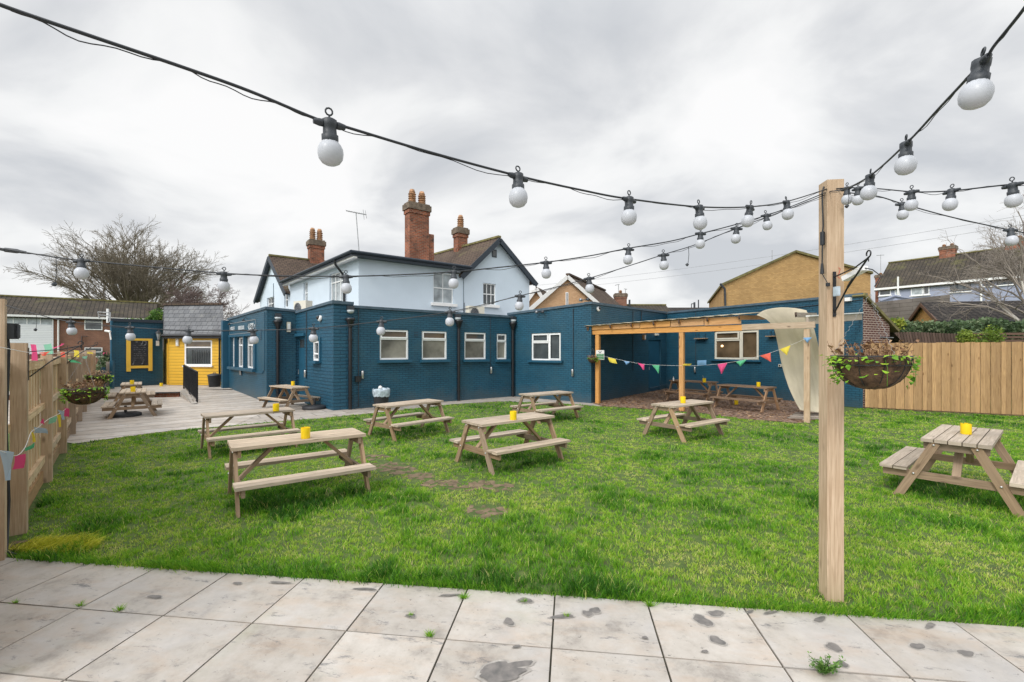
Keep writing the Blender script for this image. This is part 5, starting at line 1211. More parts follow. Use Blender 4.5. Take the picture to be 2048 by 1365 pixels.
def make_basket(ivy_n=170, dead_n=105):
    r = empty('hanging_basket', (0, 0, 0), 0, 'x', 'hanging basket', 'hanging baskets')
    rr = random.Random(11); R0, D = .205, .205
    rows = []
    for i in range(12):
        t = i / 11 * math.pi / 2; rows.append([Vector((math.cos(k * 2 * math.pi / 28) * R0 * math.cos(t) ** .8 * (1 + rr.uniform(-.05, .05)), math.sin(k * 2 * math.pi / 28) * R0 * math.cos(t) ** .8 * (1 + rr.uniform(-.05, .05)), -D * math.sin(t) + rr.uniform(-.006, .006))) for k in range(28)])
    mb = MB(); mb.grid(rows, 0, True, True); mb.face([p + Vector((0, 0, .0)) for p in rows[0]]); mb.build('liner', M['liner'], r)
    mb = MB(); ring = lambda z, q: [Vector((math.cos(t) * q, math.sin(t) * q, z)) for t in np.linspace(0, 2 * math.pi, 29)]
    mb.tube(ring(.012, R0 + .012), .0045, 5); mb.tube(ring(-.045, R0 + .008), .0035, 5); mb.tube(ring(-.14, R0 * .66), .003, 5)
    for k in range(10):
        a = k * math.pi / 5; mb.tube([Vector((math.cos(a) * (R0 + .01) * math.cos(t) ** .8, math.sin(a) * (R0 + .01) * math.cos(t) ** .8, -(D + .008) * math.sin(t) + .01)) for t in np.linspace(0, 1.5, 8)], .003, 4)
        c = a + .3; mb.tube([Vector((math.cos(c) * (R0 + .014), math.sin(c) * (R0 + .014), -.018)) + Vector((-math.sin(c) * math.cos(t) * .024, math.cos(c) * math.cos(t) * .024, math.sin(t) * .024)) for t in np.linspace(0, 6.3, 9)], .0022, 4)
    mb.build('wire_frame', M['black'], r)
    for k in range(3):
        a = k * 2 * math.pi / 3 + .5; mb = MB(); p = Vector((math.cos(a) * R0, math.sin(a) * R0, .012)); q = Vector((0, 0, .43)); n = 22
        for i in range(n):
            c0_, c1_ = p.lerp(q, i / n), p.lerp(q, (i + .8) / n); s = .004 if i % 2 else -.004
            mb.tube([c0_, c0_.lerp(c1_, .5) + Vector((s, -s, 0)), c1_], .0016, 3)
        mb.build('chain', M['steel_grey'], r)
    mb = MB()
    def leaf(c, d, up, s, rv):
        d = d.normalized(); a = d.cross(up).normalized(); n_ = a.cross(d) * .15
        mb.face([c, c + d * s * .35 + a * s * .48 + n_ * s, c + d * s * .62 + a * s * .26, c + d * s, c + d * s * .62 - a * s * .26, c + d * s * .35 - a * s * .48 + n_ * s], r=rv)
    for k in range(ivy_n):
        a = rr.random() * 6.283 if k > ivy_n * .35 else rr.choice((.05, 3.2, 3.0, -.3)) + rr.uniform(-.3, .3); out_ = Vector((math.cos(a), math.sin(a), 0)); drop = abs(rr.gauss(0, .055)) if k > ivy_n * .35 else rr.uniform(0, .20)
        c = out_ * (R0 + rr.uniform(-.01, .045)) + Vector((0, 0, .02 - drop)); leaf(c, out_ * rr.uniform(.2, 1) + Vector((rr.uniform(-.7, .7), rr.uniform(-.7, .7), rr.uniform(-1, .3))), Vector((rr.uniform(-.4, .4), rr.uniform(-.4, .4), 1)), rr.uniform(.022, .046), min(1, max(0, rr.gauss(.5, .3))))
    for a in (.05, 3.15, 4.4, 5.2): mb.tube([Vector((math.cos(a) * R0, math.sin(a) * R0, .01)), Vector((math.cos(a) * (R0 + .04), math.sin(a) * (R0 + .04), -.06)), Vector((math.cos(a) * (R0 + .035), math.sin(a) * (R0 + .035), -.17))], .0018, 3, .1)
    mb.build('ivy', M['ivy'], r)
    mb = MB()
    for k in range(dead_n):
        a = rr.random() * 6.283; q = R0 * math.sqrt(rr.random()) * .95; b0 = Vector((math.cos(a) * q, math.sin(a) * q, .0)); h = rr.uniform(.02, .13); t = b0 * rr.uniform(1.0, 1.25) + Vector((rr.uniform(-.03, .03), rr.uniform(-.03, .03), h)); md = (b0 + t) / 2 + Vector((rr.uniform(-.02, .02), rr.uniform(-.02, .02), .015))
        mb.tube([b0, md, t], .0016, 3, rr.random())
        for _ in range(2):
            c = b0.lerp(t, rr.uniform(.5, 1)); d = Vector((rr.uniform(-1, 1), rr.uniform(-1, 1), rr.uniform(-.6, 1))).normalized(); e_ = d.cross(Vector((.3, .5, 1))).normalized(); s = rr.uniform(.010, .024)
            mb.face([c, c + d * s + e_ * s * .6, c + d * s * 1.6, c + d * s - e_ * s * .5], r=rr.random())
    mb.build('dead_stems', M['dead'], r)
    return r
bk0 = make_basket(); br0 = make_bracket()
nearF = -V     # outward from the near face of the post
BP = PC - V * .0625 + U * (-.012) + Vector((0, 0, 2.32))
br0.location = BP; br0.rotation_euler = (0, 0, math.atan2(U.y, U.x)); br0['label'] = 'black twisted bracket on the near face of the tall post'
bc_ = PC - V * (.0625 + .40) + U * (-.012); bk0.location = (bc_.x + .01, bc_.y, 1.845); bk0['label'] = 'big hanging basket with dead stems and bright ivy on the tall post'
mb = MB(); q = BP - V * .10 + Vector((.02, 0, .10)); mb.beam(q, q - V * .17 + Vector((.04, 0, .05)), .05, .035, r=.5)
lead = [q - V * .17 + Vector((.04, 0, .05)), q - V * .22 + Vector((.06, 0, .03)), q - V * .26 + Vector((.09, 0, -.02)), q - V * .24 + Vector((.06, 0, -.09))]
o = mb.build('battery_box', M['white_paint']); tag(o, 'white battery box taped to the bracket on the tall post', 'battery box')
mb = MB(); mb.tube(lead, .004, 5); mb.build('lead', M['cable'], o); mb = MB(); mb.beam(q + Vector((-.03, 0, -.05)) + V * .05, q + V * .05 + Vector((-.03, 0, -.12)), .05, .02, r=.5); mb.build('tag', M['bin_bag'], o)
fp = lambda k: Vector((-5.135, 4.72, 0)) + FDIR * (2.43 * k)
FN = Vector((.756, .655, 0)).normalized()
fa = math.atan2(FN.y, FN.x) + math.pi / 2
for k, zc_, dx_, lab1, lab2 in ((0, 1.66, .0, 'black bracket on the first short post of the left fence', 'hanging basket with ivy and dead stems nearest on the left fence'),
                     (2, 1.72, .0, 'black bracket farther along the left fence', 'hanging basket with pale leaves farther along the left fence')):
    p = fp(k) + FN * .08; o = copy_tree(br0); o.location = (p.x, p.y, 1.75 if k == 0 else 1.8); o.rotation_euler = (0, 0, fa + math.pi * 0); o['label'] = lab1
    c = p + FN * .43; o = copy_tree(bk0); z = EYE - (778 - HY) / F * c.y if k == 0 else EYE - (752 - HY) / F * c.y; o.location = (c.x, c.y, z); o.rotation_euler = (0, 0, 1.3 + k); o['label'] = lab2; o.scale = (.84, .84, .84)
o = copy_tree(bk0); c = Vector((3.05, 16.16, 0)) + Vector((-.22, -.2, 0)); o.location = (c.x, c.y, EYE - 16.5 / F * c.y); o.scale = (.82, .82, .82); o.rotation_euler = (0, 0, 2.2); o['label'] = 'small hanging basket on the left-hand pergola post'

# ------------------------------------------------------------------ festoon lights
mb = MB(); R_ = .0325
mb.lathe([(0, -.105), (.012, -.104), (.022, -.099), (.030, -.088), (R_, -.074), (.0315, -.062), (.027, -.052), (.021, -.045), (.019, -.040)], (0, 0, 0), 20)
hold = empty('tmp', (0, 0, 0))
def make_lamp(root):
    mb = MB(); mb.lathe([(.0205, -.046), (.0215, -.040), (.0215, -.028), (.018, -.026), (.017, -.010), (.019, -.004), (.019, .010), (.012, .014), (0, .014)], (0, 0, 0), 12)
    mb.tube([(-.040, 0, 0), (-.026, 0, 0), (-.018, 0, 0)], [.007, .010, .010], 8); mb.tube([(.018, 0, 0), (.026, 0, 0), (.040, 0, 0)], [.010, .010, .007], 8)
    mb.tube([(0, 0, .013), (0, 0, .022)], .003, 5); mb.tube([(math.sin(t) * .009, 0, .031 - math.cos(t) * .009) for t in np.linspace(0, 6.3, 11)], .0025, 5)
    return mb.build('lamp_holder', M['plastic_dark'], root)
bulbmesh = mb
LAMP = None
def festoon(label, Q, E, pts, bulbs, ties=True, r=.0042, seed=0, mul=1.0):
    global LAMP
    rr = random.Random(seed); Q, E = Vector(Q), Vector(E); D = E - Q
    def hit(px, py):
        k = (px - CX) / F; s = (k * Q.y - Q.x) / (D.x - k * D.y); p = Q + D * s; return Vector((p.x, p.y, EYE - (py - HY) / F * p.y))
    root = empty('festoon_lights', (0, 0, 0), 0, label, 'string lights', 'strings of festoon bulbs')
    P = [hit(*p) for p in pts]
    S = []
    for i in range(len(P) - 1):
        p0, p1, p2, p3 = P[max(i - 1, 0)], P[i], P[i + 1], P[min(i + 2, len(P) - 1)]
        n = 8
        for j in range(n):
            t = j / n; S.append(.5 * ((2 * p1) + (p2 - p0) * t + (2 * p0 - 5 * p1 + 4 * p2 - p3) * t * t + (3 * p1 - p0 - 3 * p2 + p3) * t ** 3))
    S.append(P[-1])
    mb = MB(); mb.tube(S, r, 6); mb.build('cable', M['cable'], root)
    mb = MB(); n = len(S); mb.tube([p + Vector((0, 0, -.0065 + .0075 * math.sin(i * .42 + seed) - .004 * math.cos(i * 1.1))) + Vector((.003 * math.sin(i * .5), .004, 0)) for i, p in enumerate(S)], .0016, 4); mb.build('support_wire', M['cable'], root)
    ang = math.atan2(D.y, D.x)
    for px, py in bulbs:
        if LAMP is None:
            h = make_lamp(root); bulbmesh.build('bulb', M['bulb'], h); LAMP = h
        else:
            h = copy_tree(LAMP, root); h.data = h.data.copy()
            for q in CH[h.name]: q.data = q.data.copy()
        h.location = hit(px, py) + Vector((0, 0, -.004)); h.rotation_euler = (rr.uniform(-.16, .16), rr.uniform(-.10, .10), ang); h.scale = (mul * 1.1, mul * 1.1, mul * 1.1)
    return root, hit
bpy.data.objects.remove(hold)
QP = (PC.x - .03, PC.y - .02)
festoon('festoon string sweeping from the top left corner to the tall post', QP, (-.546, 1.30), [(-200, -62), (-60, -20), (0, 10), (180, 72), (366, 135), (500, 183), (632, 238), (690, 254), (860, 305), (1035, 352), (1160, 380), (1256, 398), (1397, 414), (1500, 414), (1575, 403), (1655, 378)],
        [(659, 246), (1036, 353), (1258, 399), (1398, 415), (1500, 415), (1573, 405)], seed=1)
festoon('festoon string crossing in front of the white upper storey to the tall post', QP, (-2.50, 2.62), [(-120, 478), (0, 497), (105, 514), (163, 521), (300, 534), (448, 547), (560, 552), (693, 553), (800, 550), (908, 544), (1000, 535), (1092, 525), (1180, 512), (1257, 497), (1340, 483), (1400, 468), (1480, 447), (1560, 422), (1655, 384)],
        [(163, 521), (448, 547), (692, 553), (908, 544), (1092, 525), (1257, 498), (1401, 467), (1532, 431)], seed=2, mul=.93)
festoon('low festoon string from the left fence post across the navy walls to the tall post', QP, (-4.56, 4.10), [(12, 611), (60, 625), (137, 643), (259, 655), (371, 661), (504, 661), (627, 657), (763, 643), (900, 624), (1040, 592), (1178, 557), (1329, 509), (1390, 490), (1470, 458), (1530, 436), (1600, 410), (1655, 388)],
        [(142, 644), (260, 655), (377, 661), (505, 661), (627, 657), (763, 643), (900, 624), (1040, 592), (1178, 557), (1327, 510), (1473, 457)], seed=3, r=.0036)
festoon('festoon string rising from the tall post out of the top right corner', QP, (1.22, 1.14), [(1655, 384), (1690, 378), (1740, 352), (1812, 288), (1880, 215), (1965, 124), (1990, 90), (2050, 15), (2120, -90)],
        [(1740, 354), (1812, 290), (1962, 127)], seed=4)
festoon('flat festoon string running right from the tall post', (QP[0] + .02, QP[1]), (2.66, 2.45), [(1655, 380), (1700, 376), (1757, 378), (1828, 384), (1903, 382), (2025, 369), (2160, 360)],
        [(1694, 377), (1716, 377), (1823, 384), (1903, 382), (2025, 370)], seed=5)
festoon('festoon string slanting down to the right from the tall post', (QP[0] + .03, QP[1]), (3.62, 3.30), [(1660, 384), (1672, 384), (1750, 392), (1805, 408), (1900, 434), (2018, 460), (2120, 480)],
        [(1675, 384), (1804, 408), (2021, 460)], seed=6)
# plug joint and dangling caps on the strings
def dangler(px, py, Y, ln, label):
    p = at(px, py, Y); mb = MB(); mb.tube([p, p + Vector((.003, 0, -ln * .5)), p + Vector((-.004, 0, -ln))], .0022, 4); o = mb.build('plug_cap', M['cable']); tag(o, label, 'plug cap', 'dangling plug caps')
    mb = MB(); mb.tube([p + Vector((-.004, 0, -ln)), p + Vector((-.016, .002, -ln - .012))], [.010, .012], 8); mb.build('cap', M['plastic_dark'], o)
dangler(112, 514, 2.68, .155, 'rubber plug cap dangling from the upper string at far left'); dangler(1377, 493, 3.62, .14, 'rubber plug cap dangling right of the centre'); dangler(1697, 383, 3.25, .10, 'rubber plug cap dangling behind the top of the tall post')
dangler(73, 630, 4.15, .13, 'rubber plug cap dangling from the low string by the left fence')
mb = MB(); a, b_ = at(-8, 498, 2.63), at(52, 505, 2.66); d = b_ - a; mb.tube([a, a + d * .25, a + d * .3, a + d * .7, a + d * .8, b_], [.006, .009, .013, .013, .009, .006], 8); tag(mb.build('cable_connector', M['plastic_dark']), 'black inline connector at the left end of the upper string', 'connector')

# ------------------------------------------------------------------ fences
lf = empty('left_fence', (0, 0, 0), 0, 'left garden fence of pale boards between square posts', 'fence')
H1 = {0: 1.97, 1: 1.83, 2: 1.87, 3: 1.88}
for k in range(-1, 9):
    if k == -1: continue
    p = fp(k); mb = MB(); h = H1.get(k, 1.88); mb.beam(p + FN * .015 + Vector((0, 0, -.05)), p + FN * .015 + Vector((0, 0, h)), .12, .12, up=FN); mb.build('post', M['wood_post'], lf)
tp = FENCE0 - FDIR * .02
mb = MB(); mb.beam(tp + Vector((0, 0, -.05)), tp + Vector((0, 0, 2.36)), .12, .12, up=FN); o = mb.build('post', M['wood_post'], lf, label='taller first post at the patio edge')
starts = [tp - FDIR * 2.4, tp] + [fp(k) for k in range(9)]
for i in range(len(starts) - 1):
    a, b_ = starts[i], starts[i + 1]; L = (b_ - a).length - .12; a = a + FDIR * .06; mb = MB(); nb = max(2, int(round(L / .125))); w_ = L / nb
    for j in range(nb):
        c = a + FDIR * (w_ * (j + .5)) - FN * (.045 + .012 * (j % 2)); mb.beam(c + Vector((0, 0, .12)), c + Vector((0, 0, 1.74 + rng.uniform(-.006, .006))), .018, w_ * 1.04, up=FDIR)
    pn = mb.build('panel', M['wood_fence_pale'], lf)
    for z, h in ((1.70, .09), (1.10, .08), (.34, .10)):
        mb = MB(); mb.beam(a - FN * .018 + Vector((0, 0, z)), a + FDIR * L - FN * .018 + Vector((0, 0, z)), .045, h, r=.6); mb.build('rail', M['wood_fence_pale'], pn)
    mb = MB(); mb.beam(a - FN * .03 + Vector((0, 0, .08)), a + FDIR * L - FN * .03 + Vector((0, 0, .08)), .03, .17, r=.4); mb.build('gravel_board', M['wood_fence'], pn)
    mb = MB(); mb.beam(a - FN * .04 + Vector((0, 0, 1.76)), a + FDIR * L - FN * .04 + Vector((0, 0, 1.76)), .07, .022, r=.6); mb.build('capping', M['wood_fence_pale'], pn)
# junction box and its cable
jb = tp + FN * .09 + FDIR * .03
mb = MB(); q = tp + FDIR * .10 + FN * .06; mb.beam(q + Vector((0, 0, 2.00)), q + Vector((0, 0, 2.145)), .13, .10, up=FDIR); o = mb.build('outdoor_socket_box', M['plastic_dark']); tag(o, 'dark grey outdoor socket box on the tall left fence post', 'socket box')
mb = MB(); mb.beam(q + FN * .06 + Vector((0, 0, 2.01)), q + FN * .06 + Vector((0, 0, 2.135)), .10, .03, up=FN); mb.build('cover', M['plastic_dark'], o)
mb = MB(); mb.tube([q + Vector((0, 0, 2.0)), q + Vector((.01, 0, 1.9)), q + Vector((-.005, -.01, 1.2)), q + Vector((.01, 0, .5)), q + Vector((0, -.01, .03)), q + Vector((.12, -.04, .012))], .012, 6); mb.build('cable', M['cable'], o)
# right close boarded fence
rf = empty('right_fence', (0, 0, 0), 0, 'tall close boarded pine fence along the right side of the lawn', 'fence')
a, b_ = DE + Vector((.06, -.02, 0)), G(2048, 833.3); dr = (b_ - a).normalized(); L = 8.2; nb = int(L / .108); rn = Vector((dr.y, -dr.x, 0))
if rn.dot(a) > 0: rn = -rn
mb = MB()
for j in range(nb):
    c = a + dr * (.108 * (j + .5)) + rn * (.028 * (j % 2) + rng.uniform(-.003, .003)); mb.beam(c + Vector((0, 0, .04)), c + Vector((rng.uniform(-.004, .004), 0, 2.115 + rng.uniform(-.015, .010) + .003 * (c - a).length)), .016, .094 if j % 2 else .12, up=dr)
mb.build('boards', M['wood_fence'], rf)
mb = MB(); mb.beam(a - rn * .04 + Vector((0, 0, .08)), a + dr * L - rn * .04 + Vector((0, 0, .08)), .03, .16, r=.2); mb.build('gravel_board', M['wood_fence'], rf)
for z in (.5, 1.2, 1.9): mb = MB(); mb.beam(a - rn * .05 + Vector((0, 0, z)), a + dr * L - rn * .05 + Vector((0, 0, z)), .05, .08); mb.build('rail', M['wood_fence'], rf)
# leaning dark picket fence, slatted screen, hedge
pf = MB(); A, B = at(1789, 700, 17.0), at(1921, 700, 16.6)
for j in range(24):
    t = j / 23; p = A.lerp(B, t); p.z = EYE + 6 / F * 17 - .2; ln = .75 - .12 * abs(.3 - t); lean = .14 + .10 * (1 - t); top_ = p + Vector((-lean * .8, 0, ln)); pf.beam(p, top_, .085, .02, up=(0, 1, 0))
pf.beam(A + Vector((0, .03, .1)), B + Vector((0, .03, .1)), .04, .07); pf.beam(A + Vector((-.1, .03, .42)), B + Vector((-.1, .03, .42)), .04, .07)
for q in (A, B): pf.beam(Vector((q.x, q.y + .06, 0)), q + Vector((0, .06, .5)), .08, .08, up=(0, 1, 0))
tag(pf.build('picket_fence', M['wood_dark']), 'leaning dark picket fence seen over the right fence', 'fence')
sl = MB(); A, B = at(1938, 700, 16.2), at(2160, 700, 15.6)
for z in (1.98, 2.10, 2.22, 2.34, 2.46): sl.beam(Vector((A.x, A.y, z)), Vector((B.x, B.y, z)), .02, .075)
for t in (0, .33, .66, 1): q = A.lerp(B, t); sl.beam(Vector((q.x, q.y + .05, 0)), Vector((q.x, q.y + .05, 2.5)), .07, .07, up=(0, 1, 0))
tag(sl.build('slatted_screen', M['wood_dark']), 'dark horizontal slatted screen behind the right fence', 'fence')
def leaves(name, n, sampler, size, mat, parent=None, seed=0, **k):
    r_ = np.random.RandomState(seed); P, rv = sampler(r_, n); n = len(P)
    d = r_.normal(size=(n, 3)); d /= np.linalg.norm(d, axis=1)[:, None]; e_ = np.cross(d, r_.normal(size=(n, 3))); e_ /= np.linalg.norm(e_, axis=1)[:, None]
    s = size * r_.uniform(.6, 1.4, n)[:, None]
    Vv = np.stack([P, P + d * s * .5 + e_ * s * .32, P + d * s, P + d * s * .5 - e_ * s * .32], 1)
    return mesh_np(name, Vv.reshape(-1, 3), np.arange(n * 4), np.arange(n) * 4, np.full(n, 4), rv, mat, parent=parent, **k)
def hedge_s(x0, x1, y0, y1, z0, z1, amp=.35, fr=1.1, seed=0):
    def f(r_, n):
        x = r_.uniform(x0, x1, n); y = y0 + (y1 - y0) * r_.rand(n) ** 1.6; nz = vnoise(x, x * 0 + seed, fr, seed); zt2 = z1 + (nz - .5) * 2 * amp
        z = z0 + (zt2 - z0) * (1 - r_.rand(n) ** 1.5); y = y + (vnoise(x, z, 2.1, seed + 3) - .5) * .7
        cl = vnoise(x, z + y, 3.0, seed + 5); keep = cl + r_.rand(n) * .5 > .38
        return np.stack([x, y, z], 1)[keep], np.clip(.15 + .75 * cl + r_.normal(0, .13, n), 0, 1)[keep]
    return f
hd = empty('hedge', (0, 0, 0), 0, 'long bramble and ivy hedge between the right fence and the houses', 'hedge')
leaves('foliage', 30000, hedge_s(14.2, 27, 17.3, 19.2, 1.6, 3.02, .22), .12, M['hedge'], hd, 1)
mb = MB(); mb.box(14.3, 27, 18.2, 19.2, 0, 2.7); mb.build('dark_core', plain('hedge inside', (.020, .028, .012), 1, var=.5, vscale=3), hd)  # near-black box stands in for the shade inside the hedge
sh = empty('yellow_green_shrub', (0, 0, 0), 0, 'yellow-green leafy shrub poking between the slatted screen and picket fence', 'shrub')
def ballc(cs):
    def f(r_, n):
        P = []; 
        for (c, rx, rz_) in cs:
            m_ = n // len(cs); v = r_.normal(size=(m_, 3)); v /= np.linalg.norm(v, axis=1)[:, None]; v *= (r_.rand(m_) ** .45)[:, None]; P.append(np.array(c) + v * np.array([rx, rx, rz_]))
        P = np.concatenate(P); cl = vnoise(P[:, 0], P[:, 2] + P[:, 1], 4.0, 3); k = cl + r_.rand(len(P)) * .6 > .35
        return P[k], np.clip(cl + r_.normal(0, .15, len(P)), 0, 1)[k]
    return f
leaves('foliage', 2600, ballc([(tuple(at(1932, 676, 15.9)), .26, .30), (tuple(at(1985, 672, 15.7)), .34, .38), (tuple(at(1958, 690, 15.8)), .3, .2)]), .07, M['yellow_leaf'], sh, 2)
mb = MB(); q = at(1958, 700, 15.8); mb.tube([Vector((q.x, q.y, 0)), q + Vector((.1, 0, .2))], .02, 5); mb.build('stem', M['bark'], sh)
def shrub(name, label, cs, n, size, mat, stemto, cat='shrub', seed=0):
    r = empty(name, (0, 0, 0), 0, label, cat); leaves('foliage', n, ballc(cs), size, mat, r, seed); c = Vector(stemto); mb = MB(); mb.tube([Vector((c.x, c.y, 0)), Vector((c.x + .03, c.y, c.z * .6)), c], [.05, .035, .015], 6); mb.build('stem', M['bark'], r); return r
shrub('garden_shrub', 'bright green shrub rising behind the navy outhouse next to the kiosk roof', [(tuple(at(317, 634, 25.5)), .42, .48), (tuple(at(306, 643, 25.5)), .35, .3)], 2600, .10, M['shrub'], at(316, 640, 25.5), seed=4)
shrub('garden_shrub', 'low green shrub top showing over the middle of the outhouse roof', [(tuple(at(270, 645, 26.5)), .75, .22)], 1400, .09, M['shrub'], at(270, 648, 26.5), seed=5)
shrub('garden_shrub', 'dark green bush squeezed between the left fence end and the outhouse', [(tuple(at(210, 735, 20.6)), .30, .75), (tuple(at(205, 760, 20)), .35, .4)], 3200, .09, M['hedge'], at(209, 730, 20.6), seed=6)
shrub('garden_shrub', 'small yellow leaved bush at the left end of the long hedge', [(tuple(at(1791, 648, 17.2)), .30, .22)], 900, .09, M['yellow_leaf'], at(1791, 650, 17.2), seed=7)

# blue gate by the outhouse
gt = empty('blue_gate', (0, 0, 0), 0, 'small navy wooden gate beside the outhouse at the end of the left fence', 'gate')
for a, b_, Y in (((224, 722), (224, 778), 19.4), ((206, 735), (206, 775), 19.6)):
    mb = MB(); mb.beam(at(a[0], a[1], Y), at(b_[0], b_[1], Y), .13, .09, up=(0, 1, 0)); mb.build('gate_post', M['blue_flat'], gt)
mb = MB(); mb.beam(at(203, 751, 19.5), at(224, 744, 19.4), .04, .12); mb.beam(at(203, 764, 19.5), at(224, 758, 19.4), .04, .12); mb.build('rail', M['blue_flat'], gt)
mb = MB()
for px in (214.5, 219): mb.beam(at(px, 724, 19.7), at(px, 772, 19.7), .09, .02, up=(0, 1, 0))
mb.build('pale', M['wood_grey'], gt)

# ------------------------------------------------------------------ pergola
P1, P2, P3 = Vector((3.05, 16.16, 0)), Vector((5.28, 14.14, 0)), Vector((7.73, 11.92, 0))
pd_ = (P3 - P1).normalized(); pb = Vector((-pd_.y, pd_.x, 0))
if pb.y < 0: pb = -pb
pg = empty('pergola', (0, 0, 0), 0, 'orange pine pergola over the wood chip area against the navy wing', 'pergola')
for p, lab, mt in ((P1, 'left post green with algae at its foot', 'wood_orange'), (P2, None, 'wood_orange'), (P3, 'greyer right post', 'wood_post')):
    mb = MB(); mb.beam(p + Vector((0, 0, -.05)), p + Vector((0, 0, 2.44)), .14 if p is not P3 else .13, .12, up=pb, r=.6); o = mb.build('post', M[mt], pg)
    if lab: o['label'] = lab
mb = MB(); a = P1 - pd_ * .35 - pb * .02; m_ = P1 + pd_ * 4.75 - pb * .02; b_ = P3 + pd_ * .18 - pb * .02
mb.beam(a + Vector((0, 0, 2.53)), m_ + Vector((0, 0, 2.53)), .10, .17, r=.8); mb.build('front_beam', M['wood_orange'], pg)
mb = MB(); mb.beam(m_ + Vector((0, 0, 2.54)), b_ + Vector((0, 0, 2.55)), .10, .16, r=.8); mb.build('front_beam', M['wood_post'], pg)
SL = .055
def rafter(s, L, mt, z=None):
    z = 2.665 + .030 * min(s, 4.9)
    c = P1 + pd_ * s - pb * .20; mb = MB()
    mb.beam(c + Vector((0, 0, z)), c + pb * L + Vector((0, 0, z + SL * L)), .045, .13, r=.3)
    o = mb.build('rafter', M[mt], pg); mb = MB()
    for k, (y, zz, h) in enumerate(((-.045, .030, .075), (-.012, -.025, .045))): mb.beam(c + pb * y + Vector((0, 0, z + zz - .0)), c + pb * (y + .034) + Vector((0, 0, z + zz)), .045, h, r=.1)
    mb.build('shaped_end', M['wood_dark'], o)
for i, s in enumerate((-.30, .62, 1.40, 2.18, 3.0, 3.85, 4.72, 6.10)):
    rafter(s, 4.6 - .28 * i if s < 6 else 3.0, 'wood_orange' if s < 5 else 'wood_grey')
fa_, fb_ = P1 - pd_ * .40 - pb * .10, P1 + pd_ * 4.75 - pb * .10
for i_ in range(5):
    q0, q1 = fa_.lerp(fb_, i_ / 5) + pd_ * .01, fa_.lerp(fb_, (i_ + 1) / 5) - pd_ * .01; z0_, z1_ = 2.705 + .15 * i_ / 5, 2.705 + .15 * (i_ + 1) / 5; mb = MB()
    mb.beam(q0 + Vector((0, 0, (2.618 + z0_) / 2 + .01)), q1 + Vector((0, 0, (2.618 + z1_) / 2 + .01)), .025, .135 + .10 * i_ / 5, r=.7 + .06 * i_); mb.build('fascia_board', M['wood_orange'], pg)
mb = MB(); c0_ = P1 - pd_ * .42 - pb * .24; rows = []
for j in range(2):
    rows.append([c0_ + pd_ * (i * .13) + pb * (j * (4.4 - .04 * i * .9)) + Vector((0, 0, 2.755 + .15 * min(1, i / 38) + j * SL * 4.4 + .012 * math.sin(i * 2.2))) for i in range(42)])
mb.grid(rows); o = mb.build('roof_sheet', M['tarp'], pg); md = o.modifiers.new('thickness', 'SOLIDIFY'); md.thickness = .012
mb = MB(); a, b_ = P3 + Vector((.02, .02, 2.66)), Vector((11.30, 14.72, 2.97)); mb.beam(a, b_, .05, .20, r=.8); mb.build('side_beam', M['wood_grey'], pg)
mb = MB(); mb.beam(a + Vector((0, -.02, .125)), b_ + Vector((0, -.02, .125)), .10, .03); mb.build('flashing', M['white_paint'], pg)
grid = [[(1513, 631, 13.3), (1530, 620.5, 13.3), (1560, 615.5, 13.3), (1590, 617, 13.3), (1612, 621, 13.2)], [(1533, 640, 13.2), (1548, 636, 13.2), (1572, 634, 13.2), (1597, 636, 13.15), (1622, 641, 13.1)],
        [(1547, 658, 13.2), (1568, 660, 13.2), (1592, 660, 13.15), (1612, 662, 13.1), (1632, 674, 13.0)], [(1555, 690, 13.35), (1578, 695, 13.3), (1602, 698, 13.3), (1622, 702, 13.2), (1641, 716, 13.1)], [(1563, 730, 13.35), (1585, 735, 13.35), (1608, 738, 13.3), (1629, 742, 13.25), (1647, 748, 13.2)],
        [(1575, 770, 13.25), (1595, 775, 13.2), (1615, 779, 13.2), (1635, 781, 13.2), (1653, 785, 13.1)], [(1589, 802, 13.0), (1605, 807, 13.0), (1622, 811, 13.0), (1640, 813, 13.0), (1656, 815, 12.9)], [(1600, 821, 12.85), (1614, 823, 12.8), (1630, 825, 12.8), (1645, 826, 12.8), (1657, 826, 12.75)]]
Pg = [[at(*c) for c in r_] for r_ in grid]
def cr_(p0, p1, p2, p3, t): return .5 * ((2 * p1) + (p2 - p0) * t + (2 * p0 - 5 * p1 + 4 * p2 - p3) * t * t + (3 * p1 - p0 - 3 * p2 + p3) * t ** 3)
def dens(L_, n):
    o_ = []
    for i in range(len(L_) - 1):
        for j in range(n): o_.append(cr_(L_[max(i - 1, 0)], L_[i], L_[i + 1], L_[min(i + 2, len(L_) - 1)], j / n))
    return o_ + [L_[-1]]
cols = [dens(list(c), 5) for c in zip(*Pg)]; full = [dens([c[i] for c in cols], 6) for i in range(len(cols[0]))]
for i, r_ in enumerate(full):
    for j, p in enumerate(r_): p += Vector((0, -.012 * math.cos(j * 2.1), 0))
mb = MB(); mb.grid(full, us=.05, vs=.05); o = mb.build('loose_roof_sheet', M['tarp']); tag(o, 'weathered corrugated plastic sheet curling down at the right end of the pergola', 'plastic sheet'); md = o.modifiers.new('thickness', 'SOLIDIFY'); md.thickness = .006
mb = MB()
for k in range(4): a, b_ = G(1590 - k * 5, 826 + k * 3.2, .05), G(1662, 828 + k * 3.4, .05); mb.beam(a, b_, .09, .025, up=(0, 0, 1))
for px in (1612, 1650): mb.beam(G(px - 4, 841, .015), G(px + 2, 824, .015), .07, .03)
tag(mb.build('slatted_duckboard', M['wood_grey']), 'grey slatted duckboard lying behind the right pergola post', 'duckboard')
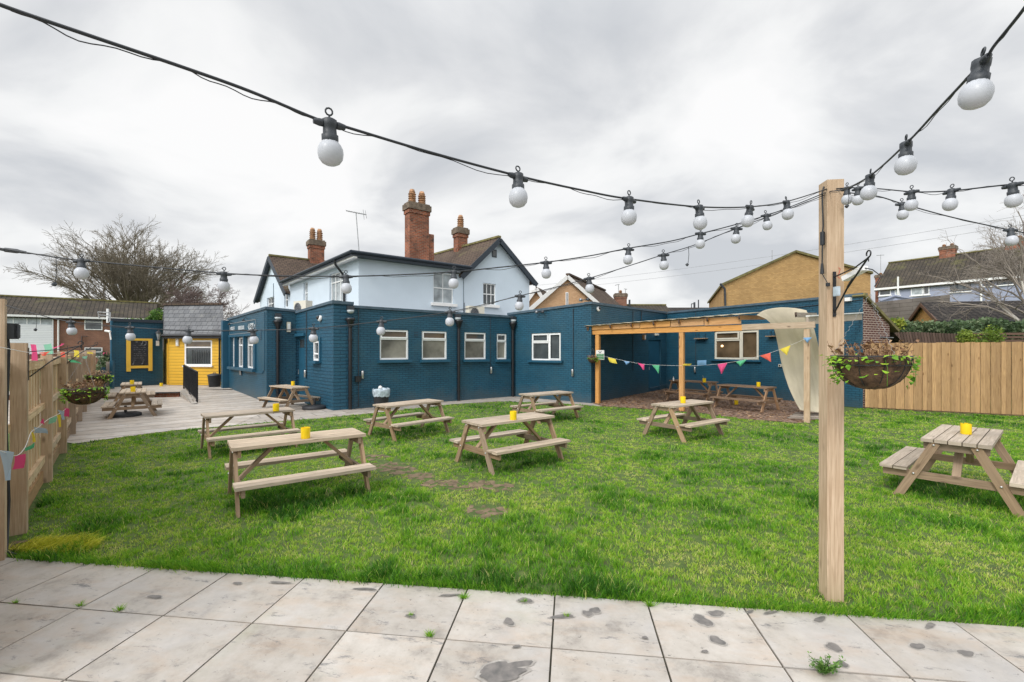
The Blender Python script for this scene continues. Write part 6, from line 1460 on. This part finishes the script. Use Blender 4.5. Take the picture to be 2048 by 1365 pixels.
# small green and white notice
nt_ = empty('notice', (0, 0, 0), 0, 'small green and white notice on the left pergola post', 'sign'); Yn = P1.y - .10
def rectf(x0, x1, y0, y1, Y): return [at(x0, y1, Y), at(x1, y1, Y), at(x1, y0, Y), at(x0, y0, Y)]
c = rectf(1192, 1208.3, 700.8, 720, Yn); mb = MB(); mb.face(c); mb.face([p + Vector((0, .006, 0)) for p in reversed(c)])
for i in range(4): mb.face([c[i], c[(i + 1) % 4], c[(i + 1) % 4] + Vector((0, .006, 0)), c[i] + Vector((0, .006, 0))])
mb.build('plate', M['white_paint'], nt_); mb = MB(); mb.face(rectf(1193, 1207.5, 708.2, 719.2, Yn - .004)); mb.build('green_panel', M['green_sign'], nt_)
mb = MB()
for y0, x0, x1, h in ((710.3, 1195, 1205.5, .9), (713.2, 1194, 1206.5, .9), (716.2, 1194.5, 1206, .5), (717.7, 1195, 1205, .4)):
    x = x0
    while x < x1: w_ = rng.uniform(.5, 1.1); mb.face(rectf(x, min(x + w_, x1), y0 - h / 2, y0 + h / 2, Yn - .006)); x += w_ + .35
mb.build('white_writing', M['white_paint'], nt_)
mb = MB(); mb.beam(at(1197.2, 702.6, Yn - .004), at(1199.6, 706.8, Yn - .004), .018, .004, up=(0, 1, 0)); mb.beam(at(1202.8, 702.6, Yn - .004), at(1200, 706.8, Yn - .004), .018, .004, up=(0, 1, 0)); mb.build('emblem', M['plastic_dark'], nt_)

# ------------------------------------------------------------------ bunting
def bunting(label, Q, E, pts, flags, sd=0, facing=False):
    Q, E = Vector(Q), Vector(E); D = E - Q; rr = random.Random(sd)
    def hit(px, py, off=0.0):
        k = (px - CX) / F; s = (k * Q.y - Q.x) / (D.x - k * D.y); p = Q + D * s; return Vector((p.x, p.y, EYE - (py - HY) / F * p.y))
    root = empty('bunting', (0, 0, 0), 0, label, 'bunting', 'strings of cloth bunting')
    P = [hit(*p) for p in pts]; mb = MB(); mb.tube(dens(P, 4), .0030, 4); mb.build('string', M['white_paint'], root)
    nrm = Vector((D.y, -D.x, 0)).normalized()
    if nrm.dot(Vector((Q.x, Q.y, 0))) > 0: nrm = -nrm
    for (x0, y0, x1, y1, tx, ty, col, shape) in flags:
        a, b_, c = hit(x0, y0), hit(x1, y1), hit(tx, ty); n = 6; rows = []
        if facing: Yc = hit((x0 + x1) / 2, (y0 + y1) / 2).y; a, b_, c = at(x0, y0, Yc), at(x1, y1, Yc), at(tx, ty, Yc)
        amp = (a - b_).length * rr.uniform(.12, .3)
        for i in range(n + 1):
            t = i / n; w0 = 1.0 if shape == 'r' else 1 - t * .97
            mid = (a + b_) / 2; l_ = mid + (a - mid) * w0 + (c - mid) * t; r_ = mid + (b_ - mid) * w0 + (c - mid) * t
            rows.append([l_.lerp(r_, j / n) + nrm * (amp * math.sin(math.pi * j / n) * (.4 + t) + .004 + .3 * amp * math.sin(t * 3)) for j in range(n + 1)])
        mb = MB(); mb.grid(rows); mb.build('flag', M['flag_' + col], root)
    return root
pq, pe = P1 - pb * .12, P3 - pb * .12
bunting('bunting strung between the pergola posts', (pq.x, pq.y, 0), (pe.x, pe.y, 0), [(1208, 713), (1222, 716), (1254, 723), (1290, 729), (1340, 731.5), (1390, 732), (1420, 730), (1455, 726), (1494, 719), (1541, 706), (1581, 691), (1608, 679)],
        [(1216, 715, 1231, 718.5, 1227, 726, 'yellow', 'r'), (1247, 722, 1260, 724, 1255, 730, 'blue', 't'), (1275, 726, 1289, 729, 1289, 740, 'pink', 't'), (1304, 730.5, 1319, 731, 1318, 747, 'green', 't'), (1365, 732, 1380, 732, 1376, 728, 'yellow', 'r'),
         (1395, 731.5, 1413, 731, 1404, 721, 'blue', 'r'), (1435, 729, 1455, 726, 1444, 748, 'pink', 't'), (1472, 724, 1494, 719, 1482, 733, 'green', 't'), (1520, 712, 1541, 706, 1542, 724, 'coral', 't'), (1560, 699, 1581, 691, 1574, 711, 'yellow', 't'), (1606, 676, 1624, 675, 1615, 686, 'blue', 't')], 1)
fo = FN * .13; q1, q2 = FENCE0 + fo, FENCE0 + FDIR * 12 + fo
bunting('faded bunting blown along the top of the left fence', q1, q2, [(-40, 690), (0, 695), (60, 706), (100, 708), (140, 705), (180, 706), (214, 704)],
        [(60, 689, 71, 690, 67, 722, 'pink', 'r'), (86, 690, 101, 687, 95, 708, 'mint', 'r'), (76, 706, 100, 703, 84, 712, 'coral', 't'), (108, 697, 128, 688, 112, 692, 'pink', 'r'), (120, 704, 129, 705, 124, 715, 'coral', 'r'), (132, 718, 152, 722, 150, 727, 'green', 'r'), (147, 701, 157, 702, 152, 715, 'yellow', 'r'),
         (158, 714, 175, 712, 168, 718, 'mint', 't'), (170, 704, 184, 705, 178, 708, 'yellow', 'r'), (203, 706, 214, 705, 206, 714, 'pink', 't')], 2, True)
bunting('low bunting drooping across the left fence boards towards the patio', q1 + FN * .05, q2 + FN * .05, [(-30, 905), (0, 902), (32, 912), (50, 895), (62, 865), (75, 856), (98, 838), (118, 828), (132, 818)],
        [(-4, 901, 27, 905, 9, 962, 'pale', 't'), (28, 912, 50, 908, 34, 938, 'pink', 'r'), (48, 897, 67, 886, 56, 898, 'green', 'r'), (60, 862, 68, 872, 64, 885, 'yellow', 't'), (66, 855, 92, 858, 79, 868, 'pale', 'r'), (79, 846, 88, 850, 84, 838, 'pink', 't'), (97, 838, 113, 832, 103, 846, 'mint', 'r'), (113, 830, 121, 830, 117, 855, 'yellow', 't'), (114, 820, 128, 824, 124, 840, 'pale', 't'), (128, 816, 138, 818, 132, 834, 'pink', 'r')], 3, True)

# ------------------------------------------------------------------ things on and by the walls
def wl_(w, px, py, d=0.0): a = w.s_of(px); return w.pt(a, w.z_of(px, py), d)
def make_flood():
    r = empty('floodlight', (0, 0, 0), 0, 'x', 'floodlight', 'floodlights over the drainpipes')
    mb = MB(); mb.box(-.10, .10, -.16, -.02, .02, .15); mb.box(-.02, .02, -.03, .01, -.06, .10); mb.build('housing', M['plastic_dark'], r)
    mb = MB(); mb.lathe([(0, -.10), (.07, -.085), (.11, -.04), (.115, .015), (0, .016)], (0, -.10, .0), 14); mb.build('diffuser', M['curtain_pane'], r)
    return r
fl = None
for w, px, py, lab in ((wF, 555, 636, 'floodlight at the head of the drainpipe left of the pub door'), (wA, 699, 622, 'floodlight over the drainpipe at the rock faced corner'), (wA, 913, 637, 'floodlight over the drainpipe between the second and third windows'), (wA, 1024, 641, 'floodlight over the drainpipe where the two navy wings meet')):
    fl = make_flood() if fl is None else copy_tree(fl); fl.location = wl_(w, px, py, .0); fl.rotation_euler = (0, 0, math.atan2(w.n.y, w.n.x) + math.pi / 2); fl['label'] = lab
ash = None
for w, px, py, lab in ((wA, 724, 750, 'steel wall ashtray beside the junction box near the rock faced corner'), (wA, 981, 741, 'steel wall ashtray under the narrow fourth window'), (wB, 1146.5, 746, 'steel wall ashtray at the foot of the conduit on the garden wing'), (wE, 613.5, 748, 'steel wall ashtray beside the pub door'),
                   (wG, 484, 744, 'steel wall ashtray below the bar windows'), (wD, 1391, 740, 'steel wall ashtray under the pergola left of the cream framed window')):
    if ash is None:
        ash = empty('wall_ashtray', (0, 0, 0), 0, 'x', 'ashtray', 'wall ashtrays'); mb = MB(); mb.lathe([(0, -.13), (.038, -.12), (.045, -.10), (.045, .10), (.038, .13), (0, .135)], (0, -.05, 0), 12); mb.build('canister', M['metal'], ash); mb = MB(); mb.box(-.035, .035, -.012, 0, -.15, .14); mb.build('back_plate', M['black'], ash)
    else: ash = copy_tree(ash)
    ash.location = wl_(w, px, py, .002); ash.rotation_euler = (0, 0, math.atan2(w.n.y, w.n.x) + math.pi / 2); ash['label'] = lab
def domecam(w, px, py, lab, s=1.0):
    r = empty('security_camera', wl_(w, px, py, 0), math.atan2(w.n.y, w.n.x) + math.pi / 2, lab, 'security camera'); mb = MB(); mb.lathe([(.065, 0), (.07, .02), (.06, .05), (.045, .06)], (0, 0, 0), 14)
    o = mb.build('base', M['white_paint'], r); o.rotation_euler = (R(70), 0, 0); mb = MB(); mb.lathe([(.045, .06), (.042, .085), (.025, .10), (0, .105)], (0, 0, 0), 14); o = mb.build('dome', M['black'], r); o.rotation_euler = (R(70), 0, 0); r.scale = (s, s, s)
domecam(wE, 642, 638, 'white dome camera high on the rock faced navy wall', 1.5); domecam(wC, 1195, 619, 'round white camera just right of the garden wing corner', 1.3)
def spot(name, p, rz, lab, mt='plastic_dark'):
    r = empty(name, p, rz, lab, 'spotlight'); mb = MB(); mb.tube([(0, 0, 0), (0, -.10, 0)], .02, 6); mb.tube([(-.16, -.10, 0), (.16, -.10, 0)], .015, 6); mb.build('bracket', M['plastic_dark'], r)
    for s in (-1, 1):
        mb = MB(); mb.lathe([(0, -.06), (.04, -.055), (.06, .02), (.055, .05), (0, .045)], (0, 0, 0), 12); o = mb.build('spot_head', M['silver'] if s < 0 else M[mt], r); o.location = (s * .15, -.14, 0); o.rotation_euler = (R(75), 0, s * .4)
az = lambda w: math.atan2(w.n.y, w.n.x) + math.pi / 2
spot('twin_spotlight', wl_(wB, 1084, 625, 0), az(wB), 'twin spotlight under the coping left on the garden wing'); p = wl_(wB, 1170, 600, -.1); spot('twin_spotlight', p, az(wB), 'twin spotlight standing on the roof corner of the garden wing')
def wbox(name, cat, w, px, py, wd, hh, dp, mat, lab, mat2=None):
    mb = MB(); p = wl_(w, px, py, dp / 2 + .002); mb.beam(p - Vector((0, 0, hh / 2)), p + Vector((0, 0, hh / 2)), wd, dp, up=w.n, r=.5); o = mb.build(name, M[mat]); tag(o, lab, cat)
    if mat2: mb = MB(); q = wl_(w, px, py, dp + .006); mb.beam(q - Vector((0, 0, hh * .32)), q + Vector((0, 0, hh * .32)), wd * .6, .006, up=w.n, r=.5); mb.build('lens', M[mat2], o)
wbox('bulkhead_light', 'wall light', wF, 577, 654.5, .13, .36, .06, 'cream_frame', 'tall pale bulkhead light beside the drainpipe left of the pub door', 'upvc')
wbox('bulkhead_light', 'wall light', wK, 356, 685, .14, .36, .06, 'cream_frame', 'tall pale bulkhead light on the yellow kiosk', 'upvc')
wbox('bulkhead_light', 'wall light', wD, 1313, 673, .22, .12, .08, 'cream_frame', 'small pale box light over the door corner under the pergola', 'upvc') if False else None
wbox('wall_light', 'wall light', wC, 1286, 675, .16, .22, .10, 'wood_orange', 'small light under the pergola beside the wing door', 'upvc')
wbox('exit_light', 'wall light', wC, 1312, 669.5, .34, .10, .08, 'cream_frame', 'pale emergency light above the wing door', 'upvc')
wbox('camera_box', 'security camera', wD, 1699, 599.5, .16, .12, .14, 'white_paint', 'white sensor box high on the garden wing right of the tall post')
wbox('socket', 'socket', wD, 1561, 731.5, .10, .10, .05, 'cream_frame', 'cream outdoor socket beside the loose plastic sheet', 'black')
# gooseneck lamps above the painted lettering and cable bracket by the door
for px, py, lab in ((466.5, 650, 'left small black sign lamp over the painted lettering'), (496, 641, 'right small black sign lamp over the painted lettering')):
    mb = MB(); p = wl_(wG, px, py - 4, 0); mb.tube([p, p + wG.n * .10 + Vector((0, 0, .02)), p + wG.n * .16 + Vector((0, 0, -.04))], .012, 5); o = mb.build('sign_lamp', M['black']); tag(o, lab, 'lamp', 'sign lamps'); mb = MB(); mb.lathe([(.02, .03), (.06, -.04), (.055, -.045), (0, .0)], p + wG.n * .16 + Vector((0, 0, -.06)), 10); mb.build('shade', M['black'], o)
ln = empty('carriage_lantern', (0, 0, 0), 0, 'old carriage lantern on the navy outhouse right of the chalkboard', 'lantern'); p = wl_(wJ, 315, 672, .14)
mb = MB(); mb.lathe([(.05, -.20), (.10, .10), (.105, .11), (0, .11)], p, 6, sm=False); mb.build('glass', M['curtain_pane'], ln); mb = MB(); mb.lathe([(.13, .11), (.14, .13), (.07, .22), (.02, .26), (0, .30)], p, 6, sm=False); mb.lathe([(0, -.24), (.05, -.22), (.055, -.20), (0, -.19)], p, 6, sm=False); mb.build('cap', M['plastic_dark'], ln)
mb = MB(); mb.tube([p + Vector((0, 0, .15)), p - wJ.n * .07 + Vector((0, 0, .28)), p - wJ.n * .14 + Vector((0, 0, .26))], .015, 5); mb.build('arm', M['black'], ln)
wbox('small_notice', 'notice', wJ, 315, 687, .13, .24, .01, 'white_paint', 'small pale notice below the carriage lantern')
p = at(216, 663, 20.4); r = empty('security_camera', (0, 0, 0), 0, 'white bullet camera on the left edge of the navy outhouse', 'security camera'); mb = MB(); mb.tube([p + Vector((-.12, 0, .02)), p + Vector((.10, 0, -.02))], .05, 8); mb.build('body', M['white_paint'], r); mb = MB(); mb.tube([p + Vector((.08, 0, -.03)), p + Vector((.13, 0, -.38))], .03, 6); mb.build('mount', M['white_paint'], r)
def shelf(w, px0, px1, py, lab):
    a0, a1 = w.s_of(px0), w.s_of(px1); z = w.z_of((px0 + px1) / 2, py); mb = MB(); mb.beam(w.pt(a0, z, .11), w.pt(a1, z, .11), .20, .035); o = mb.build('wall_shelf', M['wood_leg']); tag(o, lab, 'shelf', 'small wall shelves')
    for a in (a0 + .12, a1 - .12): mb = MB(); mb.tube([w.pt(a, z, .19), w.pt(a, z + .22, .01), w.pt(a, z - .01, .01)], .008, 4); mb.build('bracket', M['black'], o)
shelf(wD, 1394, 1416, 677.5, 'small wooden wall shelf left of the cream framed window'); shelf(wD, 1537, 1556, 673, 'small wooden wall shelf right of the cream framed window')
# air conditioning units on the flat roof
def acunit(p, rz, lab):
    r = empty('air_conditioner', p, rz, lab, 'air conditioner', 'air conditioning units'); mb = MB(); mb.box(-.42, .42, -.16, .16, 0, .62); mb.build('casing', M['cream_frame'], r)
    mb = MB(); mb.tube([(-.12 + math.cos(t) * .23, -.168, .31 + math.sin(t) * .23) for t in np.linspace(0, 6.3, 20)], .012, 4)
    for q in (.17, .11, .05): mb.tube([(-.12 + math.cos(t) * q, -.166, .31 + math.sin(t) * q) for t in np.linspace(0, 6.3, 16)], .006, 4)
    mb.build('fan_guard', M['steel_grey'], r); mb = MB(); mb.lathe([(0, .002), (.21, 0)], (0, 0, 0), 16); o = mb.build('fan', M['plastic_dark'], r); o.location = (-.12, -.163, .31); o.rotation_euler = (R(90), 0, 0)
q = at(950, 628, 21.0); acunit((q.x, q.y, EYE + 72 / F * 21 - .28), az(hR), 'pale air conditioning unit against the white wall under the three-pane sash window')
q = at(606, 620, 19.5); acunit((q.x, q.y, EYE + 80 / F * 19.5 - .25), az(hR) - 1.2, 'pale air conditioning unit peeping over the parapet above the pub door')
mb = MB(); q = at(928.5, 606, 20.8); mb.tube([q, q - Vector((0, 0, .6))], .02, 5); tag(mb.build('roof_pipe', M['plastic_dark']), 'thin dark pipe standing left of the air conditioning unit on the flat roof', 'pipe')
# bins
bn = empty('litter_bin', G(762.5, 819), .3, 'black litter bin with a clear plastic liner against the navy wall', 'bin'); mb = MB(); mb.lathe([(.20, 0), (.205, .02), (.25, .60), (.255, .61), (.24, .61), (.19, .03), (0, .03)], (0, 0, 0), 20); mb.build('body', M['rubber'], bn)
rr = random.Random(3); mb = MB(); rows = []
for z, q in ((.60, .235), (.66, .262), (.63, .275), (.55, .272), (.47, .262), (.42, .258)): rows.append([Vector((math.cos(k * .2244) * q * (1 + rr.uniform(-.04, .04)), math.sin(k * .2244) * q * (1 + rr.uniform(-.04, .04)), z + rr.uniform(-.025, .025))) for k in range(28)])
mb.grid(rows, closed=True); mb.face([p - Vector((0, 0, .03)) for p in rows[0]]); mb.build('bin_liner', M['bin_bag'], bn)
mb = MB(); mb.lathe([(0, .10), (.05, .07), (.07, .02), (.04, -.02)], (-.03, 0, .66), 8); mb.build('litter', M['white_paint'], bn)
bn = empty('round_bin', at(429, 773.5, 20.9), 0, 'black round dustbin with a lid in front of the yellow kiosk', 'bin'); bn.location.z = zt; mb = MB(); mb.lathe([(.22, 0), (.225, .02), (.27, .50), (.28, .51), (0, .51)], (0, 0, 0), 20); mb.build('body', M['rubber'], bn)
mb = MB(); mb.lathe([(.29, .50), (.295, .53), (.22, .58), (.06, .62), (0, .62)], (0, 0, 0), 20); mb.tube([(-.06, 0, .61), (-.05, 0, .66), (.05, 0, .66), (.06, 0, .61)], .012, 5); mb.build('lid', M['plastic_dark'], bn)
# parasol bases
def pbase(p, lab):
    r = empty('parasol_base', p, 0, lab, 'parasol base', 'round black parasol bases'); mb = MB(); mb.lathe([(.36, 0), (.37, .02), (.36, .085), (.30, .11), (.06, .12), (0, .12)], (0, 0, 0), 28); mb.build('weight', M['rubber'], r); mb = MB(); mb.tube([(0, 0, .10), (0, 0, .30)], .035, 10); mb.build('tube', M['rubber'], r)
pbase(G(251, 833), 'round black parasol base under the nearer terrace table'); pbase(G(629, 818), 'round black parasol base under the table by the pub door')
# handrail on the ramp
hr = empty('ramp_handrail', (0, 0, 0), 0, 'black metal balustrade beside the ramp', 'railing'); A, B = G(394, 806), at(368, 777.5, 19.9); A.z = .02; B.z = zt; A2 = Vector((A.x, A.y, 1.11)); B2 = Vector((B.x, B.y, 1.24))
mb = MB(); mb.beam(A2, B2, .05, .03); mb.build('handrail', M['black'], hr); mb = MB(); mb.beam(A + Vector((0, 0, .10)), B + Vector((0, 0, .10)), .03, .03); mb.build('bottom_rail', M['black'], hr)
for t in (0, .5, 1): a, b_ = A.lerp(B, t), A2.lerp(B2, t); mb = MB(); mb.beam(a, b_, .05, .05, up=(0, 1, 0)); mb.build('post', M['black'], hr)
for k in range(1, 32):
    if k != 16: t = k / 32; mb = MB(); mb.tube([A.lerp(B, t) + Vector((0, 0, .1)), A2.lerp(B2, t)], .010, 4, cap=False); mb.build('baluster', M['black'], hr)

# ------------------------------------------------------------------ bare trees
def tree(name, label, base, trunk_h, r0, limbs, spec, barkm, twigm, seed, lean=(0, 0), tilt=(8, 68), squash=1.0, minr=.016):
    rr = random.Random(seed); root = empty(name, base, 0, label, 'tree'); T, Cw = MB(), MB()
    def br(mb, p, d, L, r1, r2, curl, up, n=4, sides=4):
        pts = [p.copy()]; rad = [r1]; d = d.normalized()
        for i in range(n):
            d = (d + Vector((rr.gauss(0, curl), rr.gauss(0, curl), rr.gauss(0, curl) + up))).normalized(); p = p + d * (L / n); pts.append(p.copy()); rad.append(r1 + (r2 - r1) * (i + 1) / n)
        mb.tube(pts, rad, sides, cap=False); return pts, d
    def grow(p, d, L, r1, lv):
        nch, lf, an0, an1, curl, up = spec[lv]
        pts, dl = br(T if lv == 0 else Cw, p, d, L, r1, max(minr, r1 * .38), curl, up, 5 if lv < 2 else 3, 6 if lv == 0 else 4 if lv == 1 else 3)
        if lv + 1 >= len(spec): return
        for k in range(nch):
            t = .22 + .78 * (k + rr.random()) / nch; i = min(int(t * (len(pts) - 1)), len(pts) - 2); f_ = t * (len(pts) - 1) - i; q = pts[i].lerp(pts[i + 1], min(1, f_)); dd = (pts[i + 1] - pts[i]).normalized()
            a = R(rr.uniform(an0, an1)); ax = dd.cross(Vector((rr.gauss(0, 1), rr.gauss(0, 1), rr.gauss(0, 1)))).normalized(); nd = Matrix.Rotation(a, 3, ax) @ dd; nd.z *= squash
            grow(q, nd, L * lf * rr.uniform(.6, 1.2) * (1.15 - .35 * t), max(minr, r1 * (.62 - .25 * t)), lv + 1)
    pts, _ = br(T, Vector((0, 0, -.3)), Vector((lean[0], lean[1], 1)), trunk_h + .3, r0, r0 * .75, .02, .0, 4, 8); top_ = pts[-1]
    for k in range(limbs):
        th = R(tilt[0] + (tilt[1] - tilt[0]) * ((k + .5) / limbs) ** .8); ph = k * 2.399 + rr.uniform(-.3, .3); d = Vector((math.sin(th) * math.cos(ph), math.sin(th) * math.sin(ph) * .8, math.cos(th)))
        grow(top_ - Vector((0, 0, rr.uniform(0, trunk_h * .2))), d, trunk_h * rr.uniform(.9, 1.1) * spec[0][1], r0 * rr.uniform(.38, .55), 0)
    T.build('trunk', barkm, root); Cw.build('crown', twigm, root); return root
tree('bare_beech_tree', 'huge spreading bare tree behind the brick terrace at left', (at(272, 700, 60).x, 60, 0), 5.5, .50, 15, [(6, 1.10, 14, 34, .06, .02), (6, .55, 14, 38, .08, .01), (6, .52, 16, 42, .10, .01), (5, .55, 18, 45, .14, .0), (0, .6, 20, 45, .2, 0)], M['bark'], M['twig'], 5, tilt=(4, 66), minr=.014)
tree('bare_birch_tree', 'smaller brown twiggy bare tree beyond the yellow kiosk roof', (at(388, 700, 52).x, 52, 0), 4.0, .22, 9, [(6, .86, 20, 45, .10, .03), (6, .50, 20, 50, .15, .0), (5, .50, 25, 60, .2, -.03), (4, .55, 25, 60, .2, -.06), (0, .6, 20, 45, .2, 0)], M['bark_brown'], M['twig_dark'], 8, tilt=(4, 50), minr=.013)
tree('distant_bare_tree', 'small distant bare tree above the far end of the pub wing', (at(482, 700, 75).x, 75, 0), 3.4, .2, 7, [(6, .95, 20, 50, .12, .03), (5, .5, 20, 50, .15, 0), (4, .5, 20, 50, .2, 0), (0, .6, 20, 45, .2, 0)], M['bark_brown'], M['twig_dark'], 9, tilt=(5, 60), minr=.02)
tree('silver_birch', 'pale barked silver birch with fine twigs at the right edge', (at(2075, 700, 20).x, 20, 0), 2.9, .20, 7, [(5, .98, 18, 40, .09, .10), (5, .52, 20, 45, .13, .04), (4, .55, 22, 50, .2, .0), (4, .55, 25, 60, .25, -.05), (0, .6, 20, 45, .2, 0)], M['birch'], M['birch_twig'], 21, tilt=(4, 58), minr=.0045)

# ------------------------------------------------------------------ overhead wires, weeds
for (a, b_, lab) in (((1040, 574, 60), (2200, 404, 30), 'upper overhead phone wire crossing the sky at right'), ((1040, 584, 60), (2200, 423, 30), 'lower overhead phone wire crossing the sky at right')):
    A, B = at(*a), at(*b_); mb = MB(); mb.tube([A.lerp(B, t / 20) + Vector((0, 0, -1.2 * 4 * (t / 20) * (1 - t / 20) * .5)) for t in range(21)], .013, 4, cap=False); tag(mb.build('overhead_wire', M['steel_grey']), lab, 'wire', 'overhead wires')
def tuft(px, py, n, s, lab, mat='grass', kind='grass tuft'):
    c = G(px, py); r_ = np.random.RandomState(int(px)); a = r_.rand(n) * 6.283; q = np.abs(r_.normal(0, s * .3, n)); h = s * r_.uniform(.3, .9, n)
    o = blades('weed_tuft', c.x + np.cos(a) * q, c.y + np.sin(a) * q * .6, np.zeros(n), h, np.full(n, .004), s * r_.uniform(.3, 1.1, n), a, np.clip(r_.normal(.45, .15, n), 0, 1), M[mat], r_); tag(o, lab, kind, 'tufts in the patio joints')
for px, py, n, s, lab in ((240, 1221, 60, .045, 'grass tuft in the patio joint farthest left of the bold tufts'), (927, 1197, 90, .05, 'grass tuft at the lawn edge joint left of the centre'), (860, 1273, 70, .045, 'grass tuft by the joint crossing left of the large stain'), (162, 1212, 40, .04, 'faint grass tuft on the patio joint near the left edge'),
                         (32, 1206, 30, .035, 'tiny flat grass tuft at the left edge of the patio'), (1300, 1212, 90, .06, 'straggly weed tuft growing over the lawn edge joint right of centre'), (821, 1233, 30, .03, 'wispy tuft inside a small dark stain'), (1048, 1205, 40, .035, 'flattened tuft in the round stain at the lawn edge'), (1132, 1234, 35, .035, 'dry tuft in the long stain right of the central joint')): tuft(px, py, n, s, lab)
wd_ = empty('leafy_weed', G(1652, 1348), 0, 'bushy green weed growing out of the patio at lower right', 'weed'); mb = MB(); rr = random.Random(8)
for k in range(46):
    a = rr.random() * 6.283; ln_ = rr.uniform(.03, .10); h = rr.uniform(.02, .09); q = Vector((math.cos(a) * ln_, math.sin(a) * ln_ * .7, h)); mb.tube([(0, 0, 0), q * .5 + Vector((0, 0, .012)), q], .0016, 3, .3)
    for i in range(12):
        t = rr.uniform(.3, 1.05); c = q * t + Vector((rr.gauss(0, .008), rr.gauss(0, .008), rr.gauss(0, .006) + .004)); d = Vector((rr.gauss(0, 1), rr.gauss(0, 1), rr.uniform(0, 1))).normalized(); e_ = d.cross(Vector((.2, .4, 1))).normalized(); s = rr.uniform(.006, .013)
        mb.face([c, c + d * s + e_ * s * .6, c + d * s * 1.7, c + d * s - e_ * s * .6], r=min(1, max(0, .2 + h * 6 + rr.gauss(0, .25))))
mb.build('leaves', M['weed'], wd_)
